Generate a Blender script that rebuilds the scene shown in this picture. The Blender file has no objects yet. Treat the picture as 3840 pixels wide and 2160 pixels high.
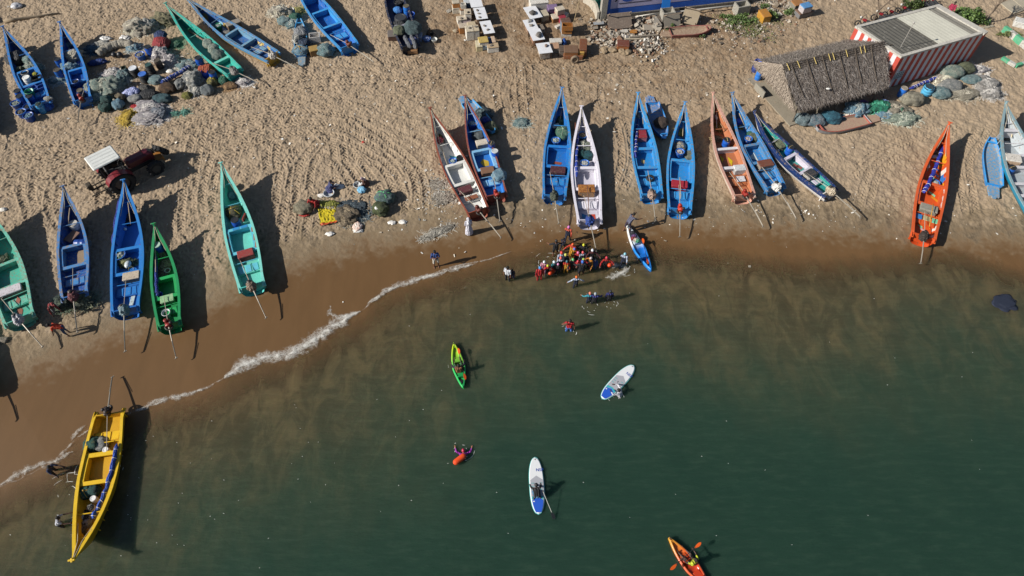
import bpy, bmesh, math, random
import numpy as np
from mathutils import Vector, Matrix, noise, Euler
random.seed(7); rng = np.random.default_rng(7)
S = bpy.context.scene
COL = S.collection
PI = math.pi
# ------------------------------------------------------------------ camera model
CAMH, TILT, FPX = 37.0, math.radians(34.3), 2560.0
cT, sT = math.cos(TILT), math.sin(TILT)
def ray(px, py):
    a = (px-1920)/FPX; b = -(py-1080)/FPX
    return Vector((a, b*cT+sT, b*sT-cT))
def at(px, py, z=0.0):
    d = ray(px, py); t = (z-CAMH)/d.z
    return Vector((d.x*t, d.y*t, z))
def ov(pts):
    return [(x*1.4907, y*1.4907) for x, y in pts]
# ------------------------------------------------------------------ terrain
SHORE = ov([(-400,1400),(-150,1290),(0,1222),(60,1196),(130,1165),(200,1100),(240,1070),(350,1030),(420,1002),(510,978),(565,945),(620,905),(700,885),(760,866),(830,815),(905,780),(950,738),(1010,713),(1080,690),(1150,668),(1215,650),(1290,625),(1370,603),(1450,588),(1560,590),(1680,603),(1800,617),(1950,636),(2100,640),(2250,632),(2330,612),(2430,625),(2576,668),(2750,740),(3100,900)])
WETL = ov([(-400,1000),(-150,930),(0,905),(100,880),(200,830),(300,792),(400,772),(500,745),(600,690),(680,650),(780,622),(900,588),(1000,572),(1100,556),(1200,545),(1350,530),(1500,516),(1600,520),(1750,530),(1850,533),(2000,540),(2150,548),(2300,565),(2450,570),(2576,576),(2750,600),(3100,700)])
SH = np.array([at(*p).to_tuple()[:2] for p in SHORE])
WL = np.array([at(*p, .3).to_tuple()[:2] for p in WETL])
SH = np.vstack([[[-400, SH[0,1]-20]], SH, [[400, SH[-1,1]-60]]])
WL = np.vstack([[[-400, WL[0,1]-10]], WL, [[400, WL[-1,1]-20]]])
def sdist(X, Y, PL):
    best = np.full(X.shape, 1e9); sg = np.ones(X.shape)
    for i in range(len(PL)-1):
        ax, ay = PL[i]; bx, by = PL[i+1]; dx, dy = bx-ax, by-ay
        t = np.clip(((X-ax)*dx+(Y-ay)*dy)/(dx*dx+dy*dy), 0, 1)
        qx, qy = X-ax-t*dx, Y-ay-t*dy
        d = np.hypot(qx, qy); m = d < best
        best = np.where(m, d, best); sg = np.where(m, np.sign(dx*(Y-ay)-dy*(X-ax)+1e-9), sg)
    return best*sg
def profile(s):
    land = .75*(1-np.exp(-np.maximum(s, 0)/13))
    sea = np.where(s > -9, s*.075, -.675+(s+9)*.12)
    return np.where(s > 0, land, np.maximum(sea, -4))
def terr(x, y):
    return float(profile(sdist(np.array([x]), np.array([y]), SH))[0])
def P(px, py, h=0.0):
    z = .4
    for _ in range(4):
        q = at(px, py, z+h); z = max(terr(q.x, q.y), 0.0)
    q.z = z
    return q            # ground point under what is seen at (px,py) when it is h above the ground
# ------------------------------------------------------------------ colours / materials
def hx(s, k=1.0):
    s = s.lstrip('#'); o = []
    for i in (0, 2, 4):
        v = int(s[i:i+2], 16)/255
        o.append((v/12.92 if v <= .04045 else ((v+.055)/1.055)**2.4)*k)
    return (o[0], o[1], o[2], 1)
MC = {}
def newmat(name):
    m = bpy.data.materials.new(name); m.use_nodes = True
    nt = m.node_tree; nt.nodes.clear()
    out = nt.nodes.new('ShaderNodeOutputMaterial'); b = nt.nodes.new('ShaderNodeBsdfPrincipled')
    nt.links.new(b.outputs[0], out.inputs[0])
    return m, nt, b
def nd(nt, t, **kw):
    n = nt.nodes.new(t)
    for k, v in kw.items():
        if k.startswith('i_'): n.inputs[int(k[2:]) if k[2:].isdigit() else k[2:]].default_value = v
        else: setattr(n, k, v)
    return n
def tex(nt, kind='Object'):
    return nd(nt, 'ShaderNodeTexCoord').outputs[kind]
def nz(nt, vec, scale, detail=3, rough=.6):
    n = nd(nt, 'ShaderNodeTexNoise'); n.inputs['Scale'].default_value = scale; n.inputs['Detail'].default_value = detail; n.inputs['Roughness'].default_value = rough
    nt.links.new(vec, n.inputs['Vector']); return n.outputs['Fac']
def rng_(nt, v, a, b, c=0., d=1.):
    n = nd(nt, 'ShaderNodeMapRange'); n.clamp = True
    for i, x in enumerate((a, b, c, d)): n.inputs[i+1].default_value = x
    nt.links.new(v, n.inputs[0]); return n.outputs[0]
def mixc(nt, f, a, b, mode='MIX'):
    n = nd(nt, 'ShaderNodeMix', data_type='RGBA', blend_type=mode)
    for s, v in ((0, f), (6, a), (7, b)):
        if hasattr(v, 'links'): nt.links.new(v, n.inputs[s])
        else: n.inputs[s].default_value = v
    return n.outputs[2]
def mth(nt, op, a, b=0.):
    n = nd(nt, 'ShaderNodeMath', operation=op)
    for s, v in ((0, a), (1, b)):
        if hasattr(v, 'links'): nt.links.new(v, n.inputs[s])
        else: n.inputs[s].default_value = v
    return n.outputs[0]
def bump(nt, b, h, dist=.02, st=1.):
    n = nd(nt, 'ShaderNodeBump'); n.inputs['Strength'].default_value = st; n.inputs['Distance'].default_value = dist
    nt.links.new(h, n.inputs['Height']); nt.links.new(n.outputs[0], b.inputs['Normal'])
def paint(h, wear=.12, wc='#8a7a66', rough=.45, sc=3.0):
    k = ('p', h, wear, wc, rough, sc)
    if k in MC: return MC[k]
    m, nt, b = newmat('paint'); v = tex(nt)
    c = hx(h); lo = tuple(x*.78 for x in c[:3])+(1,); hi = tuple(min(1, x*1.12) for x in c[:3])+(1,)
    base = mixc(nt, nz(nt, v, sc*.7, 4), lo, hi)
    w = rng_(nt, nz(nt, v, sc*2.2, 6, .7), .72-wear, .80-wear*.6)
    col = mixc(nt, w, base, hx(wc)) if wear > 0 else base
    d = rng_(nt, nz(nt, v, sc*9, 3), .45, .8, 0, .35)
    col = mixc(nt, d, col, hx('#5b4f42'), 'MULTIPLY')
    nt.links.new(col, b.inputs['Base Color']); b.inputs['Roughness'].default_value = rough
    bump(nt, b, nz(nt, v, sc*6, 3), .006, .5)
    MC[k] = m; return m
def plain(h, rough=.6, metal=0., var=.18, sc=8.):
    k = ('s', h, rough, metal, var, sc)
    if k in MC: return MC[k]
    m, nt, b = newmat('surface'); v = tex(nt); c = hx(h)
    lo = tuple(x*(1-var) for x in c[:3])+(1,); hi = tuple(min(1, x*(1+var)) for x in c[:3])+(1,)
    nt.links.new(mixc(nt, nz(nt, v, sc, 4), lo, hi), b.inputs['Base Color'])
    b.inputs['Roughness'].default_value = rough; b.inputs['Metallic'].default_value = metal
    MC[k] = m; return m
def netmat(h1, h2, h3=None, sc=3.):
    k = ('n', h1, h2, h3, sc)
    if k in MC: return MC[k]
    m, nt, b = newmat('netting'); v = tex(nt)
    col = mixc(nt, rng_(nt, nz(nt, v, sc, 4, .7), .4, .6), hx(h1), hx(h2))
    if h3: col = mixc(nt, rng_(nt, nz(nt, v, sc*1.7, 5, .7), .55, .66), col, hx(h3))
    wv = nd(nt, 'ShaderNodeTexWave'); wv.inputs['Scale'].default_value = 9; wv.inputs['Distortion'].default_value = 14; wv.inputs['Detail'].default_value = 3; wv.inputs['Detail Scale'].default_value = 2.5
    nt.links.new(v, wv.inputs['Vector'])
    col = mixc(nt, rng_(nt, wv.outputs['Fac'], 0, 1, .55, 0), col, hx('#33322e'), 'MULTIPLY')
    nt.links.new(col, b.inputs['Base Color']); b.inputs['Roughness'].default_value = .8
    bump(nt, b, mth(nt, 'ADD', wv.outputs['Fac'], nz(nt, v, 40, 2)), .03, .8)
    MC[k] = m; return m
# ------------------------------------------------------------------ mesh builder
class MB:
    def __init__(s): s.v = []; s.f = []; s.m = []; s.cur = 0
    def mat(s, i): s.cur = i; return s
    def add(s, vs, fs):
        o = len(s.v); s.v += [tuple(x) for x in vs]
        for f in fs: s.f.append([i+o for i in f]); s.m.append(s.cur)
        return s
    def box(s, c, d, r=None, tap=1.0):
        x, y, z = d[0]/2, d[1]/2, d[2]/2
        vs = [Vector((a*x*(tap if e > 0 else 1), b*y*(tap if e > 0 else 1), e*z)) for e in (-1, 1) for b in (-1, 1) for a in (-1, 1)]
        if r is not None:
            R = Euler(r).to_matrix() if not isinstance(r, (int, float)) else Matrix.Rotation(r, 3, 'Z')
            vs = [R @ q for q in vs]
        c = Vector(c)
        return s.add([q+c for q in vs], [(0,2,3,1),(4,5,7,6),(0,1,5,4),(2,6,7,3),(0,4,6,2),(1,3,7,5)])
    def bev(s, c, d, b=.02, r=None):
        # box with bevelled edges (octagonal rounding on all sides)
        x, y, z = d[0]/2, d[1]/2, d[2]/2; b = min(b, x*.9, y*.9, z*.9)
        rings = [(-z, b), (-z+b, 0), (z-b, 0), (z, b)]; vs = []
        for zz, i in rings:
            X, Y = x-i, y-i
            q = min(b, X*.9, Y*.9)
            vs += [Vector(p) for p in ((X,-Y+q,zz),(X,Y-q,zz),(X-q,Y,zz),(-X+q,Y,zz),(-X,Y-q,zz),(-X,-Y+q,zz),(-X+q,-Y,zz),(X-q,-Y,zz))]
        fs = [tuple(range(7,-1,-1)), tuple(range(24,32))]
        for k in range(3):
            for i in range(8):
                j = (i+1) % 8; fs.append((k*8+i, k*8+j, k*8+8+j, k*8+8+i))
        if r is not None:
            R = Euler(r).to_matrix() if not isinstance(r, (int, float)) else Matrix.Rotation(r, 3, 'Z')
            vs = [R @ q for q in vs]
        c = Vector(c)
        return s.add([q+c for q in vs], fs)
    def tube(s, pts, r, n=8, cap=True, flat=1.0):
        pts = [Vector(p) for p in pts]; k = len(pts)
        rs = r if isinstance(r, (list, tuple)) else [r]*k
        vs = []; up = Vector((0, 0, 1)); prev = None
        for i, p in enumerate(pts):
            t = (pts[min(i+1, k-1)]-pts[max(i-1, 0)])
            t = t.normalized() if t.length > 1e-9 else Vector((0,0,1))
            if prev is None:
                a = t.cross(up) if abs(t.z) < .95 else t.cross(Vector((1, 0, 0)))
            else: a = prev-t*prev.dot(t)
            a.normalize(); prev = a; b = t.cross(a)
            for j in range(n):
                g = 2*PI*j/n
                vs.append(p+a*math.cos(g)*rs[i]+b*math.sin(g)*rs[i]*flat)
        fs = []
        for i in range(k-1):
            for j in range(n):
                q = (j+1) % n; fs.append((i*n+j, i*n+q, i*n+n+q, i*n+n+j))
        if cap: fs += [tuple(range(n-1, -1, -1)), tuple(range((k-1)*n, k*n))]
        return s.add(vs, fs)
    def lathe(s, prof, n=20, c=(0, 0, 0), cap=(True, True), sx=1., sy=1.):
        vs = []; c = Vector(c)
        for r, z in prof:
            for j in range(n):
                g = 2*PI*j/n; vs.append(c+Vector((r*sx*math.cos(g), r*sy*math.sin(g), z)))
        k = len(prof); fs = []
        for i in range(k-1):
            for j in range(n):
                q = (j+1) % n; fs.append((i*n+j, i*n+q, i*n+n+q, i*n+n+j))
        if cap[0]: fs.append(tuple(range(n-1, -1, -1)))
        if cap[1]: fs.append(tuple(range((k-1)*n, k*n)))
        return s.add(vs, fs)
    def ball(s, c, r, n=10, k=7, sc=(1, 1, 1)):
        return s.lathe([(r*max(.02, math.sin(PI*i/k)), -r*math.cos(PI*i/k)*sc[2]) for i in range(k+1)], n, c, sx=sc[0], sy=sc[1])
    def torus(s, c, R, r, n=20, m=8, M=None):
        vs = []; fs = []; c = Vector(c)
        for i in range(n):
            a = 2*PI*i/n
            for j in range(m):
                b = 2*PI*j/m; q = Vector(((R+r*math.cos(b))*math.cos(a), (R+r*math.cos(b))*math.sin(a), r*math.sin(b)))
                if M is not None: q = M @ q
                vs.append(c+q)
        for i in range(n):
            for j in range(m):
                fs.append((i*m+j, ((i+1) % n)*m+j, ((i+1) % n)*m+(j+1) % m, i*m+(j+1) % m))
        return s.add(vs, fs)
    def poly(s, pts, th=0.0):
        n = len(pts); pts = [Vector(p) for p in pts]
        if th == 0: return s.add(pts, [tuple(range(n))])
        return s.add([p-Vector((0, 0, th)) for p in pts]+pts, [tuple(range(n-1, -1, -1)), tuple(range(n, 2*n))]+[(i, (i+1) % n, n+(i+1) % n, n+i) for i in range(n)])
    def build(s, name, mats, parent=None, smooth=False, loc=None, rz=None):
        me = bpy.data.meshes.new(name); me.from_pydata(s.v, [], s.f)
        if not isinstance(mats, (list, tuple)): mats = [mats]
        for m in mats: me.materials.append(m)
        me.polygons.foreach_set('material_index', s.m)
        if smooth: me.polygons.foreach_set('use_smooth', [True]*len(s.f))
        me.update()
        o = bpy.data.objects.new(name, me); COL.objects.link(o)
        if parent is not None: o.parent = parent
        if loc is not None: o.location = loc
        if rz is not None: o.rotation_euler = (0, 0, rz)
        return o
def tag(o, label=None, cat=None, group=None, kind=None):
    if label: o['label'] = label
    if cat: o['category'] = cat
    if group: o['group'] = group
    if kind: o['kind'] = kind
    return o
def thing(name, label, cat, loc=(0, 0, 0), rz=0., group=None):
    o = bpy.data.objects.new(name, None); COL.objects.link(o); o.empty_display_size = .2
    o.location = loc; o.rotation_euler = (0, 0, rz)
    return tag(o, label, cat, group)
# ------------------------------------------------------------------ camera, light, render
cam = bpy.data.objects.new('camera', bpy.data.cameras.new('camera')); COL.objects.link(cam)
cam.location = (0, 0, CAMH); cam.rotation_euler = (TILT, 0, 0)
cam.data.sensor_width = 36; cam.data.lens = 24; cam.data.clip_end = 2000; S.camera = cam
sd = Vector((1.48, .465, -1)).normalized()
sun = bpy.data.objects.new('sun', bpy.data.lights.new('sun', 'SUN')); COL.objects.link(sun)
sun.data.energy = 4.6; sun.data.angle = math.radians(.5); sun.data.color = (1, .95, .87)
sun.rotation_euler = sd.to_track_quat('-Z', 'Y').to_euler(); sun.location = (-40, -20, 60)
w = bpy.data.worlds.new('World'); S.world = w; w.use_nodes = True
nt = w.node_tree; bg = nt.nodes['Background']
sk = nd(nt, 'ShaderNodeTexSky', sky_type='NISHITA'); sk.sun_disc = False
sk.sun_elevation = math.radians(32.8); sk.sun_rotation = math.atan2(-1.48, -.465)
nt.links.new(sk.outputs[0], bg.inputs[0]); bg.inputs[1].default_value = .05
S.view_settings.view_transform = 'Standard'; S.view_settings.look = 'None'; S.view_settings.exposure = .5; S.view_settings.gamma = 1
S.cycles.max_bounces = 5; S.cycles.transparent_max_bounces = 8
S.cycles.use_denoising = True
# ------------------------------------------------------------------ ground sheet
def axis(lo, hi, st, far):
    a = list(np.arange(lo, hi+1e-6, st)); g = st; x = hi
    up = []
    while x < far[1]: g *= 1.25; x += g; up.append(x)
    g = st; x = lo; dn = []
    while x > far[0]: g *= 1.25; x -= g; dn.append(x)
    return np.array(dn[::-1]+a+up)
SX, SY = .055, .055
GX = axis(-52, 52, SX, (-420, 420)); GY = axis(13, 61, SY, (-300, 700))
IX0 = int(np.argmin(abs(GX+52))); IY0 = int(np.argmin(abs(GY-13)))
NX, NY = len(GX), len(GY)
X, Y = np.meshgrid(GX, GY)
s_sh = sdist(X, Y, SH); s_wl = sdist(X, Y, WL)
Z = profile(s_sh)
def smooth(a, b, x):
    t = np.clip((x-a)/(b-a), 0, 1); return t*t*(3-2*t)
def fnoise(shape, lam, aniso=1., beta=2.):
    fy = np.fft.fftfreq(shape[0])[:, None]; fx = np.fft.rfftfreq(shape[1])[None, :]
    r = np.hypot(fx, fy*aniso)*lam
    A = np.exp(-(np.log(np.maximum(r, 1e-6)))**2*beta)
    n = np.fft.irfft2(np.fft.rfft2(rng.standard_normal(shape))*A, s=shape)
    return n/n.std()
shp = X.shape
# clean signed waviness of the wet line
big = fnoise(shp, 60, 1, .4); mid = fnoise(shp, 14, 1, 1.2); fine = fnoise(shp, 7, 1, 2.); fin2 = fnoise(shp, 4., 1.6, 2.)
dry = smooth(-.9, 1.6, s_wl+.35*big)
inside = ((X > -54) & (X < 54) & (Y > 12) & (Y < 62)).astype(float)
# tracked, foot-trodden sand; less broken ground by the sheds on the right
right = smooth(1500, 1900, 1920+X/np.maximum(Y, 1)*1800)
trod = dry*inside
det = .002*mid+.006*fine+.013*fin2
hd = np.zeros(shp)
# footprints
def stamp(n, mask_pts, L, W, D, rim):
    cx = rng.uniform(-51, 51, n); cy = rng.uniform(15, 60.5, n)
    ix = np.clip(((cx+52)/SX).astype(int)+IX0, 9, NX-10); iy = np.clip(((cy-13)/SY).astype(int)+IY0, 9, NY-10)
    keep = rng.random(n) < trod[iy, ix]*mask_pts[iy, ix]
    cx, cy, ix, iy = cx[keep], cy[keep], ix[keep], iy[keep]; n = len(cx)
    an = rng.normal(1.9, .75, n); l = L*rng.uniform(.6, 1.3, n); w_ = W*rng.uniform(.7, 1.3, n); dp = D*rng.uniform(.5, 1.4, n)
    K = 6; oy, ox = np.mgrid[-K:K+1, -K:K+1]; oy = oy.ravel()[None]; ox = ox.ravel()[None]
    JX = ix[:, None]+ox; JY = iy[:, None]+oy
    dx = GX[JX]-cx[:, None]; dy = GY[JY]-cy[:, None]
    c, s = np.cos(an)[:, None], np.sin(an)[:, None]
    a = (dx*c+dy*s)/l[:, None]; b = (-dx*s+dy*c)/w_[:, None]; r2 = a*a+b*b
    h = dp[:, None]*(-np.exp(-r2*1.6)+rim*np.exp(-(np.sqrt(r2)-1.35)**2*5))
    np.add.at(hd, (JY.ravel(), JX.ravel()), h.ravel())
foot = 1-.5*right
stamp(110000, np.ones(shp)*.9, .17, .045, .034, .6)
stamp(9000, foot, .2, .11, .05, .4)
hd = np.clip(hd, -.075, .04)
# tyre tracks (chevron lugs pressed by tractor wheels)
TR = np.zeros(shp); TW = np.zeros(shp)
def track(pts, width=.5, pitch=.31, depth=.085, smoothed=False, k=1.):
    w3 = [P(*p) for p in pts]
    c = np.array([(q.x, q.y) for q in w3])
    # Catmull-Rom
    cc = np.vstack([2*c[0]-c[1], c, 2*c[-1]-c[-2]]); out = []
    for i in range(1, len(cc)-2):
        n = max(4, int(np.linalg.norm(cc[i+1]-cc[i])/.03)); t = np.linspace(0, 1, n, endpoint=False)[:, None]
        p0, p1, p2, p3 = cc[i-1], cc[i], cc[i+1], cc[i+2]
        out.append(.5*((2*p1)+(-p0+p2)*t+(2*p0-5*p1+4*p2-p3)*t**2+(-p0+3*p1-3*p2+p3)*t**3))
    o = np.vstack(out); d = np.gradient(o, axis=0); ln = np.linalg.norm(d, axis=1, keepdims=True); d = d/np.maximum(ln, 1e-9)
    sl = np.cumsum(ln[:, 0]); nrm = np.stack([-d[:, 1], d[:, 0]], 1)
    dd = np.arange(-width*.75, width*.75+.001, .03)
    XX = o[:, None, 0]+nrm[:, None, 0]*dd; YY = o[:, None, 1]+nrm[:, None, 1]*dd
    ph = (sl[:, None]+np.abs(dd)[None]*1.25)/pitch; fr = ph-np.floor(ph)
    lug = np.where(smoothed, 0, np.cos(2*PI*fr))
    prof_ = np.where(np.abs(dd) < width/2, 1., 0.)[None]
    h = -depth*.35+depth*.75*lug*prof_; h = np.where(np.abs(dd)[None] > width/2, depth*.7, h)
    wgt = smooth(width*.75, width*.55, np.abs(dd))[None]*k*np.ones_like(ph)
    JX = np.rint((XX+52)/SX).astype(int)+IX0; JY = np.rint((YY-13)/SY).astype(int)+IY0
    ok = (JX > 0) & (JX < NX) & (JY > 0) & (JY < NY)
    TR[JY[ok], JX[ok]] = h[ok]; TW[JY[ok], JX[ok]] = wgt[ok]
def pair(pts, off=60, **k):
    track(pts, **k)
    track([(x+off, y+2) for x, y in pts], **k)
def hpair(pts, off=34, **k):
    track(pts, **k); track([(x-6, y+off) for x, y in pts], **k)
hpair([(0,640),(250,560),(520,470),(800,395),(1100,345),(1300,330)], 36)
hpair([(0,700),(300,640),(560,560),(800,500),(1000,420),(1250,360)], 36)
hpair([(520,650),(700,560),(900,470),(1100,420),(1300,440),(1480,520)], 34)
hpair([(60,560),(300,520),(560,420),(900,300),(1200,250),(1500,270)], 30)
hpair([(1400,200),(1600,240),(1820,235),(2000,250),(2300,246),(2600,235)], 22)
hpair([(1500,300),(1750,250),(1900,232),(2050,232)], 24)
pair([(1010,900),(1030,800),(1040,700),(1060,620),(1130,540)], 46)
pair([(1090,920),(1105,820),(1110,700),(1130,600),(1200,520)], 50)
pair([(690,800),(680,720),(690,640),(730,570),(840,500)], 40)
pair([(640,870),(640,790),(650,720)], 40)
pair([(1420,850),(1390,740),(1330,640),(1240,540),(1120,460)], 48)
pair([(1560,830),(1530,720),(1480,620),(1400,520),(1300,450)], 48)
pair([(1890,460),(1870,400),(1860,340),(1880,280),(1920,240)], 62)
pair([(1960,430),(1950,350),(1945,250)], 36)
pair([(2300,700),(2330,600),(2320,500),(2300,440)], 40)
pair([(2940,240),(2760,270),(2600,300),(2500,340)], 30, k=.6)
pair([(3620,800),(3600,700),(3590,600),(3640,520),(3660,480)], 44)
hpair([(3200,640),(3300,560),(3440,500),(3600,470)], 26, k=.8)
pair([(3210,830),(3230,720),(3260,640),(3330,580)], 40, k=.8)
pair([(120,880),(100,800),(80,730),(90,650)], 40)
pair([(220,860),(180,780),(190,700),(240,640)], 36)
pair([(390,900),(380,820),(370,760),(380,700)], 36)
for x_, y_, dx_ in [(1050,950,20),(1150,940,15),(1260,700,-30),(1330,830,-60),(1480,800,-90),(1560,760,-110),(700,700,30),(760,800,30),(1000,640,60)]:
    pair([(x_,y_),(x_-4,y_-70),(x_+dx_*.4,y_-150),(x_+dx_*1.3,y_-230)], 38)
for x_, y_ in [(2120,250),(2230,300),(2630,500),(2700,300),(3330,760)]:
    pair([(x_,y_+110),(x_-10,y_+50),(x_-5,y_)], 30, k=.7)
hpair([(700,470),(900,380),(1150,300),(1420,280)], 30); hpair([(150,620),(420,520),(640,440)], 30); hpair([(850,560),(1050,480),(1250,470),(1420,560)], 34)
TW *= smooth(0, 1.2, s_wl)*np.clip(.72+.4*mid+.15*big, .1, 1)
h_all = (det*trod+hd)*(1-TW)*(1-.35*right)+TR*TW+.3*(det+hd)*TW
calm = smooth(.2, 2.2, s_wl)
Z = Z+.80*h_all*(.04+.96*calm)*inside+.03*fnoise(shp, 90, 1, .4)*dry*inside
# flatten the sheds' floor; dirt attribute (fish-landing area, damp churned ground)
dirt = np.zeros(shp)
for px, py, r, a in [(1790,90,5.0,1),(1850,40,4,.9),(2010,180,3.,.9),(1985,120,3,.9),(2100,110,5,.9),(2200,215,4,.8),(2440,160,5,.8),(2680,110,7,.8),(2900,80,6,.4),(1990,330,5,.5),(1690,255,4,.5),(2280,420,6,.45),(2540,300,5,.5),(2620,340,4,.5),(480,250,6,.4),(2680,470,4,.35),(1930,250,5,.5),(3500,640,4,.2)]:
    q = P(px, py); dirt = np.maximum(dirt, a*np.exp(-((X-q.x)**2+((Y-q.y))**2)/r**2))
dirt = np.clip(dirt+.12*big*smooth(0, .3, dirt), 0, 1)
wet = 1-smooth(-2.6, .5, s_wl+.3*big)
wet2 = 1-smooth(.2, 3.2, s_wl+.5*big); seam = np.exp(-((s_wl-.1+.4*big)/.7)**2)*(.35+.65*right)
verts = np.stack([X, Y, Z], -1).reshape(-1, 3).astype(np.float32)
ii = np.arange(NX*NY).reshape(NY, NX)
quads = np.stack([ii[:-1, :-1], ii[:-1, 1:], ii[1:, 1:], ii[1:, :-1]], -1).reshape(-1, 4).astype(np.int32)
def npmesh(name, verts, quads, attrs, smooth_=True):
    me = bpy.data.meshes.new(name); me.vertices.add(len(verts)); me.vertices.foreach_set('co', verts.ravel())
    me.loops.add(quads.size); me.loops.foreach_set('vertex_index', quads.ravel())
    me.polygons.add(len(quads)); me.polygons.foreach_set('loop_start', np.arange(0, quads.size, 4, dtype=np.int32)); me.polygons.foreach_set('loop_total', np.full(len(quads), 4, np.int32))
    me.polygons.foreach_set('use_smooth', np.ones(len(quads), bool))
    for k, a in attrs.items():
        at_ = me.attributes.new(k, 'FLOAT', 'POINT'); at_.data.foreach_set('value', a.ravel().astype(np.float32))
    me.update(calc_edges=True); o = bpy.data.objects.new(name, me); COL.objects.link(o); return o
def attr(nt, n): return nd(nt, 'ShaderNodeAttribute', attribute_name=n).outputs['Fac']
m, nt, b = newmat('sand'); v = tex(nt)
n1 = nz(nt, v, .35, 5); n2 = nz(nt, v, 2.5, 6, .7); n3 = nz(nt, v, 22, 3, .7)
c = mixc(nt, n1, hx('#8b7b67'), hx('#a3917c'))
c = mixc(nt, rng_(nt, n2, .35, .7), c, hx('#98866f'))
c = mixc(nt, rng_(nt, n3, .52, .75, 0, .5), c, hx('#7d6850'))
grit = nd(nt, 'ShaderNodeTexVoronoi'); grit.inputs['Scale'].default_value = 5.; nt.links.new(v, grit.inputs['Vector'])
dm = mth(nt, 'MULTIPLY', attr(nt, 'dirt'), rng_(nt, nz(nt, v, 1.1, 6, .7), .3, .62, .25, 1))
c = mixc(nt, dm, c, hx('#6e573f'))
w2 = mth(nt, 'MULTIPLY', attr(nt, 'wet2'), rng_(nt, n2, .2, .6, .6, 1))
c = mixc(nt, w2, c, hx('#807059'))
wn = nd(nt, 'ShaderNodeMapping'); wn.inputs['Scale'].default_value = (1.2, .25, 1); nt.links.new(v, wn.inputs[0])
wetc = mixc(nt, nz(nt, wn.outputs[0], 1.2, 5), hx('#5c452b'), hx('#6d5235'))
strk = rng_(nt, nz(nt, wn.outputs[0], 2.2, 7, .75), .6, .78, 0, .55)
wetc = mixc(nt, mth(nt, 'MULTIPLY', strk, rng_(nt, attr(nt, 'wet'), .35, .75, 1, .12)), wetc, hx('#3c342a'))
c = mixc(nt, attr(nt, 'wet'), c, wetc)
c = mixc(nt, mth(nt, 'MULTIPLY', attr(nt, 'seam'), rng_(nt, nz(nt, wn.outputs[0], 1.6, 7, .75), .42, .62, 0, .75)), c, hx('#463c30'))
nt.links.new(c, b.inputs['Base Color'])
nt.links.new(rng_(nt, attr(nt, 'wet'), .3, 1, .92, .42), b.inputs['Roughness'])
b.inputs['Specular IOR Level'].default_value = .3
hb_ = mth(nt, 'MULTIPLY', mth(nt, 'ADD', n3, mth(nt, 'MULTIPLY', nz(nt, v, 7, 4), 2.)), rng_(nt, attr(nt, 'wet'), 0, .8, 1, .03))
bump(nt, b, hb_, .03, .55)
g = npmesh('ground', verts, quads, {'wet': wet, 'wet2': wet2, 'seam': seam, 'dirt': dirt}); g.data.materials.append(m); tag(g, kind='structure')
# ------------------------------------------------------------------ sea
WX = axis(-60, 60, .4, (-420, 420)); WY = axis(0, 47, .35, (-300, 60))
xx, yy = np.meshgrid(WX, WY); sw = sdist(xx, yy, SH)
wz = np.where(sw > 1.5, -.6, .012*np.sin(xx*1.3+yy*.7)*smooth(0, -4, sw))
vv = np.stack([xx, yy, wz], -1).reshape(-1, 3).astype(np.float32)
ii = np.arange(xx.size).reshape(xx.shape)
qq = np.stack([ii[:-1, :-1], ii[:-1, 1:], ii[1:, 1:], ii[1:, :-1]], -1).reshape(-1, 4).astype(np.int32)
sq = sw.ravel()[qq].min(1) < 1.2
m, nt, b = newmat('sea'); v = tex(nt); off = attr(nt, 'off')
mp = nd(nt, 'ShaderNodeMapping'); mp.inputs['Rotation'].default_value = (0, 0, -.5); mp.inputs['Scale'].default_value = (1.15, .6, 1); nt.links.new(v, mp.inputs[0])
wig = nz(nt, mp.outputs[0], .40, 6, .62); swl = nz(nt, mp.outputs[0], .75, 7, .68); swl.node.inputs['Distortion'].default_value = .8; lg = nz(nt, v, .07, 4)
o2 = mth(nt, 'ADD', off, mth(nt, 'ADD', mth(nt, 'MULTIPLY', mth(nt, 'SUBTRACT', wig, .5), 7.), mth(nt, 'MULTIPLY', mth(nt, 'SUBTRACT', lg, .5), 11.)))
rp = nd(nt, 'ShaderNodeValToRGB'); nt.links.new(rng_(nt, o2, 0, 17), rp.inputs[0])
cr = rp.color_ramp; cr.elements[0].position = .0; cr.elements[0].color = hx('#60513c'); cr.elements[1].position = 1; cr.elements[1].color = hx('#263e34')
for p_, h_ in ((.14, '#544c38'), (.32, '#4a4a39'), (.55, '#384638'), (.8, '#2b4136')):
    e = cr.elements.new(p_); e.color = hx(h_)
tur = mixc(nt, mth(nt, 'MULTIPLY', rng_(nt, swl, .46, .70, 0, .45), rng_(nt, o2, 1, 12, 1, 0)), rp.outputs[0], hx('#7f7050'))
tur = mixc(nt, mth(nt, 'MULTIPLY', rng_(nt, swl, .32, .52, .36, 0), rng_(nt, o2, 1, 14, 1, .0)), tur, hx('#2b2d23'))
rpm = nd(nt, 'ShaderNodeMapping'); rpm.inputs['Scale'].default_value = (.55, 2.4, 1); rpm.inputs['Rotation'].default_value = (0, 0, .12); nt.links.new(v, rpm.inputs[0])
rip = nz(nt, rpm.outputs[0], 1.3, 6, .7)
tur = mixc(nt, rng_(nt, rip, .35, .65, .13, 0), tur, hx('#141f1a')); tur = mixc(nt, rng_(nt, rip, .5, .75, 0, .05), tur, hx('#7d8a74'))  # darker and lighter sides of the ripples painted into the water colour
tur = mixc(nt, 1., tur, (.84, .84, .80, 1), 'MULTIPLY')
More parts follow.
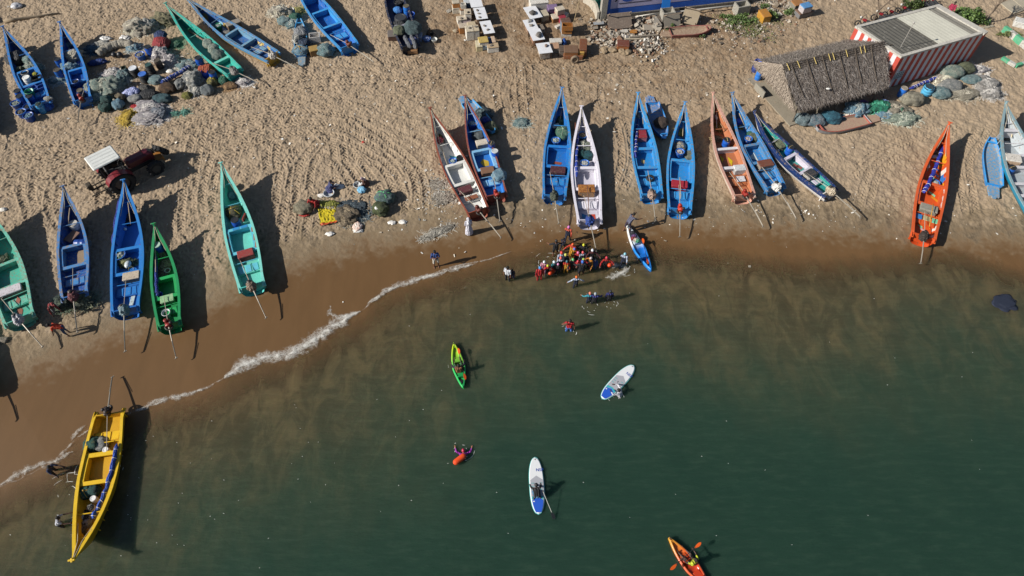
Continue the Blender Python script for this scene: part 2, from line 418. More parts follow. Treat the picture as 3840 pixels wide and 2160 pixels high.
nt.links.new(tur, b.inputs['Base Color']); b.inputs['Roughness'].default_value = .16; b.inputs['IOR'].default_value = 1.33; b.subsurface_method = 'BURLEY'; b.inputs['Subsurface Weight'].default_value = .9; b.inputs['Subsurface Radius'].default_value = (.55, .8, .65); b.inputs['Subsurface Scale'].default_value = .8
w1 = nd(nt, 'ShaderNodeMapping'); w1.inputs['Scale'].default_value = (.8, 2.2, 1); w1.inputs['Rotation'].default_value = (0, 0, .15); nt.links.new(v, w1.inputs[0])
bump(nt, b, mth(nt, 'ADD', nz(nt, w1.outputs[0], 1.1, 4, .6), mth(nt, 'MULTIPLY', nz(nt, v, 5, 3), .25)), .12, .5)
tr = nd(nt, 'ShaderNodeBsdfTransparent'); ms = nd(nt, 'ShaderNodeMixShader')
edge = mth(nt, 'ADD', off, mth(nt, 'MULTIPLY', mth(nt, 'SUBTRACT', swl, .5), 2.2))
nt.links.new(rng_(nt, edge, 0.1, 2.6, .0, 1), ms.inputs[0]); nt.links.new(tr.outputs[0], ms.inputs[1]); nt.links.new(b.outputs[0], ms.inputs[2])
nt.links.new(ms.outputs[0], [n for n in nt.nodes if n.type == 'OUTPUT_MATERIAL'][0].inputs[0])
sea = npmesh('sea', vv, qq[sq], {'off': -sw}); sea.data.materials.append(m); tag(sea, kind='structure')
# ------------------------------------------------------------------ surf foam: ragged sheets lying on the wash
def foam(name, pts, wid, label, dens=1., seed=0, z=.03, lace=False):
    w3 = [at(*p) for p in pts]; n = len(w3); acc = []; L = 0
    fine_ = []
    for i in range(n-1):
        k = max(3, int((w3[i+1]-w3[i]).length/.12))
        for j in range(k): fine_.append(w3[i].lerp(w3[i+1], j/k))
    vs = []; us = []; fs = []; R = 9; r = random.Random(seed)
    for i, p in enumerate(fine_):
        t = fine_[min(i+3, len(fine_)-1)]-fine_[max(i-3, 0)]; t.normalize(); nn = Vector((-t.y, t.x, 0))
        u = i/(len(fine_)-1); ww = wid*(min(1, u*6)*min(1, (1-u)*6)*.8+.2)*(.6+.8*(noise.noise(Vector((i*.06, seed, 0)))*.5+.5))
        wob = .22*noise.noise(Vector((i*.045, seed+9, 0)))+.1*noise.noise(Vector((i*.2, seed, 3)))
        for j in range(R):
            a = j/(R-1)-.5; q = p+nn*(a*ww+wob)
            zz = max(0, terr(q.x, q.y)) if j in (0, R-1) else None
            vs.append((q.x, q.y, z+.07*max(0, math.cos(a*PI))*(.5+.7*noise.noise(Vector((q.x*3, q.y*3, seed)))))); us.append(1-abs(a)*2)
    for i in range(len(fine_)-1):
        for j in range(R-1): fs.append((i*R+j, i*R+j+1, (i+1)*R+j+1, (i+1)*R+j))
    o = npmesh(name, np.array(vs, np.float32), np.array(fs, np.int32), {'ed': np.array(us)})
    o.data.materials.append(foam_mat(dens, lace)); tag(o, label, 'foam', kind='stuff'); return o
def foam_mat(dens, lace=False):
    k = ('foam', dens, lace)
    if k in MC: return MC[k]
    m, nt, b = newmat('foam'); v = tex(nt)
    b.inputs['Base Color'].default_value = hx('#cfcdc6'); b.inputs['Roughness'].default_value = .8
    n = nz(nt, v, 2.2, 9, .72)
    vo = nd(nt, 'ShaderNodeTexVoronoi', feature='DISTANCE_TO_EDGE'); vo.inputs['Scale'].default_value = 5.5
    wv = nd(nt, 'ShaderNodeMix', data_type='VECTOR'); 
    nt.links.new(v, vo.inputs['Vector'])
    cell = rng_(nt, vo.outputs['Distance'], .02, .16, .16, -.06)
    a = mth(nt, 'ADD', n, mth(nt, 'MULTIPLY', mth(nt, 'SUBTRACT', attr(nt, 'ed'), .75), .5))
    fi = nz(nt, v, 22, 4, .7)
    core = rng_(nt, mth(nt, 'ADD', a, mth(nt, 'MULTIPLY', mth(nt, 'SUBTRACT', fi, .5), .35)), .62-.1*dens, .80-.1*dens, 0, .9)
    lace_ = mth(nt, 'MULTIPLY', rng_(nt, mth(nt, 'ADD', a, mth(nt, 'MULTIPLY', mth(nt, 'SUBTRACT', fi, .5), .5)), .46-.1*dens, .60-.1*dens, 0, .42), rng_(nt, vo.outputs['Distance'], .04, .30, 1, .45))
    al = mth(nt, 'MAXIMUM', core, lace_)
    tr = nd(nt, 'ShaderNodeBsdfTransparent'); ms = nd(nt, 'ShaderNodeMixShader')
    nt.links.new(al, ms.inputs[0]); nt.links.new(tr.outputs[0], ms.inputs[1]); nt.links.new(b.outputs[0], ms.inputs[2])
    nt.links.new(ms.outputs[0], [q for q in nt.nodes if q.type == 'OUTPUT_MATERIAL'][0].inputs[0])
    bump(nt, b, n, .05, 1.)
    MC[k] = m; return m
foam('surf_foam', ov([(565,952),(610,918),(660,900),(720,893),(770,868),(830,828),(880,796),(912,782)]), 1.5, 'broad white breaker along the brown wet sand', 1.5, 1)
foam('surf_foam', ov([(925,765),(960,738),(1010,716),(1060,700),(1110,688),(1155,672),(1200,662)]), .9, 'thin white foam edge below the man in the blue shirt', .75, 2)
foam('surf_foam', ov([(350,1032),(400,1012),(460,996),(515,979)]), 1.0, 'short lacy foam line right of the yellow boat stern', .15, 3)
foam('surf_foam', ov([(0,1222),(40,1200),(90,1180),(140,1160),(190,1132)]), 1.1, 'lacy foam edge left of the yellow boat', .0, 4)
foam('surf_foam', ov([(835,760),(830,790),(850,800),(905,785)]), .7, 'curl of foam lace above the broad breaker', .45, 5)
foam('surf_foam', ov([(180,1110),(200,1085),(225,1068)]), .8, 'foam streak touching the yellow boat side', .1, 6)
foam('surf_foam', ov([(0,1226),(60,1200),(130,1168),(200,1100),(240,1072),(350,1033),(420,1005),(510,981),(565,950),(620,912)]), .55, 'thin broken foam thread along the wash on the left', -.55, 31)
foam('surf_foam', ov([(905,785),(950,745),(1010,718),(1080,694),(1150,672),(1215,655),(1290,632)]), .5, 'thin broken foam thread ending near the crowd', -.3, 32)
for i, (x, y) in enumerate([(1555,680),(1545,700),(1560,690)]):
    foam('splash_foam', [(x*1.4907-35, y*1.4907+(i-1)*18), (x*1.4907+10, y*1.4907-14), (x*1.4907+40, y*1.4907-30)], .8, 'white splash behind the wading swimmer in the pale cap' if i == 0 else 'spray patch trailing below the splash' if i == 1 else 'spray streak beside the blue and white kayak', 1.0, 20+i)
# sun glints on the water, painted as tiny white flecks
fl = MB(); r = random.Random(3)
for i in range(110):
    if i < 70: px, py = r.gauss(650, 430), r.gauss(1720, 260)
    else: px, py = r.uniform(500, 3800), r.uniform(980, 2140)
    if px < 0 or py > 2150: continue
    q = at(px, py)
    if sdist(np.array([q.x]), np.array([q.y]), SH)[0] > -1: continue
    a = r.uniform(-.6, .3); l = r.uniform(.012, .045); w_ = r.uniform(.008, .016)
    c, s_ = math.cos(a), math.sin(a)
    fl.poly([(q.x-l*c, q.y-l*s_, .035), (q.x+w_*s_, q.y-w_*c, .038), (q.x+l*c, q.y+l*s_, .035), (q.x-w_*s_, q.y+w_*c, .038)], .004)
tag(fl.build('glint_flecks', plain('#d8d8d4', .5)), 'tiny white flecks painted as sun glints over the water', 'foam', kind='stuff')

def ripples(cx, cy, rad, n, seed):
    r = random.Random(seed); c = at(cx, cy); b = MB()
    for i in range(int(n*.5)):
        rr = rad*r.uniform(.25, .9); a0 = r.uniform(0, 2*PI); ln = r.uniform(.15, .6); w_ = r.uniform(.004, .013); k = 5; vs = []
        for j in range(k):
            a = a0+ln*j/(k-1); q = w_*math.sin(PI*j/(k-1))+.003
            for s_ in (-1, 1): vs.append((c.x+(rr+s_*q)*math.cos(a), c.y+(rr+s_*q)*math.sin(a)*.85, .03+.01*r.random()))
        b.add(vs, [(2*j, 2*j+1, 2*j+3, 2*j+2) for j in range(k-1)])
    return b
for x, y, rad, n, l_ in [(2222, 1150, .9, 26, 'ripples around the pair of waders with the salmon cap'), (2290, 1142, .6, 16, 'ripples around the lone black capped wader'), (2130, 1245, .7, 12, 'faint ripples around the red shirted wader'), (2312, 1490, .6, 12, 'ripple ring beside the slanting paddle board'), (1733, 1690, .9, 26, 'ripples before the magenta swimmer'), (370, 1760, 1.9, 46, 'painted glints on the ripples between the wader and the yellow boat'), (250, 1850, 1.6, 20, 'painted glints on the ripples left of the yellow boat'), (1690, 1372, .5, 12, 'paddle splash left of the green kayak'), (2345, 1010, .9, 30, 'white drops around the splashing swimmer'), (2062, 985, 1.8, 24, 'ripples around the crowd')]:
    tag(ripples(x, y, rad, n, x).build('ripple_foam_glints', plain('#d4d6d2', .3)), l_, 'foam', kind='stuff')  # pale arcs: foam around the waders, painted glints by the yellow boat
# ------------------------------------------------------------------ fishing boats
def blob_mesh(rx, ry, rz, seed, amp=.12, fr=1.6, sub=4, flat=.35, tie=0., ridg=0.):
    bm = bmesh.new(); bmesh.ops.create_icosphere(bm, subdivisions=sub, radius=1)
    off = Vector((seed*3.17, seed*1.31, seed*.77)); vs = []
    for v in bm.verts:
        p = v.co.copy()
        d = 1+amp*noise.noise(p*fr+off)+amp*.45*noise.noise(p*fr*2.6+off)+amp*.22*noise.noise(p*fr*6+off)
        if ridg: d += ridg*math.sin(math.atan2(p.y, p.x)*7+2*noise.noise(p*2+off))*(1-abs(p.z))
        if tie: d -= tie*math.exp(-((p.z-.72)/.14)**2)
        z = p.z*d
        if z < 0: z *= flat
        vs.append((p.x*d*rx, p.y*d*ry, (z+flat*.9)*rz/(1+flat*.9)))
    bm.verts.ensure_lookup_table(); fs = [[v.index for v in f.verts] for f in bm.faces]; bm.free()
    return vs, fs
class Boat: pass
BOATS = {}
def make_boat(key, label, bow, stern, beam, hull, gun, inner, thw, group='long narrow fishing boats drawn up on the beach', hb=1.87, hs=.82, fl=.34, holds=((.31, .50),), engine=None, cover=None, shaft=2.6, tiller=2.0, swing=0., thw2=None, rails=(.70, .86), panels=True, water=False, deckside=True, stripe=None, wear=.14, bowcap=True, gw=.13, pattern=None):
    b = Boat(); z0, z1 = .0, .0
    Q = P(*stern, h=hs); R = P(*bow, h=hb)
    if water: Q.z = max(Q.z, .0)-.12; R.z = -.25
    d = R-Q; L = math.hypot(d.x, d.y); yaw = math.atan2(d.y, d.x)
    pitch = math.atan2(R.z-Q.z, L)
    root = thing('fishing_boat', label, 'boat', Q, 0, group)
    root.rotation_euler = (0, -pitch, yaw)
    b.root = root; b.M = Matrix.Translation(Q) @ Euler((0, -pitch, yaw)).to_matrix().to_4x4(); b.L = L; b.fl = fl
    B = beam/2*1.06; N = 26
    us = [i/(N-1) for i in range(N)]
    def hw(u):
        if u < .42: return B*(.76+.24*math.sin(u/.42*PI/2))
        s = (u-.42)/.58; return max(.035, B*(1-s**1.85))
    def sh(u): return hs-.04*math.sin(min(1, u/.5)*PI)+(hb-hs)*max(0, (u-.25)/.75)**2.5
    def kl(u): return hb*.62*max(0, (u-.80)/.20)**2.0
    b.hw, b.sh = hw, sh
    b.floor = lambda u: min(max(fl, kl(min(u, .94))+.12+max(0, min(u, .94)-.6)*.9), sh(min(u, .94))-.05)
    mh = paint(hull, wear); mg = paint(gun, wear+.08); mi = paint(inner, wear+.02); mt = paint(thw, wear+.04)
    prof_ = [(0, 0), (.5, .03), (.78, .2), (.92, .55), (1, 1)]
    h = MB(); rows = []
    for u in us:
        x = u*L*(1 if u < .999 else 1); w_, s_, k_ = hw(u), sh(u), kl(u); vee = max(0, (u-.55)/.45)
        r = []
        for sg in (-1, 1):
            for (a, c) in (prof_[::-1] if sg < 0 else prof_[1:]):
                a2 = a*(1-vee)+c*vee
                r.append((x-(1-c)*vee*.55, sg*w_*a2, k_+(s_-k_)*c))
        rows.append(r)
    m_ = len(rows[0]); vs = [p for r in rows for p in r]; fs = []
    for i in range(N-1):
        for j in range(m_-1): fs.append((i*m_+j, (i+1)*m_+j, (i+1)*m_+j+1, i*m_+j+1))
    h.add(vs, fs)
    if stripe: 
        for i in range(N-1):
            for j in (0, m_-2): h.m[i*(m_-1)+j] = 1
    h.build('hull', [mh, paint(stripe or hull, wear)], root, True)
    # inner skin + floor
    x0 = .32
    t = MB(); rows = []
    for u in us:
        x = max(u*L, x0); u2 = x/L; w_ = max(.02, hw(u2)-.09); s_ = sh(u2)-.03
        f = max(fl, kl(u2)+.12+max(0, u2-.6)*.9)
        wf = max(.01, w_*(.80-.5*max(0, (u2-.6)/.4)))
        f = min(f, s_-.05)
        ve = max(0, (u2-.55)/.45); dx_ = lambda z_: (1-max(0, min(1, (z_-kl(u2))/(sh(u2)-kl(u2)))))*ve*.55; xm, xf = x-dx_((s_+f)/2), x-dx_(f)
        wm = w_*(.97-.25*ve)
        rows.append([(x, -w_, s_), (xm, -wm, (s_+f)/2), (xf, -wf, f), (xf, 0, f-.01), (xf, wf, f), (xm, wm, (s_+f)/2), (x, w_, s_)])
    vs = [p for r in rows for p in r]; fs = []
    for i in range(N-1):
        for j in range(6): fs.append((i*7+j, i*7+j+1, (i+1)*7+j+1, (i+1)*7+j))
    t.add(vs, fs)
    for u in (.56, .62, .68, .74, .8):
        for sg in (-1, 1):
            w1 = hw(u)-.10; t.box((u*L, sg*w1*.93, (fl+sh(u))/2), (.05, .03, sh(u)-fl-.16))
    if pattern:
        rr_ = random.Random(len(key)+int(bow[0])); 
        for i in range(N-1):
            for sg in ((0, 1), (4, 5)):
                if rr_.random() < .5:
                    k_ = 1+rr_.randrange(len(pattern))
                    for j in sg: 
                        if rr_.random() < .7: t.m[i*6+j] = k_
    t.build('inner_hull', [mi]+[paint(c_, wear) for c_ in (pattern or [])], root)
    # gunwale rim, with the flared tails past the transom
    gtop = .035
    for sg in (-1, 1):
        g = MB(); vs = []; fs = []
        for i, u in enumerate(us):
            x = u*L; w_, s_ = hw(u), sh(u)
            wo = w_+.03+(.07*max(0, 1-x/.7))
            wi = max(.005, w_-gw-(.02 if u > .5 else 0))
            zz = s_+gtop-(.16*max(0, 1-x/.5))
            vs += [(x, sg*wo, zz-.075), (x, sg*wo, zz), (x, sg*wi, zz), (x, sg*wi, zz-.075)]
        for i in range(N-1):
            for j in range(4):
                q = (j+1) % 4; f = (i*4+j, i*4+q, i*4+4+q, i*4+4+j); fs.append(f if sg > 0 else f[::-1])
        fs += [(3, 2, 1, 0), tuple(range((N-1)*4, N*4))]
        g.add(vs, fs); g.build('gunwale', mg, root)
    # transom + bow post + bow deck
    t = MB(); w_ = hw(x0/L); t.box((x0-.03, 0, hs*.5+.02), (.07, w_*1.86, hs*.9)); t.build('transom', mh, root)
    if bowcap:
        t = MB(); t.bev((L-.02, 0, hb+.06), (.20, .12, .26), .02, (0, .45, 0)); t.bev((L+.02, 0, hb+.16), (.09, .34, .07), .02); t.build('bow_post', mg, root)
        t = MB(); xa = .93*L; t.poly([(xa, -hw(.93)+.05, sh(.93)-.03), (L-.05, 0, hb-.01), (xa, hw(.93)-.05, sh(.93)-.03)], .03); t.build('bow_deck', mi, root)
        for sg in (-1, 1): t = MB(); t.tube([(L-.12, .02*sg, hb+.02), (.88*L, sg*.12, sh(.88)+.02), (.76*L, sg*(hw(.76)-.18), sh(.76)-.10)], .018, 5); t.build('bow_rope', plain('#a8a08c', .8), root)
    # thwarts around the fish hold
    def thwart(u, wid=.24, col=mt, name='thwart', drop=.05):
        w1 = hw(u)-.10; x = u*L; z = sh(u)-drop
        t = MB(); t.bev((x, 0, z-.04), (wid, 2*w1, .07), .015); t.box((x, 0, (z-.09+fl)/2), (.05, 2*w1*.86, z-.11-fl))
        return t.build(name, col, root)
    mt2 = paint(thw2, wear) if thw2 else mt
    for (a, c) in holds:
        thwart(a, .26, mt2); thwart(c, .24, mt2)
        if deckside:
            for sg in (-1, 1):
                t = MB(); k = 6; vs = []
                for i in range(k):
                    u = a+(c-a)*i/(k-1); w1 = hw(u)-.085; z = sh(u)-.048
                    x = u*L+(.125 if i == 0 else -.115 if i == k-1 else 0)
                    vs += [(x, sg*w1, z), (x, sg*(w1-.22), z), (x, sg*(w1-.22), fl), (x, sg*w1*.98, z-.06)]
                fs = []
                for i in range(k-1):
                    for (p_, q_) in ((0, 1), (1, 2), (3, 0)): fs.append((i*4+p_, i*4+q_, i*4+4+q_, i*4+4+p_))
                t.add(vs, fs); t.build('side_deck', mt2, root)
    for u in rails:
        t = MB(); w1 = hw(u)-.05; z = sh(u)-.14
        t.tube([(u*L, -w1, z), (u*L, w1, z)], .03, 6); t.build('cross_bar', mt, root)
    a0 = holds[0][0] if holds else .4
    if panels:
        x1, x2 = (a0-.165)*L, (a0-.095)*L; w1 = hw(.18)*.80
        t = MB(); t.box(((x1+x2)/2, 0, fl+.10), (x2-x1, 2*w1, .14)); t.build('aft_bench', mi, root)
        for i in (-1, 0, 1):
            t = MB(); t.bev(((x1+x2)/2, i*w1*.63, fl+.185), ((x2-x1)*.82, w1*.5, .03), .01); t.build('bench_panel', mt, root)
        t = MB(); w2 = hw(.23)-.10; t.tube([(x2+.12, -w2, fl+.32), (x2+.12, w2, fl+.32)], .03, 6); t.build('cross_bar', mt, root)
    # long-tail motor on the transom
    if engine:
        mo = MB(); mo.bev((.22, 0, hs+.10), (.5, .30, .34), .05); mo.lathe([(.10, hs+.26), (.12, hs+.30), (.12, hs+.42), (.06, hs+.46)], 12, (.30, .05, 0)); mo.bev((.05, -.05, hs+.22), (.2, .22, .22), .04)
        eng = mo.build('motor', plain(engine, .5, .2), root)
        cs, sn = math.cos(swing), math.sin(swing)
        def rot(x, y): return (.2+(x-.2)*cs-y*sn, (x-.2)*sn+y*cs)
        def pt(x, z): q = rot(x, 0); return (q[0], q[1], z)
        s_ = MB(); s_.tube([pt(0., hs+.05), pt(-shaft*.55, hs-.12), pt(-shaft, hs-.32)], [.045, .035, .028], 8)
        s_.tube([pt(-shaft*.5, hs-.02), pt(-shaft*.97, hs-.26)], .015, 5)
        s_.box((pt(-shaft, 0)[0], pt(-shaft, 0)[1], hs-.34), (.04, .20, .05), swing+.4)
        s_.build('propeller_shaft', plain('#8d877c', .5, .3), eng)
        s_ = MB(); s_.tube([pt(.4, hs+.12), pt(.4+tiller, hs+.05)], [.025, .02], 6); s_.build('tiller', plain('#9a8f80', .6), eng)
        if cover:
            vs, fs = blob_mesh(.40, .30, .62, hash(key) % 50, .28, 2.2, 4, .6, ridg=.05)
            c_ = MB(); c_.add([(x+.15, y, z+hs-.2) for x, y, z in vs], fs); c_.build('motor_cover', cover if not isinstance(cover, str) else cloth(cover), eng, True)
        else:
            t = MB(); t.torus((.0, .0, hs+.02), .2, .06, 16, 8, Matrix.Rotation(.3, 3, 'X')); t.lathe([(.09, hs+.2), (.11, hs+.3), (.05, hs+.36)], 10, (.12, -.2, 0)); t.build('flywheel', plain('#2a2523', .6), eng, True)
    BOATS[key] = b
    def pt(px, py, zl):
        # world point where the view ray meets the boat-local plane z = zl
        d = ray(px, py); o = Vector((0, 0, CAMH)); Mi = b.M.inverted()
        o2 = Mi @ o; d2 = Mi.to_3x3() @ d; t = (zl-o2.z)/d2.z
        return b.M @ (o2+d2*t)
    def pf(px, py, h):
        zl = fl+h
        for _ in range(9):
            q = pt(px, py, zl); u = (b.M.inverted() @ q).x/L; zl = .5*zl+.5*(b.floor(max(0, min(u, .84)))+h)
        return q
    b.pt = pt; b.pf = pf
    return b
def cloth(h, h2=None):
    k = ('c', h, h2)
    if k in MC: return MC[k]
    m, nt, b = newmat('cloth'); v = tex(nt); c = hx(h); lo = tuple(x*.7 for x in c[:3])+(1,)
    nt.links.new(mixc(nt, rng_(nt, nz(nt, v, 5, 4), .35, .65), lo if not h2 else hx(h2), c), b.inputs['Base Color']); b.inputs['Roughness'].default_value = .75
    wv = nd(nt, 'ShaderNodeTexWave'); wv.inputs['Scale'].default_value = 3; wv.inputs['Distortion'].default_value = 9; nt.links.new(v, wv.inputs['Vector'])
    bump(nt, b, wv.outputs['Fac'], .05, .8); MC[k] = m; return m
ROWG = 'fishing boats lined up along the waterline'; BACKG = 'fishing boats parked high on the sand'
BL = '#1f6fb8'; BL2 = '#2a86cf'; BLD = '#1d5aa8'
make_boat('b1', 'blue fishing boat heaped with nets, leftmost at the top, stern ringed by barrels', (13,105), (152,392), 1.75, '#2668ad', '#2f7cc4', '#1f5596', '#2f7cc4', BACKG)
make_boat('b2', 'small blue fishing boat filled with tan nets beside the net dump', (226,88), (309,378), 1.5, '#2168b0', '#2c7fcb', '#154a93', '#2c7fcb', BACKG, hb=1.6, holds=((.28,.44),), engine='#7b2d22', cover=None, shaft=2.0, swing=-.35, panels=False)
make_boat('b3', 'slim turquoise fishing boat pointing up-left with a grey net bundle', (623,17), (882,272), 1.62, '#2f9b93', '#45bfae', '#2d9d8f', '#6cc4b2', BACKG, holds=((.22,.225),), deckside=False, engine='#3a3835', cover=cloth('#8d8a86', '#5c5a58'), shaft=2.1, swing=.35, rails=(.62,.84), panels=False, stripe='#2f8d88')
make_boat('b4', 'weathered blue and yellow striped fishing boat behind the turquoise one', (700,-6), (1026,212), 1.72, '#c09a3e', '#4f95c9', '#27609f', '#6f9db6', BACKG, engine='#3a3835', cover=cloth('#c9c4bb', '#77716a'), shaft=2.3, swing=.15, wear=.2, stripe='#3f93c4', thw2='#6d9bb8', pattern=['#b59a4a', '#7fb0d0'])
make_boat('b5', 'clean bright blue fishing boat cut by the top frame edge, empty holds', (1085,-120), (1312,175), 1.95, '#2a7fc4', '#3b97d8', '#1e62b0', '#3b97d8', BACKG, engine='#6a3b2c', shaft=2.6, swing=.32, stripe='#2f8ad0', holds=((.31,.50),(.68,.69)))
make_boat('b6', 'dark navy fishing boat loaded with drums, bags and grey trousers', (1436,-135), (1540,176), 1.85, '#1c2433', '#262f45', '#1a2a55', '#8d8f99', BACKG, engine=None, panels=False, holds=((.30,.305),), deckside=False)
make_boat('b7', 'white fishing boat with broad rust brown gunwales and a white framed hold', (1613,408), (1797,797), 1.78, '#8a4a38', '#8e4c3a', '#d6d6d2', '#d9d8d2', ROWG, engine='#5c2c22', shaft=2.4, swing=.25, wear=.08, gw=.06)
make_boat('b8', 'blue fishing boat with brown gunwales, fish painted in its hold', (1744,362), (1864,738), 1.75, '#7c4238', '#8b4c42', '#2a6fbb', '#7fb3d8', ROWG, engine='#8e2b22', shaft=1.9, swing=-.15, gw=.07)
make_boat('b9', 'bright blue fishing boat with a maroon chest, left of the white one', (2107,332), (2078,742), 1.88, '#2468a8', '#2f82c4', '#2068b0', '#2f82c4', ROWG, engine='#3d4236', cover=cloth('#4a5145', '#2f352c'), shaft=2.0, swing=.2, thw2='#2477c4')
make_boat('b10', 'lavender white fishing boat with a rusty box and blue wrapped motor', (2180,401), (2212,834), 1.95, '#b9b6c4', '#d6d3de', '#bdbac6', '#dcd9e2', ROWG, engine='#3a3835', cover=cloth('#27458f', '#1b2f66'), shaft=2.6, swing=.12, wear=.06)
make_boat('b11', 'sky blue fishing boat with a yellow flower painted in the hold', (2392,351), (2446,737), 1.82, '#2a7fbe', '#3b93cf', '#2780c0', '#3b8ecb', ROWG, engine='#3a3835', cover=cloth('#a38d80', '#6f5b50'), shaft=1.9, swing=.0)
make_boat('b13', 'bright blue fishing boat carrying a red chest at its stern', (2568,386), (2549,793), 1.85, '#2577b8', '#338fcf', '#2b80c0', '#388fcc', ROWG, engine='#b03524', shaft=1.9, swing=.05)
make_boat('b14', 'terracotta pink fishing boat with two white thwarts', (2673,351), (2795,738), 1.82, '#bf8f7c', '#c7998a', '#ab6a48', '#a9653f', ROWG, engine='#8e2b22', shaft=2.5, swing=.22, thw2='#d2cfd2', deckside=False, stripe='#c9c2b4')
make_boat('b15', 'blue fishing boat with a white star painted in its hold', (2745,351), (2914,707), 1.7, '#3078b0', '#3587c6', '#2c7ab8', '#3a82b8', ROWG, engine='#3a3835', cover=cloth('#d9d8d4', '#a9a8a6'), shaft=2.6, swing=.12, wear=.2)
make_boat('b16', 'narrow navy topped white fishing boat slanting below the thatched hut', (2827,421), (3120,722), 1.55, '#d5d3cf', '#1f3a70', '#2a8c86', '#c9c4d2', ROWG, engine='#3a3835', cover=cloth('#b7ab98', '#8e7f68'), shaft=2.5, swing=.1, stripe='#1d3566')
make_boat('b17', 'orange fishing boat painted with green and blue swooshes', (3559,463), (3463,893), 1.80, '#bf4a20', '#c9582c', '#c4501f', '#c9582c', ROWG, engine='#2b2522', cover=cloth('#3a302b', '#241d19'), shaft=1.9, swing=.1, wear=.03, pattern=['#2f6ab0', '#7fc8a0', '#d0921f', '#d0c8c0'])
make_boat('b19', 'grey decked teal sided boat cut by the right frame edge', (3770,385), (3945,850), 2.5, '#167f9e', '#7f9aa2', '#a3abb0', '#c9c8cc', ROWG, engine=None, panels=False, holds=((.26,.36),(.50,.60),(.80,.805)), deckside=False, hb=1.9, stripe='#168caf')
make_boat('b20', 'turquoise fishing boat with brown diamonds, cut by the left frame edge', (-75,757), (72,1205), 2.0, '#5aa795', '#6cbfa9', '#4aa893', '#66b9a3', ROWG, engine='#3a3835', cover=cloth('#bdbcc0', '#87868c'), shaft=2.4, swing=.28, wear=.2)
make_boat('b21', 'weathered mid blue fishing boat with a barrel lying across its bow', (238,702), (277,1118), 1.80, '#2c66a6', '#3d7dbb', '#1d529b', '#4383bd', ROWG, engine='#3a3835', cover=cloth('#6b3a3c', '#482629'), shaft=2.4, swing=.0, wear=.2)
make_boat('b22', 'vivid blue fishing boat with a long blue roll along its left side', (465,678), (467,1172), 1.92, '#1f63ab', '#2878c0', '#2268b4', '#2878c0', ROWG, engine='#3a3835', cover=cloth('#7d9299', '#4d626b'), shaft=2.6, swing=.0, wear=.05)
make_boat('b23', 'small green fishing boat with a tilted blue barrel', (579,842), (634,1226), 1.58, '#1a7a48', '#1f8a52', '#1d7f47', '#259c55', ROWG, hb=1.6, engine='#7d2320', shaft=2.1, swing=.05, wear=.05)
make_boat('b24', 'pale turquoise fishing boat with a red chest, alone on the smooth sand', (830,614), (945,1080), 1.88, '#4fb6ae', '#7fd0c4', '#69c3b4', '#62b9cc', ROWG, engine='#3a3835', cover=cloth('#8a7767', '#5e5045'), shaft=2.3, swing=.15, wear=.06, stripe='#2f7f86')
make_boat('b25', 'yellow fishing boat half afloat with its bow towards the sea', (265,2095), (405,1530), 1.92, '#c0960f', '#dcb420', '#c4960a', '#dcb212', None, engine='#2b211f', shaft=2.3, tiller=2.2, swing=.12, water=True, wear=.05, hb=1.7)
make_boat('b26', 'turquoise boat beyond the left frame edge, seen by its shadow', (-300,1010), (-105,1470), 1.9, '#4aa79a', '#6cbfa9', '#4aa893', '#66b9a3', ROWG, engine='#3a3835', cover=cloth('#8f8b86'), shaft=2.4, swing=.2)
make_boat('b29', 'blue boat beyond the left frame edge behind the barrels', (-190,170), (-65,480), 1.8, BLD, BL, BLD, BL, BACKG, engine='#3a3835', cover=cloth('#8f8b86'), shaft=2.0)
make_boat('b28', 'blue stand-in boat added beyond the top left corner to cast a shadow', (-330,-150), (-95,75), 1.8, BLD, BL, BLD, BL, BACKG, hb=2.0)  # unseen boat put in to throw the corner shadow; real caster unknown
# painted marks inside the boats
def mark(key, pts, col, z=None, nm='painted_mark'):
    b = BOATS[key]; t = MB(); 
    vs = [(u*b.L, v*b.hw(u), z if z is not None else b.floor(u)+.014) for u, v in pts]; t.poly(vs, .004); t.build(nm, paint(col, .12, '#7a6a58', .5), b.root)
def arc(key, u0, v0, ru, rv, n, col, inner=None):
    pts = []
    for i in range(n*2):
        a = PI*i/n; k = 1 if (inner is None or i % 2 == 0) else inner; pts.append((u0+ru*k*math.sin(a), v0+rv*k*math.cos(a)))
    mark(key, pts[::-1], col)
arc('b11', .41, .1, .035, .2, 9, '#c9ae6a', .45); arc('b15', .41, .05, .055, .42, 3, '#c9d4d2', .5)
mark('b8', [(.37,-.35),(.42,-.4),(.45,0),(.42,.25),(.46,.4),(.37,.1)], '#b5982f'); mark('b14', [(.36,-.15),(.41,-.35),(.46,-.1),(.40,-.05)], '#c9ae1f'); mark('b14', [(.44,.25),(.48,.45),(.40,.5)], '#c9b81f')
mark('b9', [(.36,-.3),(.37,.3),(.39,.1),(.385,-.4)], '#8a4a38'); mark('b21', [(.33,-.65),(.48,-.65),(.48,-.05),(.33,-.05)], '#8f7c66'); mark('b22', [(.53,-.75),(.56,-.55),(.52,-.5)], '#a8482a')
for u0, v0, c_ in ((.62,-.3,'#2f6ab0'), (.67,-.4,'#2f6ab0'), (.57,-.3,'#6fc09a'), (.72,-.2,'#6fc09a'), (.54,-.45,'#c98a1f'), (.43,-.2,'#7fc8a0'), (.39,-.45,'#c98a1f'), (.12,.3,'#7fc8a0'), (.14,-.3,'#d0921f'), (.09,.0,'#c9a0a0')): mark('b17', [(u0,v0-.25),(u0+.03,v0+.25),(u0+.045,v0+.22),(u0+.018,v0-.28)], c_)
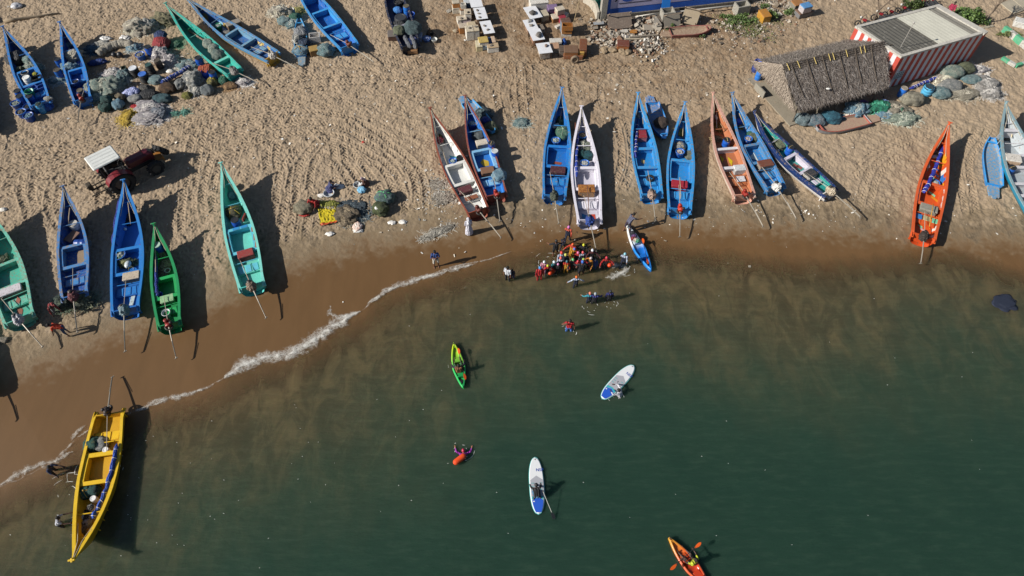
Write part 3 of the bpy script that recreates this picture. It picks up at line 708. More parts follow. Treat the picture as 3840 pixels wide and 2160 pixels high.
for u in (.40, .47, .34):
    for s in (-1, 1): mark('b17', [(u-.035, s*.84), (u, s*.90), (u+.035, s*.84), (u, s*.78)], '#d0c8c0', BOATS['b17'].sh(u)-.035); mark('b24', [(u-.03, s*.90), (u+.03, s*.84), (u-.03, s*.76)], '#9a5f48', BOATS['b24'].sh(u)-.035)
for u in (.31, .50):
    for s in (-.4, .15): mark('b24', [(u-.010, s-.2), (u+.010, s-.2), (u+.010, s+.25), (u-.010, s+.25)], '#2f8ac4', BOATS['b24'].sh(u)-.038)
for u0, v0 in ((.37,.1), (.42,-.25), (.44,.3), (.39,-.4)): mark('b16', [(u0-.02,v0-.2),(u0+.03,v0-.1),(u0+.02,v0+.25),(u0-.03,v0+.1)], '#7a3f34')
mark('b20', [(.12,-.2),(.17,0),(.12,.2),(.07,0)], '#8a5a48'); mark('b20', [(.19,-.3),(.22,-.15),(.19,0),(.16,-.15)], '#9a5f50', BOATS['b20'].fl+.21); mark('b10', [(.05,.1),(.10,.1),(.12,.5),(.05,.55)], '#2f7ab0'); mark('b10', [(.06,-.6),(.11,-.55),(.11,-.2),(.06,-.2)], '#b5452f')
mark('b7', [(.58,-.7),(.62,-.1),(.64,-.1),(.60,-.75)], '#3f9ab0'); mark('b7', [(.56,-.7),(.60,-.05),(.615,-.05),(.575,-.72)], '#2f7a60'); mark('b7', [(.55,.35),(.57,.55),(.55,.45),(.53,.6)], '#3f7ab0')
# flat little skiffs ----------------------------------------------------------------
SK = {}
def skiff(key, label, a, c, w_, hull, deck, rim, nose=.25, depth=.34, notch=True):
    # a = pointed nose end, c = square tail end (pixels of the rim ends)
    A = P(*a, h=depth); C = P(*c, h=depth); d = A-C; L = math.hypot(d.x, d.y)
    root = thing('flat_skiff', label, 'boat', (C.x, C.y, (A.z+C.z)/2), math.atan2(d.y, d.x), 'flat wooden skiffs')
    b = Boat(); b.root = root; b.M = Matrix.Translation((C.x, C.y, (A.z+C.z)/2)) @ Matrix.Rotation(math.atan2(d.y, d.x), 4, 'Z'); b.fl = .2
    W = w_/2; t0 = .2*L if notch else 0
    def hw(u): return W*(.86+.14*math.sin(min(1, u/.5)*PI/2)) if u < .5 else W*(1-.72*((u-.5)/.5)**2.2)
    N = 16; h = MB(); vs = []; fs = []
    for i in range(N):
        u = i/(N-1); x = t0+(L-t0)*u; w1 = hw(u); up = .22*max(0, (u-.7)/.3)**2
        vs += [(x, -w1, depth+up), (x, -w1*.88, .02+up*1.2), (x, w1*.88, .02+up*1.2), (x, w1, depth+up), (x, w1-.05, depth+up), (x, (w1-.05)*.9, .17+up), (x, -(w1-.05)*.9, .17+up), (x, -w1+.05, depth+up)]
    out, inn = [], []
    for i in range(N-1):
        for j in range(8):
            q = (j+1) % 8; f = (i*8+j, i*8+8+j, i*8+8+q, i*8+q)
            (out if j in (0, 1, 2) else inn).append(f)
    h.add(vs, out+[(0, 1, 2, 3)[::-1], tuple((N-1)*8+k for k in (0, 1, 2, 3))])
    h.build('hull', paint(hull, .15), root)
    d_ = MB(); d_.add(vs, [f for f in inn]); d_.m = [1 if (i % 5) in (0, 4) else 0 for i in range(len(inn))]
    d_.build('deck', [paint(deck, .3, '#a08f78', .8), paint(rim, .15)], root)
    t = MB(); t.box((t0+.04, 0, .20), (.07, 2*hw(0)*.92, .10)); t.build('cross_bar', paint(rim, .15), root); t = MB(); t.box((L*.93, 0, depth-.02+.12), (.08, 2*hw(.92)*.9, .08)); t.build('nose_bar', paint(rim, .15), root)
    if notch:
        t = MB(); t.poly([(t0, -W*.62, .17), (t0-.02, W*.62, .17), (.12, W*.52, .17), (.12, W*.25, .17), (0, W*.2, .17), (0, -W*.2, .17), (.12, -W*.25, .17), (.12, -W*.52, .17)], .13); t.build('tail_deck', paint(deck, .3, '#a08f78', .8), root)
    for sg in (-1, 1):
        t = MB(); pts = [(t0+(L-t0)*u, sg*hw(u), depth+.02+.22*max(0, (u-.7)/.3)**2) for u in [i/12 for i in range(13)]]
        t.tube(pts, .04, 6); t.build('rim', paint(rim, .2), root)
    b.pt = lambda px, py, zl: at(px, py, root.location.z+zl)
    SK[key] = b; BOATS[key] = b; return b
skiff('s12', 'small blue skiff with a net bag, half shaded between two blue boats', (2490,520), (2436,350), 1.25, '#1f66ad', '#2a78bd', '#2f86cc')
skiff('s18', 'worn sky blue skiff beside the grey and teal boat', (3718,520), (3732,738), 1.3, '#2a86cc', '#4a8fbe', '#2f92d8')
skiff('s30', 'narrow blue skiff under grey net bundles near the tan heap', (1124,78), (1130,240), 1.05, '#2a7ab8', '#5b86a0', '#3b97d0')
skiff('s31', 'pinkish brown skiff lying by the thatched hut eave', (3062,487), (3302,432), 1.35, '#8f9296', '#a08070', '#a85f52')
skiff('s32', 'dusty maroon skiff lying on the rubble below the blue wall', (2664,108), (2478,122), 1.25, '#7b4d47', '#8c7361', '#8c5650')
skiff('s33', 'light blue skiff poking out under the brown edged blue boat', (1850,500), (1728,352), 1.2, '#2f8fc9', '#3a8abf', '#3b97d0')
# ------------------------------------------------------------------ props
def place(px, py, h=0., boat=None, dz=0.):
    if boat:
        b = BOATS[boat]; q = b.pf(px, py, h+dz) if hasattr(b, 'pf') else b.pt(px, py, b.fl+h+dz); return Vector((q.x, q.y, q.z-h))
    q = P(px, py, h=h+dz); q.z += dz; return q
def byaw(boat): return BOATS[boat].root.rotation_euler.z if boat else 0.
def barrel(px, py, label, col='#1d57b0', h=.80, r=.28, lid='#23262a', boat=None, lie=None, dz=0., grp='blue plastic drums', fill=None, rope=False, name='barrel', band=None):
    q = place(px, py, h if lie is None else r*2, boat, dz)
    t = thing(name, label, 'barrel' if name == 'barrel' else 'tub', q, random.uniform(0, 6), grp)
    b = MB(); pr = [(r*.86, .0), (r*.94, .02), (r*.97, h*.12), (r, h*.30), (r*1.04, h*.33), (r, h*.36), (r, h*.62), (r*1.04, h*.65), (r, h*.68), (r*.98, h*.9), (r*.9, h*.97), (r*.9, h)]
    if fill is not None or lid is None: pr += [(r*.84, h), (r*.84, h*.72), (.01, h*.72)]
    b.lathe(pr, 20); b.build('drum', plain(col, .38, 0, .12), t, True)
    if band:
        b = MB()
        for k in range(5): b.torus((0, 0, h*(.15+.17*k)), r*1.02, .035, 20, 6)
        b.build('rings', plain(band, .6), t, True)
    if lid:
        b = MB(); b.lathe([(r*.93, h-.03), (r*.95, h+.01), (r*.9, h+.03), (r*.7, h+.03), (r*.68, h+.015), (.01, h+.015)], 20); b.build('lid', plain(lid, .5), t)
    if fill:
        vs, fs = blob_mesh(r*.95, r*.95, .22, int(px+py), .35, 3.2, 4, .3); b = MB(); b.add([(x, y, z+h*.82) for x, y, z in vs], fs)
        b.build('contents', netmat(*fill), t)
    if rope:
        b = MB(); b.tube([(-r*1.05, 0, h*.9), (-r*.5, .02, h+.05), (r*.5, -.02, h+.05), (r*1.05, 0, h*.9)], .018, 6); b.build('rope_handle', plain('#b39b6a', .8), t)
    if lie is not None:
        t.rotation_euler = (0, PI/2, lie); t.location = q+Vector((-math.cos(lie)*h/2, -math.sin(lie)*h/2, r))
    return t
def tub(px, py, label, col, h=.38, r=.34, boat=None, fill=None, grp=None, dz=0., inner=None, cat='tub', flare=1.12, name='tub'):
    q = place(px, py, h, boat, dz); t = thing(name, label, cat, q, random.uniform(0, 6), grp)
    b = MB(); b.lathe([(r*.84, 0), (r*.88, .02), (r, h*.96), (r*flare, h), (r*flare, h+.02), (r*.96, h+.015), (r*.82, .04), (.01, .035)], 20, cap=(True, False)); b.build('body', plain(col, .4, .0, .12), t, True)
    b = MB(); b.torus((0, 0, h+.005), r*1.06, .022, 20, 6); b.build('rim', plain(col, .35), t, True)
    if fill:
        vs, fs = blob_mesh(r*.86, r*.86, .2, int(px*3+py), .4, 3.5, 4, .3); b = MB(); b.add([(x, y, z+h*.66) for x, y, z in vs], fs); b.build('contents', netmat(*fill), t)
    return t
def sack(px, py, label, c, rx=.5, ry=.45, rz=.5, boat=None, seed=None, dz=0., yaw=0., amp=.2, tie=0., grp='tied net bundles', name='net_bundle', cat='net', m=None, knot=None, ridg=.045, fr=1.7):
    q = place(px, py, rz*.5, boat, dz); seed = seed if seed is not None else (px*7+py*3) % 97
    t = thing(name, label, cat, q, yaw, grp); vs, fs = blob_mesh(rx, ry, rz, seed, amp, fr, 4, .45, tie, ridg)
    b = MB(); b.add(vs, fs); o = b.build('bundle', m or netmat(*c), t, True)
    if knot:
        b = MB(); b.ball((0, 0, rz*1.0), .07, 8, 6)
        for k in range(5):
            a = k*1.26+seed; b.tube([(0, 0, rz*1.02), (math.cos(a)*rx*.5, math.sin(a)*ry*.5, rz*.95), (math.cos(a)*rx*.95, math.sin(a)*ry*.95, rz*.55)], .018, 5)
        b.build('tie_rope', plain(knot, .8), t)
    return t
def strands(b, rx, ry, rz, n, r, ln=.5, wd=.011, spread=1.22):
    for _ in range(n):
        a = r.uniform(0, 2*PI); rr = math.sqrt(r.random())*spread; x, y = math.cos(a)*rr*rx, math.sin(a)*rr*ry
        z = rz*max(.03, 1-rr*rr)*r.uniform(.75, 1.12); h_ = r.uniform(0, 2*PI); l = ln*r.uniform(.4, 1.2); pts = []
        for k in range(4):
            pts.append(Vector((x, y, z))); h_ += r.uniform(-.9, .9); x += math.cos(h_)*l/3; y += math.sin(h_)*l/3
            rr2 = (x/rx)**2+(y/ry)**2; z = max(.02, rz*max(.02, 1-rr2)*1.0+r.uniform(-.01, .06))
        sd_ = Vector((-math.sin(h_), math.cos(h_), r.uniform(-.5, .5)))*wd
        b.add([p+s_*sd_ for p in pts for s_ in (-1, 1)], [(2*k, 2*k+1, 2*k+3, 2*k+2) for k in range(3)])
def heap(px, py, label, c, rx=.8, ry=.6, rz=.4, boat=None, dz=0., yaw=0., n=520, grp='loose heaps of fishing net', seed=None, sc=None, amp=.4):
    seed = seed if seed is not None else int(px*5+py*11) % 97; r = random.Random(seed)
    k_ = 1. if boat else 1.2; rx *= k_; ry *= k_; rz *= k_
    q = place(px, py, rz*.4, boat, dz); t = thing('net_heap', label, 'net', q, yaw, grp)
    vs, fs = blob_mesh(rx, ry, rz, seed, amp, 1.9, 5, .15); b = MB(); b.add(vs, fs); b.build('net_pile', netmat(*c, sc=sc or 3.), t, True)
    b = MB(); strands(b, rx*1.05, ry*1.05, rz, n if not boat else n//2, r, ln=.5 if not boat else .7*min(rx, ry, .5), spread=1.22 if not boat else .95); b.build('loose_mesh', plain(c[2] if len(c) > 2 else c[0], .85, 0, .35, 2.), t)
    return t
def chest(px, py, label, col, d=(.8, .5, .5), yaw=0., lid=None, boat=None, dz=0., name='ice_box', cat='box', grp=None, lidh=.1, handle=True, wear=.2, open_=False, wc='#6f6254'):
    q = place(px, py, d[2], boat, dz); t = thing(name, label, cat, q, yaw+byaw(boat)+(PI/2 if boat else 0), grp)
    m = paint(col, wear, wc, .6, 4.); hb = d[2]-(0 if open_ else lidh)
    b = MB()
    if open_:
        for (x, y, sx, sy) in ((0, d[1]/2-.03, d[0], .06), (0, -d[1]/2+.03, d[0], .06), (d[0]/2-.03, 0, .06, d[1]-.122), (-d[0]/2+.03, 0, .06, d[1]-.122)): b.box((x, y, hb/2), (sx, sy, hb))
        b.box((0, 0, .05), (d[0]-.124, d[1]-.124, .08)); b.build('body', m, t)
    else:
        b.bev((0, 0, hb/2), (d[0], d[1], hb), .03); b.build('body', m, t)
        b = MB(); b.bev((0, 0, hb+lidh/2+.003), (d[0]*1.04, d[1]*1.05, lidh), .03); b.build('lid', paint(lid or col, wear, wc, .6, 4.), t)
    if handle:
        b = MB()
        b.tube([(d[0]/2+.01, -.09, hb*.6), (d[0]/2+.05, -.08, hb*.62), (d[0]/2+.05, .08, hb*.62), (d[0]/2+.01, .09, hb*.6)], .012, 5); b.build('handle', plain('#3b3833', .6), t)
    return t
def stone(px, py, label, s=.14, dz=0., col='#80786d', grp='stones weighing down lids and sheets', boat=None, name='stone', seed=None, flat=.8):
    q = place(px, py, s*.4, boat, dz); t = MB(); sd_ = seed or int(px*13+py*7) % 91; vs, fs = blob_mesh(s*1.1, s*.85, s*flat, sd_, .5, 1.3, 2, .6); t.add(vs, fs)
    o = t.build(name, plain(col, .9, 0, .3, 12), None, False, q, random.uniform(0, 3)); return tag(o, label, 'stone', grp)
def roll(pts, label, col, r=.11, boat=None, h=.5, name='rolled_tarp', cat='tarp', lumpy=.25, ties='#d8d4c8', m=None, grp=None):
    w3 = [place(x, y, h, boat) + Vector((0, 0, h)) for x, y in pts]; fine_ = []
    for i in range(len(w3)-1):
        for k in range(10): fine_.append(w3[i].lerp(w3[i+1], k/10))
    fine_.append(w3[-1]); o0 = w3[0].copy(); t = thing(name, label, cat, o0, 0, grp)
    f2 = [p-o0+Vector((.02*math.sin(i), .03*math.cos(i*1.7), .02*math.sin(i*.9))) for i, p in enumerate(fine_)]; n = len(f2)
    rs = [r*(.35+.65*min(1, i/2, (n-1-i)/2))*(1+lumpy*noise.noise(Vector((i*.5, px_(pts), 0)))) for i in range(n)]
    b = MB(); b.tube(f2, rs, 10); b.build('roll', m or cloth(col), t, True)
    if ties:
        for i in range(3, n-2, max(2, n//8)):
            b = MB(); d = (f2[i+1]-f2[i]).normalized(); M = d.to_track_quat('Z', 'Y').to_matrix(); b.torus(f2[i], rs[i]*1.03, .014, 10, 5, M); b.build('tie', plain(ties, .7), t)
    return t
def px_(p): return p[0][0]*.01
def pole(a, c, label, r=.035, boat=None, h=(.5, .5), col='#a4937a', name='pole', cat='pole', grp=None):
    A = place(*a, h[0], boat)+Vector((0, 0, h[0])); C = place(*c, h[1], boat)+Vector((0, 0, h[1])); m_ = A.lerp(C, .5)+Vector((random.uniform(-.03, .03), 0, .02))
    t = MB(); t.tube([(0, 0, 0), m_-A, C-A], [r, r*.95, r*.8], 7); return tag(t.build(name, plain(col, .8), None, True, A), label, cat, grp)
def flotsam(px, py, label, col, s=.12, boat=None, h=.1, name='float', cat='float', grp='white net floats', dz=0.):
    q = place(px, py, h, boat, dz); t = MB(); t.ball((0, 0, s), s, 10, 7); t.tube([(0, 0, 2*s-.02), (.03, 0, 2*s+.05), (-.03, .02, 2*s+.05), (0, 0, 2*s-.02)], .012, 4)
    return tag(t.build(name, plain(col, .4), None, True, q), label, cat, grp)
T = ('#93a9a8', '#62838a', '#b8bdb6'); GR = ('#b3b3ad', '#7f8486', '#cfcabf'); TAN = ('#d3cab8', '#a59e90', '#e6decb'); GN = ('#3f7a64', '#27574b', '#6f8f74'); OL = ('#7c8266', '#565c46', '#95977c'); BG = ('#8fb0c0', '#5a86a0', '#bcc4c0'); TG = ('#aab3a4', '#748a84', '#cbc7b6'); PK = ('#cdc6c7', '#a39da1', '#e2dcd6'); DK = ('#3a3a3c', '#232427', '#4c4a48'); LITE = ('#c9d6d2', '#7fa79e', '#e6e6e0')
# ---- boat b1 and the drums at its stern
sack(55, 215, 'black tarpaulin bundle over nets in the leftmost top boat', DK, .80, .85, .8, 'b1', 3, name='tarp_bundle', cat='tarp', m=cloth('#3b3a3b', '#242426'), yaw=.6, grp=None)
heap(46, 165, 'mustard yellow net edge beside the black tarpaulin', ('#a08b3c', '#6f6238', '#c2ac62'), .45, .35, .3, 'b1', .2, grp=None)
sack(104, 222, 'pale grey green net ball right of the black tarpaulin', ('#8fa6a0', '#6e8680'), .45, .4, .5, 'b1', 8, .2)
heap(122, 250, 'pale net heap spilling over the blue boat side', TG, .70, .55, .6, 'b1')
heap(75, 262, 'small olive net heap left of the pale heap', OL, .4, .35, .4, 'b1')
barrel(97, 290, 'white drum inside the leftmost top boat', '#c7c8c4', .7, .30, '#d6d6d2', 'b1', grp=None)
tub(92, 272, 'grey basin in front of the white drum', '#7c7a76', .3, .28, 'b1', dz=.2)
chest(135, 290, 'black crate with a yellow bag inside the leftmost top boat', '#22241f', (.7, .55, .55), 0, None, 'b1', open_=True, handle=False, name='crate')
sack(131, 276, 'yellow plastic bag in the black crate', ('#c9c02c', '#9a9422'), .2, .18, .2, 'b1', 5, .35, grp=None, name='plastic_bag', cat='bag')
chest(118, 330, 'blue crate crossing the leftmost top boat', '#1d4f9e', (.8, .55, .4), .3, None, 'b1', open_=True, handle=False, name='crate')
chest(155, 322, 'blue crate with white float near the boat side', '#1b4894', (.75, .5, .4), .1, None, 'b1', open_=True, handle=False, name='crate')
flotsam(153, 320, 'white float in the blue crate', '#dcdad2', .1, 'b1', .3)
tub(108, 342, 'green basin beside the drums at the leftmost boat stern', '#1f7a5c', .35, .32, 'b1', dz=.2)
sack(180, 368, 'white plastic sheet crumpled on the leftmost boat stern', ('#b9b7ae', '#8e8c86'), .35, .25, .2, 'b1', 9, .4, grp=None, name='plastic_sheet', cat='sheet', amp=.4)
for i, (x, y, w_) in enumerate([(64, 340, 'topmost left drum of the cluster at the leftmost boat stern'), (71, 360, 'black lidded drum below the topmost left one at the boat stern'), (108, 360, 'black lidded drum nearest the green basin')]):
    barrel(x, y, w_, '#1c4f9f', .8, .29)
tub(58, 386, 'blue tub heaped with grey net at the lower left of the drum cluster', '#1d4f9e', .5, .36, fill=TG)
tub(104, 398, 'open dark blue tub in the middle of the drum cluster', '#1a3f86', .5, .34, fill=('#2b2f33', '#1d2023'))
barrel(143, 390, 'light blue open drum in the drum cluster', '#3c86b9', .8, .29, None, fill=('#465a52', '#2f3f3c'))
sack(176, 397, 'blue tarpaulin bag at the right of the drum cluster', DK, .45, .4, .6, None, 13, m=cloth('#1d4fa0', '#163a7c'), name='tarp_bundle', cat='tarp', grp=None)
tub(78, 418, 'blue tub with a white ball in it, lowest left of the cluster', '#1d5aa8', .5, .36, fill=('#7c7466', '#4f4a42'))
tub(105, 432, 'dark blue tub with netting, lowest of the drum cluster', '#1b3f8c', .5, .36, fill=BG)
# ---- boat b2 and neighbours
heap(272, 205, 'tan net heap filling the small blue boat', TAN, .7, .75, .55, 'b2')
heap(262, 255, 'blue grey net heap in the hold of the small blue boat', BG, .75, .5, .6, 'b2')
sack(250, 170, 'grey blue net ball in the bow of the small blue boat', BG, .35, .35, .4, 'b2', 4)
tub(283, 305, 'blue bucket with dark lid behind the tan nets', '#1a3f86', .5, .26, 'b2', fill=DK)
barrel(299, 338, 'brown topped drum at the small blue boat stern', '#24304a', .6, .25, '#5f5749', 'b2', grp=None)
heap(295, 358, 'blue rope pile at the small blue boat stern', ('#35529c', '#1f3470', '#5a76b4'), .35, .4, .3, 'b2', grp=None)
barrel(214, 222, 'blue drum leaning at the small blue boat left side', '#1d4f9e', .7, .27)
barrel(212, 262, 'blue drum with brown lid left of the small blue boat', '#1f5296', .8, .28, '#4d463c')
heap(215, 300, 'teal net scrap under the small blue boat side', T, .6, .4, .2)
sack(362, 232, 'blue tarpaulin bag in the shade right of the small blue boat', DK, .75, .3, .4, None, 15, yaw=.3, m=cloth('#1d3f86', '#142c60'), name='tarp_bundle', cat='tarp', grp=None)
heap(345, 185, 'dark blue net in the shade right of the small blue boat', ('#33506a', '#22384c', '#4c6a80'), .55, .5, .25)
# ---- the net dump between b2 and b3
heap(512, 100, 'fluffy grey tan net mound, leftmost of the top pair', TAN, .95, .70, .75, n=420)
heap(560, 95, 'dark grey shoulder of netting right of the fluffy mound', GR, .6, .6, .6)
heap(570, 92, 'bright blue net strip between the two top mounds', ('#5d92ad', '#3f7390', '#8fb0b8'), .35, .5, .45)
heap(615, 70, 'olive tan net mound by the turquoise boat bow', ('#9a9472', '#6f6a55', '#b5ad88'), .95, .6, .6, n=380)
sack(604, 158, 'red cloth bundle under a navy sheet', DK, .75, .75, .85, None, 22, m=cloth('#963034', '#6b2024'), name='cloth_bundle', cat='cloth', grp=None, amp=.1)
sack(600, 128, 'navy sheet folded over the red cloth bundle', DK, .55, .48, .45, None, 23, .55, m=cloth('#23355f', '#182545'), name='cloth_bundle', cat='cloth', grp=None, amp=.1)
heap(655, 165, 'dark green net in the shade of the red bundle', GN, .5, .4, .25)
heap(385, 165, 'flat grey net lump at the left end of the long roll', GR, .6, .35, .35)
roll([(368, 205), (390, 185), (425, 170), (460, 162), (500, 168)], 'long curled roll of tan net', '#9c9484', .33, h=.28, name='net_roll', cat='net', m=netmat(*TAN), ties=None)
heap(500, 175, 'blue grey net tuft at the right end of the long roll', BG, .5, .4, .3)
for x, y, l_ in [(395, 143, 'crumpled shiny plastic sheeting left above the long net roll'), (468, 140, 'crumpled shiny plastic sheeting right above the long net roll')]:
    sack(x, y, l_, GR, .45, .28, .22, None, x, name='plastic_sheet', cat='sheet', amp=.5, fr=2.5, m=plain('#c3c1bd', .3, 0, .3, 5), grp=None)
flotsam(430, 210, 'left black ball float by the long net roll', '#2c2d30', .22, grp=None); flotsam(452, 210, 'right black ball float by the long net roll', '#2a2b2e', .24, grp=None)
barrel(552, 175, 'black lidded blue drum below the red bundle', '#1a4ba0', .85, .29)
tub(525, 204, 'blue basket with a white lump left of the black lidded drum', '#1e56ab', .42, .36, fill=('#8d867a', '#c9c4b8'))
tub(582, 185, 'teal tub half hidden by a grey net', '#2f8a97', .4, .3)
heap(600, 200, 'pale grey net mound right of the teal tub', PK, .65, .55, .65, n=350)
heap(640, 225, 'pale tan net mound nearest the white jug', PK, .55, .5, .5)
sack(636, 266, 'white plastic jug lying on the sand', DK, .35, .22, .25, None, 7, m=plain('#cfccc3', .4), name='jug', cat='jug', grp=None, amp=.04)
barrel(497, 255, 'black ringed tub stack topped with a white basin', '#1c1f22', .75, .34, '#c9ccd0', grp='stacked black tubs', band='#1b1c1e')
barrel(533, 277, 'black ringed tub stack topped with blue cloth', '#1c1f22', .75, .34, '#3a66b2', grp='stacked black tubs', band='#1b1c1e')
barrel(555, 242, 'black drum with a dark green lid', '#1f2224', .9, .28, '#2f4a48', grp=None, band='#202225')
barrel(588, 226, 'dark brown drum leaning by the pale net mound', '#3a2f2c', .8, .28, '#4e463c', grp=None)
chest(462, 252, 'small dark green crate left of the black tub stacks', '#2b3a2c', (.4, .4, .3), .4, None, None, open_=True, handle=False, name='crate')
barrel(742, 216, 'black lidded blue drum beside the turquoise boat', '#1b4ea4', .85, .30)
heap(705, 245, 'teal grey net mound left of the black lidded drum', T, .75, .5, .45)
sack(775, 257, 'orange brown tarpaulin thrown over a drum', DK, .70, .45, .6, None, 31, .2, m=cloth('#9c4a2c', '#74331d'), name='tarp_bundle', cat='tarp', grp=None, amp=.25)
barrel(765, 268, 'blue drum under the orange brown tarpaulin', '#1b46a4', .6, .3, None)
barrel(794, 270, 'black lidded drum under the turquoise boat stern', '#1c4fa8', .8, .29)
roll([(603, 312), (640, 290), (680, 270), (716, 246)], 'long twisted roll of bright blue tarpaulin', '#23408f', .17, h=.3)
heap(425, 275, 'white grey net heap above the largest net mound', PK, .75, .5, .5, n=350)
heap(462, 283, 'grey green net lump right of the white grey heap', T, .5, .5, .5)
heap(395, 325, 'largest grey green net mound of the dump', TG, 1.25, .85, .85, n=600)
heap(360, 365, 'dark teal net under the largest mound', T, .6, .6, .4)
sack(396, 372, 'upper lobe of the tied dark teal net bag', ('#3e625e', '#2b4a48'), .45, .42, .55, None, 41, .35)
sack(392, 398, 'lower lobe of the tied dark teal net bag', ('#3b625c', '#284944'), .5, .48, .6, None, 42, knot='#1d2624')
sack(448, 362, 'brown topped net bag right of the dark teal bag', ('#8a7b62', '#62594a'), .4, .35, .5, None, 43, .2)
sack(441, 388, 'grey bag wrapped in clear plastic', BG, .48, .5, .65, None, 44)
sack(490, 345, 'white and blue striped cloth heap among the bags', DK, .68, .5, .5, None, 45, yaw=.5, m=cloth('#b9bfe0', '#7c86bd'), name='cloth_bundle', cat='cloth', grp=None)
sack(505, 368, 'grey bag with clear plastic below the striped cloth', GR, .6, .42, .55, None, 46, yaw=.3)
sack(556, 352, 'black tarpaulin heap in the middle of the bags', DK, .75, .6, .5, None, 47, m=cloth('#26272a', '#161719'), name='tarp_bundle', cat='tarp', grp=None)
sack(540, 328, 'dark grey cloth lump above the black tarpaulin', DK, .5, .4, .4, None, 48, m=cloth('#55534f', '#383733'), name='cloth_bundle', cat='cloth', grp=None)
sack(628, 327, 'rust brown net bag below the blue tarpaulin roll', ('#6e5138', '#4c3826'), .68, .52, .7, None, 49, grp=None)
sack(605, 368, 'dark teal plastic net bag below the brown bag', ('#4a6d74', '#2f4a52'), .8, .5, .55, None, 50)
sack(583, 297, 'round teal grey net ball above the brown bag', T, .62, .5, .6, None, 51)
sack(673, 313, 'slim grey bag right of the brown bag', GR, .42, .55, .65, None, 52)
heap(722, 295, 'shaggy grey net mound hanging with strands', GR, .72, .75, .75, n=500)
heap(735, 340, 'grey net tail under the shaggy mound', GR, .4, .5, .3)
sack(700, 356, 'mustard green net bundle on the sand', ('#8d8a3c', '#5e5d2b', '#a9a24e'), .42, .36, .45, None, 53)
sack(776, 334, 'round grey bag at the lower right of the dump', ('#8c9396', '#6a7276'), .55, .52, .7, None, 54, grp='tied net bundles')
sack(796, 304, 'yellow tied net bag above the round grey bag', ('#8b8455', '#67653f'), .45, .42, .6, None, 55, knot='#b5a03a')
sack(836, 300, 'green net ball at the right end of the dump', GN, .42, .4, .52, None, 56, knot='#2c6b55')
heap(862, 322, 'brown dry weed tangle at the right end of the dump', ('#8a6a48', '#5f482f', '#a58560'), .5, .35, .25)
heap(912, 306, 'small grey net tuft right of the turquoise boat stern', PK, .5, .35, .3)
sack(507, 397, 'bright red cloth on the sand', DK, .42, .2, .14, None, 57, m=cloth('#b3202a', '#7f151d'), name='cloth_bundle', cat='cloth', grp=None, amp=.4)
heap(480, 437, 'bright yellow rope tangle on the sand', ('#b3942a', '#8a7022', '#cdb04a'), .5, .65, .22, grp=None)
heap(560, 400, 'mauve grey net spread, upper part', PK, .9, .6, .4, n=450)
heap(555, 440, 'mauve grey net spread, lower part', PK, .95, .6, .35, n=450)
heap(590, 425, 'blue grey right edge of the mauve net spread', ('#8d95a0', '#6a7480', '#a9a9ac'), .6, .6, .35)
heap(655, 425, 'teal net scrap on the trodden sand', ('#3f8a78', '#2d6356', '#6a9a8a'), .35, .2, .08, n=60); heap(694, 420, 'second teal net scrap right of the first', ('#3f8a78', '#2d6356', '#6a9a8a'), .22, .28, .08, n=60)
# ---- boats b3, b4, b5, b6 and skiff s30
sack(782, 160, 'upper grey green net bundle in the turquoise boat', TG, .55, .5, .65, 'b3', 60); sack(800, 180, 'middle grey green net bundle in the turquoise boat', TG, .5, .45, .7, 'b3', 61); sack(818, 202, 'lower grey blue net bundle in the turquoise boat', ('#8c968d', '#5f7470'), .6, .5, .7, 'b3', 62)
pole((708, 115), (775, 158), 'weathered log lying in the turquoise boat', .09, 'b3', (.15, .3), '#7d6a5c')
pole((700, 115), (722, 100), 'green painted frame bar in the turquoise boat', .03, 'b3', (.5, .6), '#1f7a4e')
tub(815, 95, 'green tub of pale floats in the blue and yellow boat', '#1d6f52', .5, .32, 'b4', fill=LITE)
sack(850, 126, 'grey net lump in the blue and yellow boat', ('#a9a59c', '#8a867e'), .55, .42, .4, 'b4', 63)
chest(873, 83, 'rusty brown open chest in the blue and yellow boat', '#7b5f46', (1.2, .6, .6), -.3, '#8b8378', 'b4')
heap(795, 65, 'dark net pile in the blue and yellow boat bow', DK, .4, .35, .35, 'b4')
heap(1045, 40, 'tan net heap with plastic scraps left of the skiff', TAN, .7, .6, .4)
heap(1105, 38, 'yellow green rope tangle beside the grey drum', ('#9c9448', '#6f6a34', '#b8b070'), .7, .4, .2)
barrel(1091, 33, 'open grey drum standing by the yellow rope', '#6c6c66', .8, .3, None, grp=None)
sack(1105, 62, 'bright green net bag above the narrow skiff', GN, .55, .5, .65, None, 65); sack(1065, 76, 'teal grey net bag left of the bright green one', T, .65, .5, .55, None, 66)
heap(1100, 88, 'teal net heap under the bright green bag', T, .6, .5, .35)
sack(1128, 118, 'grey cloth wrapped bundle on the narrow skiff', GR, .65, .75, .55, 's30', 67, m=cloth('#858688', '#5c6064'), name='cloth_bundle', cat='cloth', grp=None)
heap(1113, 144, 'white fluffy net on the narrow skiff', ('#b9b8b2', '#8f8f8a', '#d4d2ca'), .35, .4, .5, 's30', .2)
sack(1140, 158, 'dark blue bag on the narrow skiff', DK, .5, .5, .5, 's30', 68, m=cloth('#2a3a52', '#1b2635'), name='tarp_bundle', cat='tarp', grp=None)
sack(1126, 186, 'round teal tied net ball on the narrow skiff', BG, .68, .55, .6, 's30', 69, ridg=.08, knot='#b08a3a')
chest(1178, 131, 'white box with amber bottles beside the narrow skiff', '#c6c3be', (.9, .7, .55), .2, '#cfccc4', open_=True, grp=None)
chest(1175, 180, 'tan wooden box beside the round teal ball', '#7b5c34', (.75, .7, .6), .35, '#a08348', grp=None)
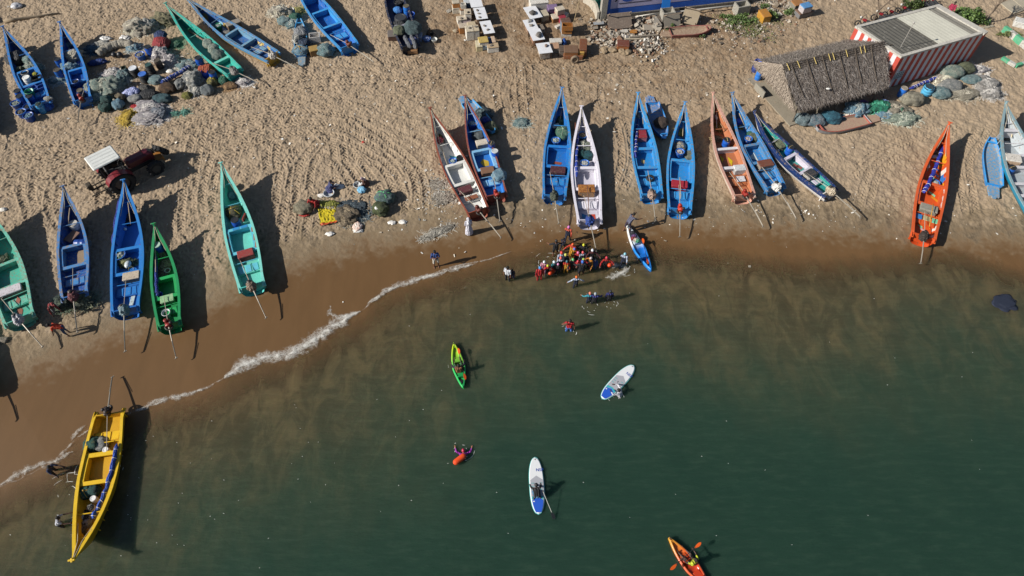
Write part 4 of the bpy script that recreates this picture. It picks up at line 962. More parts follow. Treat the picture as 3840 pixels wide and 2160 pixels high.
sack(1220, 185, 'large round green grey net ball alone on the sand', T, .75, .72, .8, None, 70, knot='#6c8a84')
barrel(1523, 22, 'blue drum in the dark loaded boat', '#2062b2', .8, .29, '#5c5546', 'b6'); tub(1494, 6, 'black tub in the dark loaded boat', '#23262a', .5, .38, 'b6', fill=DK)
sack(1490, 36, 'bright blue tarpaulin covered tub in the dark loaded boat', DK, .42, .38, .5, 'b6', 71, m=cloth('#3f7fc0', '#2a5f9c'), name='tarp_bundle', cat='tarp', grp=None, amp=.06)
barrel(1502, 64, 'wide black round tank in the dark loaded boat', '#2b2d30', .6, .55, '#34363a', 'b6', grp=None); tub(1540, 52, 'open blue bucket in the dark loaded boat', '#1d4ca6', .4, .33, 'b6')
sack(1497, 92, 'black sack under the wide black tank', DK, .7, .45, .5, 'b6', 72, m=cloth('#2f3134', '#1f2123'), name='tarp_bundle', cat='tarp', grp=None)
sack(1496, 112, 'olive bag at the left of the dark loaded boat', ('#7f866c', '#5f6650'), .55, .5, .75, 'b6', 73, .2); sack(1547, 100, 'large grey teal canvas bag in the dark loaded boat', ('#5d7376', '#475c60'), .75, .7, .9, 'b6', 74, .3)
roll([(1516, 135), (1526, 155), (1540, 178)], 'left grey trouser leg hung over the dark loaded boat stern', '#5f6167', .17, 'b6', .6, 'cloth_roll', 'cloth', ties=None); roll([(1540, 133), (1552, 155), (1560, 182)], 'right grey trouser leg hung over the dark loaded boat stern', '#63656a', .17, 'b6', .6, 'cloth_roll', 'cloth', ties=None)
chest(1470, 124, 'brown wooden crate with fish scraps left of the dark loaded boat', '#50352c', (.75, .85, .5), .1, '#6b6460', name='crate', grp=None)
chest(1547, 184, 'plank box propping up the dark loaded boat stern', '#8d6844', (.85, .5, .35), .08, '#8d6844', name='crate', grp=None, handle=False)
chest(1573, 130, 'white and blue checked box in the shade of the dark loaded boat', '#8f98b4', (.4, .7, .5), -.05, '#9aa3bd', grp=None)
tub(1600, 143, 'tub covered with blue and white cloth beside the sitting person', '#5a78b8', .3, .32, fill=('#6d86c4', '#c5cce2')); tub(1628, 147, 'small white basin beside the sitting person', '#c2c2bc', .2, .25)
# ---- waterline boats
barrel(273, 838, 'white bucket in the bow of the weathered blue boat', '#c9c5bd', .5, .32, '#b5b0a6', 'b21', grp=None)
chest(268, 885, 'brown patterned cushion board in the weathered blue boat', '#7d5f52', (.9, .6, .12), .8, '#7d5f52', 'b21', .15, lidh=.05, handle=False, name='board', cat='board')
barrel(300, 903, 'blue barrel lying across the weathered blue boat', '#1c3f86', .9, .28, '#566065', 'b21', lie=PI*.0)
heap(240, 1130, 'dark green net at the left of the weathered boat stern', ('#3c4f4a', '#26352f', '#5c6a58'), .55, .45, .5, dz=.15); heap(308, 1120, 'olive net at the right of the weathered boat stern', ('#5a6350', '#39443a', '#7c7f66'), .6, .5, .5, dz=.15)
pole((262, 780), (256, 850), 'bamboo pole in the weathered blue boat', .035, 'b21', (.9, .5))
roll([(452, 740), (436, 830), (424, 930)], 'long dark blue sail roll along the vivid blue boat', '#1d2a80', .14, 'b22', .5, ties=None)
tub(445, 955, 'tub covered with white and green printed cloth', '#2458a8', .4, .40, 'b22', fill=('#d5d8d2', '#3f8a5a')); heap(475, 985, 'olive net bundle in the vivid blue boat hold', ('#5f6b4f', '#3d4a3a', '#8a8a60'), .65, .35, .35, 'b22')
sack(478, 990, 'silver canister on the olive net bundle', DK, .2, .28, .25, 'b22', 80, .3, m=plain('#b5bcc0', .3), name='canister', cat='canister', grp=None, amp=.05)
chest(490, 1032, 'cream topped ice box in the vivid blue boat', '#5d625f', (1.0, .6, .5), 0, '#b9ac98', 'b22', grp='ice chests near boat sterns')
chest(496, 1125, 'pale white plank in the vivid blue boat stern', '#b5c4c6', (.25, .75, .06), -.15, '#b5c4c6', 'b22', lidh=.03, handle=False, name='board', cat='board')
chest(470, 738, 'blue box in the vivid blue boat bow', '#2a7fca', (.45, .4, .3), 0, '#2f86d0', 'b22', .35)
heap(487, 810, 'dark purple net in the vivid blue boat bow', ('#2a2a4a', '#1b1b33', '#4a4258'), .35, .8, .3, 'b22'); flotsam(470, 860, 'white float in the vivid blue boat', '#d6d6d2', .11, 'b22'); pole((480, 760), (490, 840), 'pale pole in the vivid blue boat bow', .03, 'b22', (.9, .6))
barrel(587, 918, 'tilted blue barrel topped with plastic in the green boat', '#1d4fae', .8, .27, '#9fb8a8', 'b23'); heap(605, 955, 'olive net under the tilted barrel in the green boat', OL, .5, .3, .25, 'b23')
heap(620, 995, 'brown dry net strewn on the green boat floor', ('#8f8068', '#6d6150', '#a99a80'), .45, .7, .15, 'b23'); tub(628, 1014, 'white bowl in the green boat', '#d2d2cc', .14, .16, 'b23')
roll([(583, 950), (586, 1030), (588, 1085), (592, 1110)], 'dark blue tarp roll along the left of the green boat', '#1d2f86', .10, 'b23', .5, ties=None); pole((581, 905), (584, 1020), 'bamboo pole on the green boat', .035, 'b23', (.6, .6)); pole((592, 885), (612, 925), 'brown stick in the green boat bow', .03, 'b23', (.7, .5), '#8a5f44')
chest(625, 1118, 'green and cream patterned box in the green boat', '#3f8f55', (.8, .55, .4), 0, '#8fb88a', 'b23'); tub(596, 1105, 'blue bucket beside the patterned box', '#2038a8', .3, .2, 'b23'); tub(622, 1172, 'grey bucket at the green boat stern', '#a9b0b0', .35, .24, 'b23')
sack(870, 732, 'small grey teal net ball in the pale turquoise boat bow', BG, .38, .38, .45, 'b24', 84); sack(873, 793, 'large brown tied net bundle in the pale turquoise boat', ('#6f6a4c', '#4d4a38', '#8a8468'), .62, .58, .6, 'b24', 85, ridg=.1, knot='#c0a23a')
barrel(880, 825, 'black lidded blue barrel in the pale turquoise boat', '#1b49a0', .75, .28, '#24262a', 'b24'); chest(919, 948, 'red wooden chest in the pale turquoise boat', '#8b3230', (1.0, .6, .5), 0, '#8e3532', 'b24', grp='ice chests near boat sterns')
chest(914, 810, 'red triangular board leaning in the pale turquoise boat', '#8a2a22', (.12, .6, .3), -.5, '#8a2a22', 'b24', handle=False, name='board', cat='board'); pole((858, 668), (853, 735), 'thin white pole in the pale turquoise boat bow', .025, 'b24', (.5, .3)); pole((875, 690), (895, 740), 'brown stick in the pale turquoise boat bow', .03, 'b24', (.8, .5), '#8a6a48')
heap(855, 696, 'yellow net heap deep in the pale turquoise boat bow', ('#b5902a', '#7d6a28', '#c9aa4a'), .2, .35, .15, 'b24')
flotsam(843, 708, 'white float left of the small net ball', '#d8d4c8', .11, 'b24', .3); flotsam(853, 706, 'white float nearest the small net ball', '#d8d4c8', .11, 'b24', .3); chest(837, 735, 'pale board on the pale turquoise boat side', '#b5c4b4', (.2, .6, .05), 0, '#b5c4b4', 'b24', .5, lidh=.025, handle=False, name='board', cat='board')
heap(2, 980, 'yellow green net in the turquoise boat at the left edge', OL, .4, .6, .3, 'b20'); chest(38, 1085, 'white rusted ice box in the turquoise boat at the left edge', '#8a7468', (1.2, .6, .5), -.05, '#c4c0c4', 'b20', grp='ice chests near boat sterns')
# yellow boat
sack(345, 1664, 'green net bundle at the yellow boat stern', ('#2f6458', '#1f4640', '#8a8a4a'), .5, .48, .5, 'b25', 90); sack(376, 1664, 'grey canvas wrapped lump right of the green bundle', GR, .42, .45, .4, 'b25', 91); sack(320, 1845, 'left green net ball in the yellow boat', ('#2f6e62', '#1f4c46', '#a08a4a'), .4, .38, .45, 'b25', 92, knot='#b08a3a'); sack(349, 1838, 'right dark teal net ball in the yellow boat', ('#2a5a56', '#1b3f40'), .4, .38, .45, 'b25', 93)
for x, y, l_ in [(395, 1686, 'white lidded bucket near the yellow boat stern'), (349, 1869, 'white lidded bucket below the green net balls'), (340, 1902, 'white open bucket nearest the yellow boat bow')]:
    barrel(x, y, l_, '#c9c8c4', .36, .17, '#d9d8d6' if y != 1902 else None, 'b25', grp='white buckets in the yellow boat', fill=('#8f8d88', '#6b6964') if y == 1902 else None)
roll([(438, 1665), (425, 1735), (400, 1830), (375, 1890), (345, 1945)], 'long bright blue tarp roll on the yellow boat gunwale', '#1f47a0', .11, 'b25', .55)
heap(310, 1945, 'black and white gear heap in the yellow boat bow', ('#45464c', '#26282c', '#b9b9bc'), .5, .4, .3, 'b25'); sack(322, 1962, 'white bag in the yellow boat bow', ('#c2c2c8', '#8d8d96'), .28, .26, .35, 'b25', 95, grp=None, name='plastic_bag', cat='bag')
heap(300, 1995, 'grey brown gear heap nearest the yellow boat tip', ('#6d625c', '#453d3a', '#8d847c'), .3, .5, .25, 'b25', .2); pole((283, 1975), (272, 2055), 'pale pole in the yellow boat bow, left', .03, 'b25', (.4, 1.0)); pole((300, 1975), (278, 2058), 'pale pole in the yellow boat bow, right', .03, 'b25', (.4, 1.0))
# b7, b8
chest(1745, 708, 'maroon chest in the white and brown boat', '#4a2128', (.95, .6, .5), 0, '#5a2a30', 'b7', grp='ice chests near boat sterns'); tub(1698, 602, 'blue tub with pale green floats in the white and brown boat', '#1d5ab0', .5, .26, 'b7', fill=LITE); barrel(1724, 590, 'black open tub beside the pale floats', '#23262a', .5, .26, '#191b1d', 'b7', grp=None)
heap(1662, 510, 'yellow green net heap in the white and brown boat bow', ('#8a7a3a', '#3f5a3a', '#b5a24a'), .4, .5, .25, 'b7'); heap(1645, 524, 'pink rope tangle in the white and brown boat', ('#c04a5e', '#8a2f42', '#d47a86'), .28, .35, .2, 'b7', .3, grp=None); chest(1641, 470, 'small dark blue box in the white and brown boat bow', '#274a6c', (.4, .35, .3), 0, '#2f5a80', 'b7', .2)
pole((1628, 468), (1680, 625), 'long pale pole along the white and brown boat', .035, 'b7', (.6, .4)); flotsam(1659, 568, 'white float on the long pale pole', '#dcdad4', .14, 'b7', .3); chest(1768, 740, 'orange brown bench board in the white and brown boat', '#8a5238', (.9, .35, .06), 0, '#8a5238', 'b7', .3, lidh=.03, handle=False, name='board', cat='board')
sack(1797, 503, 'large grey net ball in the brown edged blue boat', ('#6f7678', '#4f585b'), .58, .52, .6, 'b8', 100); tub(1772, 460, 'blue tub heaped with white and green floats', '#1d56a8', .5, .32, 'b8', fill=LITE); flotsam(1765, 443, 'pale buoy above the blue tub of floats', '#d6cdb4', .14, 'b8', .4)
chest(1806, 532, 'cream ice box in the brown edged blue boat', '#bfb5a2', (.85, .55, .5), 0, '#c9bfae', 'b8'); barrel(1843, 536, 'dark open barrel on the brown edged blue boat side', '#1d3f8c', .8, .26, '#33363a', 'b8', rope=True); barrel(1856, 566, 'blue barrel with white jug on top, rightmost of the pair', '#1d4fa8', .8, .26, '#b5b9ba', 'b8')
chest(1828, 636, 'rust brown chest in the brown edged blue boat', '#6a4630', (.95, .6, .5), -.05, '#7b5a44', 'b8', grp='ice chests near boat sterns'); sack(1871, 655, 'teal net bag hanging over the brown edged boat stern', BG, .55, .6, .6, 'b8', 101, .2); pole((1772, 415), (1788, 470), 'thick pole in the brown edged boat bow', .05, 'b8', (.6, .5), '#8a7a66')
sack(1840, 478, 'olive net bag with blue strap outside the brown edged boat', OL, .62, .6, .7, None, 102); sack(1820, 450, 'blue cloth bag outside the brown edged boat', DK, .38, .35, .5, None, 103, m=cloth('#2a3f94', '#1b2a68'), name='cloth_bundle', cat='cloth', grp=None, dz=.3); heap(1808, 425, 'dark net heap on the skiff behind the brown edged boat', ('#4a5a60', '#323f45', '#6a7a7c'), .6, .5, .4)
# b9, b10
sack(2111, 495, 'big green net ball in the bright blue boat left of the white one', ('#5f8a74', '#3f6a58', '#8a9a84'), .62, .68, .65, 'b9', 110, knot='#8a9a84'); tub(2085, 525, 'blue tub of pale green floats in the bright blue boat', '#1d62b8', .45, .3, 'b9', fill=LITE); heap(2100, 455, 'dark green net with ropes in the bright blue boat bow', ('#2f5a4a', '#1f3f38', '#6a7a5a'), .38, .6, .3, 'b9')
for i, (x, y, l_) in enumerate([(2089, 412, 'upper left white float in the bright blue boat bow'), (2100, 418, 'upper right white float in the bright blue boat bow'), (2075, 452, 'white float by the left side of the bright blue boat')]): flotsam(x, y, l_, '#d9d6cc', .15, 'b9', .3)
chest(2084, 470, 'white foam block in the bright blue boat', '#cfccc6', (.55, .35, .15), .5, '#cfccc6', 'b9', .2, lidh=.05, handle=False, name='foam_block', cat='block'); chest(2093, 634, 'maroon chest with white back edge in the bright blue boat', '#3f1d24', (1.05, .6, .5), 0, '#4a232b', 'b9', grp='ice chests near boat sterns')
pole((2092, 390), (2075, 470), 'thin rope pole along the bright blue boat bow', .02, 'b9', (.9, .4)); pole((2108, 400), (2098, 460), 'second thin pole in the bright blue boat bow', .025, 'b9', (.8, .4), '#7d6a50')
roll([(2166, 455), (2164, 530), (2162, 600), (2163, 665)], 'blue striped sail roll along the white boat', '#24409c', .11, 'b10', .55); tub(2185, 505, 'blue tub of tan fish net in the white boat', '#2668b0', .5, .33, 'b10', fill=('#a8977a', '#7d6c52', '#c4b598'))
heap(2184, 545, 'grey green net lump left in the white boat', TG, .4, .5, .5, 'b10'); sack(2208, 546, 'grey green net ball right in the white boat', ('#8a9080', '#626c60'), .42, .5, .55, 'b10', 112); sack(2180, 578, 'dark teal net ball left in the white boat', ('#1f5a5c', '#143f44'), .35, .4, .5, 'b10', 113); sack(2205, 580, 'dark teal net ball right in the white boat', ('#20606a', '#15434c'), .48, .45, .5, 'b10', 114)
tub(2193, 610, 'blue tub heaped with white floats in the white boat', '#2060b4', .45, .3, 'b10', fill=('#d9dad6', '#a3b8b0', '#f0f0ea')); chest(2200, 705, 'rust topped metal box in the white boat', '#6a6660', (1.15, .7, .6), 0, '#7c4a26', 'b10', grp='ice chests near boat sterns', wc='#b07a3a', wear=.3)
pole((2203, 700), (2208, 800), 'brown tiller pole over the rusty box', .03, 'b10', (.75, .6), '#6a4a3c'); pole((2157, 460), (2158, 560), 'orange stick along the white boat gunwale', .02, 'b10', (.6, .6), '#b06a4a'); heap(2188, 465, 'rope tangle in the white boat bow', ('#a8a49c', '#6f6a64', '#c4c0b8'), .3, .35, .15, 'b10', .2)
# b11, s12, b13
roll([(2390, 450), (2386, 520), (2384, 590)], 'indigo sail roll along the sky blue boat', '#232f80', .10, 'b11', .5); chest(2407, 498, 'red topped pink chest in the sky blue boat', '#a86a70', (.7, .95, .5), 0, '#8a2430', 'b11'); heap(2395, 425, 'white and teal net roll in the sky blue boat bow', ('#a8b0a8', '#5f8078', '#d0d2ca'), .22, .45, .3, 'b11', .3); heap(2412, 440, 'yellow ropes in the sky blue boat bow', ('#b5983a', '#6f6a34', '#c9b45a'), .4, .5, .2, 'b11')
pole((2408, 400), (2412, 465), 'pale pole left in the sky blue boat bow', .03, 'b11', (.8, .5)); pole((2420, 420), (2428, 470), 'pale pole right in the sky blue boat bow', .03, 'b11', (.7, .5)); t = MB(); t.torus((0, 0, .09), .24, .085, 20, 8); tag(t.build('tyre', plain('#1d1e20', .8), None, True, place(2440, 664, .2, 'b11', .2)), 'black tyre lying on the sky blue boat bench', 'tyre')
sack(2480, 457, 'dark brown bag in the small shaded skiff', ('#5a4a40', '#3f332c'), .55, .6, .5, 's12', 120, grp=None)
sack(2548, 548, 'grey net bundle with knot in the bright blue boat with the red chest', GR, .5, .48, .5, 'b13', 121, knot='#a8946a'); sack(2595, 580, 'grey green bag at the right of the bright blue boat with the red chest', ('#83877a', '#63685c'), .5, .48, .5, 'b13', 122); tub(2551, 568, 'blue tub of white floats in the boat with the red chest', '#2062b8', .5, .3, 'b13', fill=('#d9d6d2', '#b08a8a', '#efeee8'))
for x, y, l_ in [(2528, 545, 'left white float by the net bundle'), (2537, 541, 'upper white float by the net bundle'), (2535, 552, 'lower white float by the net bundle')]: flotsam(x, y, l_, '#dcdcd6', .12, 'b13', .3)
heap(2560, 490, 'yellow net heap in the bow of the boat with the red chest', ('#a8903a', '#5f5a34', '#c4ae5a'), .45, .6, .25, 'b13'); sack(2570, 505, 'dark red cloth in the bow of the boat with the red chest', DK, .25, .25, .25, 'b13', 123, m=cloth('#5a2424', '#3a1818'), name='cloth_bundle', cat='cloth', grp=None); chest(2549, 687, 'glossy red rounded chest at the boat stern', '#8e1f2c', (1.1, .6, .5), 0, '#9a2533', 'b13', grp='ice chests near boat sterns', wear=0)
pole((2545, 455), (2525, 545), 'long pole left in the bow of the boat with the red chest', .03, 'b13', (.7, .5)); pole((2562, 440), (2560, 510), 'pale pole middle in the bow of the boat with the red chest', .03, 'b13', (.8, .5)); pole((2580, 450), (2582, 520), 'pale pole right in the bow of the boat with the red chest', .03, 'b13', (.7, .5)); pole((2549, 665), (2552, 745), 'pale tiller pole over the red chest', .028, 'b13', (.8, .6))
# b14, b15, b16
barrel(2727, 523, 'black topped blue barrel in the terracotta boat', '#1d52a8', .75, .27, '#25282c', 'b14', rope=True); heap(2700, 470, 'yellow ropes and sticks in the terracotta boat bow', ('#b5903a', '#6a5a38', '#c9ae62'), .45, .65, .22, 'b14'); chest(2686, 437, 'white foam float block in the terracotta boat', '#d4d2cc', (.16, .4, .15), 0, '#d4d2cc', 'b14', .5, lidh=.05, handle=False, name='foam_block', cat='block'); chest(2775, 627, 'white ice box in the terracotta boat', '#b5b6b8', (.8, .55, .5), 0, '#c9cacc', 'b14', grp='ice chests near boat sterns')
chest(2778, 670, 'white panel on the terracotta boat bench', '#d0ced2', (.6, .5, .05), 0, '#d0ced2', 'b14', .25, lidh=.025, handle=False, name='board', cat='board'); pole((2687, 400), (2688, 480), 'white pole in the terracotta boat bow', .025, 'b14', (.9, .4), '#cfcac2'); pole((2690, 450), (2720, 490), 'brown stick in the terracotta boat', .04, 'b14', (.4, .4), '#8a6a4c'); heap(2690, 520, 'tan rope net beside the barrel in the terracotta boat', ('#a08a66', '#6f5c42', '#baa680'), .5, .3, .2, 'b14')
sack(2830, 512, 'olive net ball in the blue boat with the star', OL, .45, .5, .55, 'b15', 130); sack(2815, 502, 'green net tuft beside the olive ball', GN, .3, .3, .4, 'b15', 131); tub(2807, 519, 'blue tub of white and pink floats in the boat with the star', '#1f5fb4', .45, .28, 'b15', fill=('#d6d2d0', '#b07f86', '#efece8')); chest(2772, 450, 'royal blue tub box in the bow of the boat with the star', '#1f46b8', (.4, .4, .4), 0, '#2450c8', 'b15', .1)
heap(2786, 473, 'yellow net in the bow of the boat with the star', ('#a8862f', '#6a5a2c', '#c4a84e'), .4, .3, .15, 'b15'); chest(2872, 610, 'rust lidded box in the boat with the star', '#8d867c', (1.05, .65, .55), 0, '#6f4030', 'b15', grp='ice chests near boat sterns'); pole((2757, 420), (2764, 475), 'dark pole in the bow of the boat with the star', .035, 'b15', (.8, .4), '#6f5a44'); pole((2772, 425), (2792, 470), 'tan pole in the bow of the boat with the star', .035, 'b15', (.8, .4))
sack(2924, 538, 'large olive net ball in the navy topped boat', ('#8f9478', '#686e56'), .62, .58, .65, 'b16', 132); barrel(2966, 550, 'black topped blue barrel in the navy topped boat', '#1f55b0', .75, .27, '#26282b', 'b16', rope=True); tub(2880, 500, 'small blue bowl with yellow net in the navy topped boat', '#1f46a8', .25, .2, 'b16', fill=('#c09a3a', '#8a6a2a')); heap(2862, 478, 'ropes and sticks in the navy topped boat bow', ('#a89872', '#5f5a50', '#c9ba94'), .3, .7, .2, 'b16')
chest(3041, 648, 'dark grey topped box in the navy topped boat', '#a8a49e', (.8, .65, .55), 0, '#34363a', 'b16', grp='ice chests near boat sterns'); flotsam(2913, 562, 'white float left of the olive net ball', '#dcd9d4', .12, 'b16', .3); flotsam(2921, 556, 'white float nearest the olive net ball', '#dcd9d4', .12, 'b16', .3); pole((2850, 480), (2935, 590), 'long bamboo along the navy topped boat', .03, 'b16', (.5, .5)); pole((2850, 470), (2905, 520), 'pale stick in the navy topped boat bow', .03, 'b16', (.6, .5), '#c9bca4')
# b17, s18, b19
roll([(3541, 530), (3523, 590), (3500, 650), (3475, 705), (3462, 722)], 'long royal blue sail roll lying in the orange boat', '#23309c', .14, 'b17', .5); tub(3508, 685, 'blue tub of white floats in the orange boat', '#2460b0', .35, .3, 'b17', fill=('#d6d8d2', '#8fa8a0', '#efefe8')); chest(3486, 778, 'grey metal box in the orange boat', '#7c7a70', (1.1, .6, .5), 0, '#8d8a7e', 'b17', grp='ice chests near boat sterns')
heap(3516, 575, 'pale rope and float tangle in the orange boat bow', ('#b5a88a', '#6f6248', '#d4ccb4'), .35, .5, .2, 'b17'); chest(3508, 585, 'white foam block in the orange boat', '#d6d4ce', (.4, .2, .15), .5, '#d6d4ce', 'b17', .2, lidh=.05, handle=False, name='foam_block', cat='block'); flotsam(3482, 622, 'white ball float in the orange boat', '#d9d6ce', .14, 'b17', .2)
for x, y, c_, l_ in [(3446, 810, '#2f78b8', 'blue slatted panel on the orange boat bench'), (3475, 818, '#b5a878', 'yellow dotted panel on the orange boat bench'), (3508, 829, '#6fc4a0', 'mint slatted panel on the orange boat bench')]: chest(x, y, l_, c_, (.42, .42, .05), 0, c_, 'b17', .22, lidh=.025, handle=False, name='bench_panel', cat='panel')
pole((3500, 765), (3485, 850), 'yellow tiller pole across the grey metal box', .03, 'b17', (.75, .6), '#c08a2f'); pole((3498, 545), (3478, 640), 'pale pole in the orange boat bow', .03, 'b17', (.7, .4), '#c9b494')
chest(3802, 590, 'large cream fish box in the grey decked boat', '#b59c84', (1.05, .75, .65), -.2, '#cdc8bf', 'b19'); barrel(3797, 627, 'blue barrel with black lid in the grey decked boat', '#2358a4', .5, .30, '#26282a', 'b19', rope=True); chest(3778, 517, 'black bag in the grey decked boat', '#2a2c30', (.6, .35, .15), 0, '#2a2c30', 'b19', lidh=.05, handle=False, name='bag', cat='bag'); pole((3803, 440), (3793, 515), 'cream pole in the grey decked boat', .05, 'b19', (.5, .5), '#c0b494')
# ------------------------------------------------------------------ fish-landing boxes and sheet tables
WH = '#d6d2c8'; WH2 = '#c9c2b2'; ORG = '#a8703a'
def bx(px, py, label, col, d, yaw=.22, lid=None, dz=0., **k): return chest(px, py, label, col, d, yaw, lid, None, dz, grp='fish boxes on the landing ground', handle=False, **k)
def sheet(px, py, label, w_, d, yaw, h=.75, stack='#6f4a34'):
    q = P(px, py, h=h); t = thing('sheet_table', label, 'table', q, yaw, 'white sheet topped tables')
    b = MB(); b.box((0, 0, h), (w_, d, .03), (0.02, .03, 0)); b.build('sheet', paint('#dcdde0', .05, '#8d8a88', .5), t)
    b = MB(); b.bev((0, 0, (h-.05)/2), (w_*.72, d*.72, h-.06), .03); b.build('base_box', paint(stack, .3, '#8a7a66', .7), t)
    for sx in (-1, 1):
        b = MB(); b.box((sx*w_*.42, -d*.42, (h-.05)/2), (.06, .06, h-.06)); b.build('leg', plain('#5f4a38', .8), t)
bx(1710, 24, 'white lower box of the orange stack, topmost left of the landing', WH2, (.70, .55, .55), .15); bx(1709, 5, 'orange box topmost on the white one, top left of the landing', ORG, (.62, .5, .50), .15, '#b5ab98', .56)
bx(1737, 30, 'brown edged white box right of the orange stack', WH, (.62, .5, .55), .18, '#8a5f38'); bx(1737, 14, 'small white open box stacked on the brown edged one', WH, (.45, .4, .4), .18, None, .56, open_=True); bx(1752, 4, 'blue lined white box below the top frame edge', '#3f6690', (.6, .5, .6), .18, '#b9bec2')
bx(1754, 42, 'white box with a black stone, left of the three stone sheet', WH, (.60, .72, .70), .1, '#bfb29c'); bx(1731, 66, 'low white box with a small stone at the left of the landing', WH, (.85, .6, .45), .25, '#c4b8a4'); bx(1745, 80, 'flat lilac lid lying behind the front boxes', '#8f7f80', (1.0, .5, .25), .15)
bx(1737, 94, 'orange sided white lid box at the left front', ORG, (.80, .6, .65), .2, '#b9ab98'); bx(1768, 88, 'tan lid white box behind the tall twin boxes', WH2, (.7, .6, .7), .2, '#b9a98c'); bx(1760, 106, 'tall white twin box, left one with two holes', WH, (.66, .80, .95), .2, '#c4b8a2'); bx(1783, 104, 'tall white twin box, right one with one stone', WH, (.55, .80, .92), .2, '#bfb096')
bx(1796, 162, 'cream ice box, lowest left of the landing group', '#b5aa84', (.55, .85, .55), .12, '#bdb498'); bx(1814, 166, 'blue labelled lower box under the yellow and red lid', '#8fa2b0', (.60, .6, .40), .2); bx(1812, 147, 'box with a yellow and red painted lid', '#c0bcb4', (.80, .75, .42), .2, '#b9a05a', .41); bx(1836, 150, 'blue tarp covered box behind the front white box', '#2f4668', (.5, .8, .55), .2); bx(1850, 146, 'narrow tan lid box at the right of the blue tarp box', WH2, (.32, .8, .62), .2, '#bfa68c'); bx(1848, 169, 'white front box with a tan lid and a pebble, lowest right', WH, (.95, .6, .55), .15, '#b09a7c')
sheet(1785, 10, 'bare white sheet table at the top frame edge', 1.05, 1.3, .2, .85, '#4a4440'); sheet(1802, 50, 'white sheet table held by three stones in a row', 1.0, 1.65, .22, .8, '#5a4034'); sheet(1827, 102, 'white sheet table held by two stones', .95, 1.75, .26, .75, '#6f5a44')
for x, y, l_, d_ in [(1790, 38, 'top stone of the three on the white sheet', .8), (1796, 50, 'middle tan stone of the three on the white sheet', .8), (1799, 64, 'bottom stone of the three on the white sheet', .8), (1817, 96, 'upper stone of the two on the white sheet', .75), (1829, 111, 'lower tan stone of the two on the white sheet', .75), (1756, 45, 'black stone on the tall white box', .7), (1730, 68, 'small stone on the low white box', .45), (1728, 82, 'grey stone on the lilac lid', .25), (1784, 99, 'stone on the right twin box', .92), (1761, 104, 'stone on the left twin box', .95), (1843, 170, 'pebble on the white front box', .55)]: stone(x, y, l_, .13, d_, '#6f675e' if 'black' not in l_ else '#35322f')
stone(1683, 40, 'loose grey stone on the ground left of the orange stack', .24, 0, '#8a857c', None); stone(1709, 114, 'loose pale stone left of the front boxes', .26, 0, '#9a8f7a', None); stone(1744, 150, 'crumpled white scrap by the cart tracks', .12, 0, '#c9c6c0', None)
# right group
sheet(1998, 46, 'white sheet table with a dark grey brick on it', 1.15, 1.75, .36, .75, '#5a4a3c'); sheet(1990, 92, 'white sheet table with blue edge and two stones', 1.0, 1.45, .3, .7, '#8a6a58'); sheet(2012, 130, 'white sheet table with one big heart shaped stone', 1.05, 1.5, .28, .7, '#8a5238'); sheet(2041, 180, 'white cracked sheet table at the lower left of the right group', 1.15, 1.35, .22, .75, '#b9b2a8')
stone(1996, 45, 'dark grey brick on the sheet table', .30, .78, '#55514c'); stone(1986, 77, 'grey brick with blue end on the blue edged table', .2, .72, '#8a8986'); stone(1992, 94, 'triangular stone on the blue edged table', .16, .72); stone(2020, 128, 'big heart shaped stone on the white sheet', .32, .72, '#6a6560'); stone(2048, 170, 'broken brick piece on the cracked sheet', .16, .78, '#7d6a5e')
chest(2020, 0, 'tall white cabinet at the top frame edge', '#cfcbc2', (1.6, .9, 1.0), .18, '#cfcbc2', None, 0, name='cabinet', cat='cabinet', handle=False)
bx(2046, 18, 'orange trimmed white box right of the cabinet', ORG, (.62, .55, .55), .3, '#c4b9aa'); bx(2040, 48, 'rounded cream ice box beside the brick table', '#a89c86', (.70, .85, .6), .3, '#b5aa94'); bx(2072, 24, 'purple painted box among the white ones', '#5f4a70', (.85, .7, .75), .18, '#7b668a'); bx(2100, 30, 'cream rounded box on top of the red chest', '#b5a896', (.75, .6, .5), .4, '#bfb4a2', .55); bx(2100, 50, 'red chest right of the purple box', '#9a2f40', (.6, 1.4, .55), .38, '#8a2838'); bx(2116, 49, 'white lid with a black stone beside the red chest', WH, (.65, .5, .35), -.6, '#c4bdb2')
bx(2084, 59, 'small tan wooden box with white lid and stones', '#8a6038', (.75, .7, .5), .3, '#c0b4a4'); bx(2031, 100, 'grey box with a brown board beside the blue edged table', '#85827c', (.4, .7, .5), .3, '#7a6f62'); bx(2122, 76, 'tall brown topped metal box leaning by the ladder pole', '#6f7c8a', (.8, .7, 1.1), .2, '#5f4438'); bx(2124, 118, 'white crate at the bottom of the orange stack', '#c4bfb6', (.85, .55, .35), 0, None, open_=True); bx(2126, 106, 'lower orange crate of the open crate stack', '#a06a30', (.85, .5, .38), 0, None, .36, open_=True); bx(2128, 92, 'upper orange crate of the open crate stack', '#9a6228', (.9, .55, .42), 0, '#9a6228', .75, open_=True)
bx(2084, 150, 'white box with a painted eye shaped patch', WH, (1.0, .55, .5), .05, '#c6c1b8'); bx(2080, 170, 'salmon lidded grey box with a stone', '#7d7a74', (.75, .75, .55), .15, '#b08c70'); bx(2110, 180, 'grey metal box left of the rusty cart box', '#6f675e', (.6, .75, .6), .02, '#57493f'); bx(2142, 182, 'wide rusty brown cart box', '#7d4f2a', (1.15, .9, .7), -.02, '#6f5440'); bx(2188, 165, 'tall rust brown fridge box lying on edge', '#6a3c24', (.6, 1.4, .8), -.08, '#6f4228'); bx(2177, 190, 'yellow foam box on the cart', '#a07a34', (.65, .5, .6), -.05, '#ad8a44'); bx(2150, 205, 'long rusted tray at the cart front', '#7b4a2c', (1.6, .4, .35), -.05, '#7b4a2c')
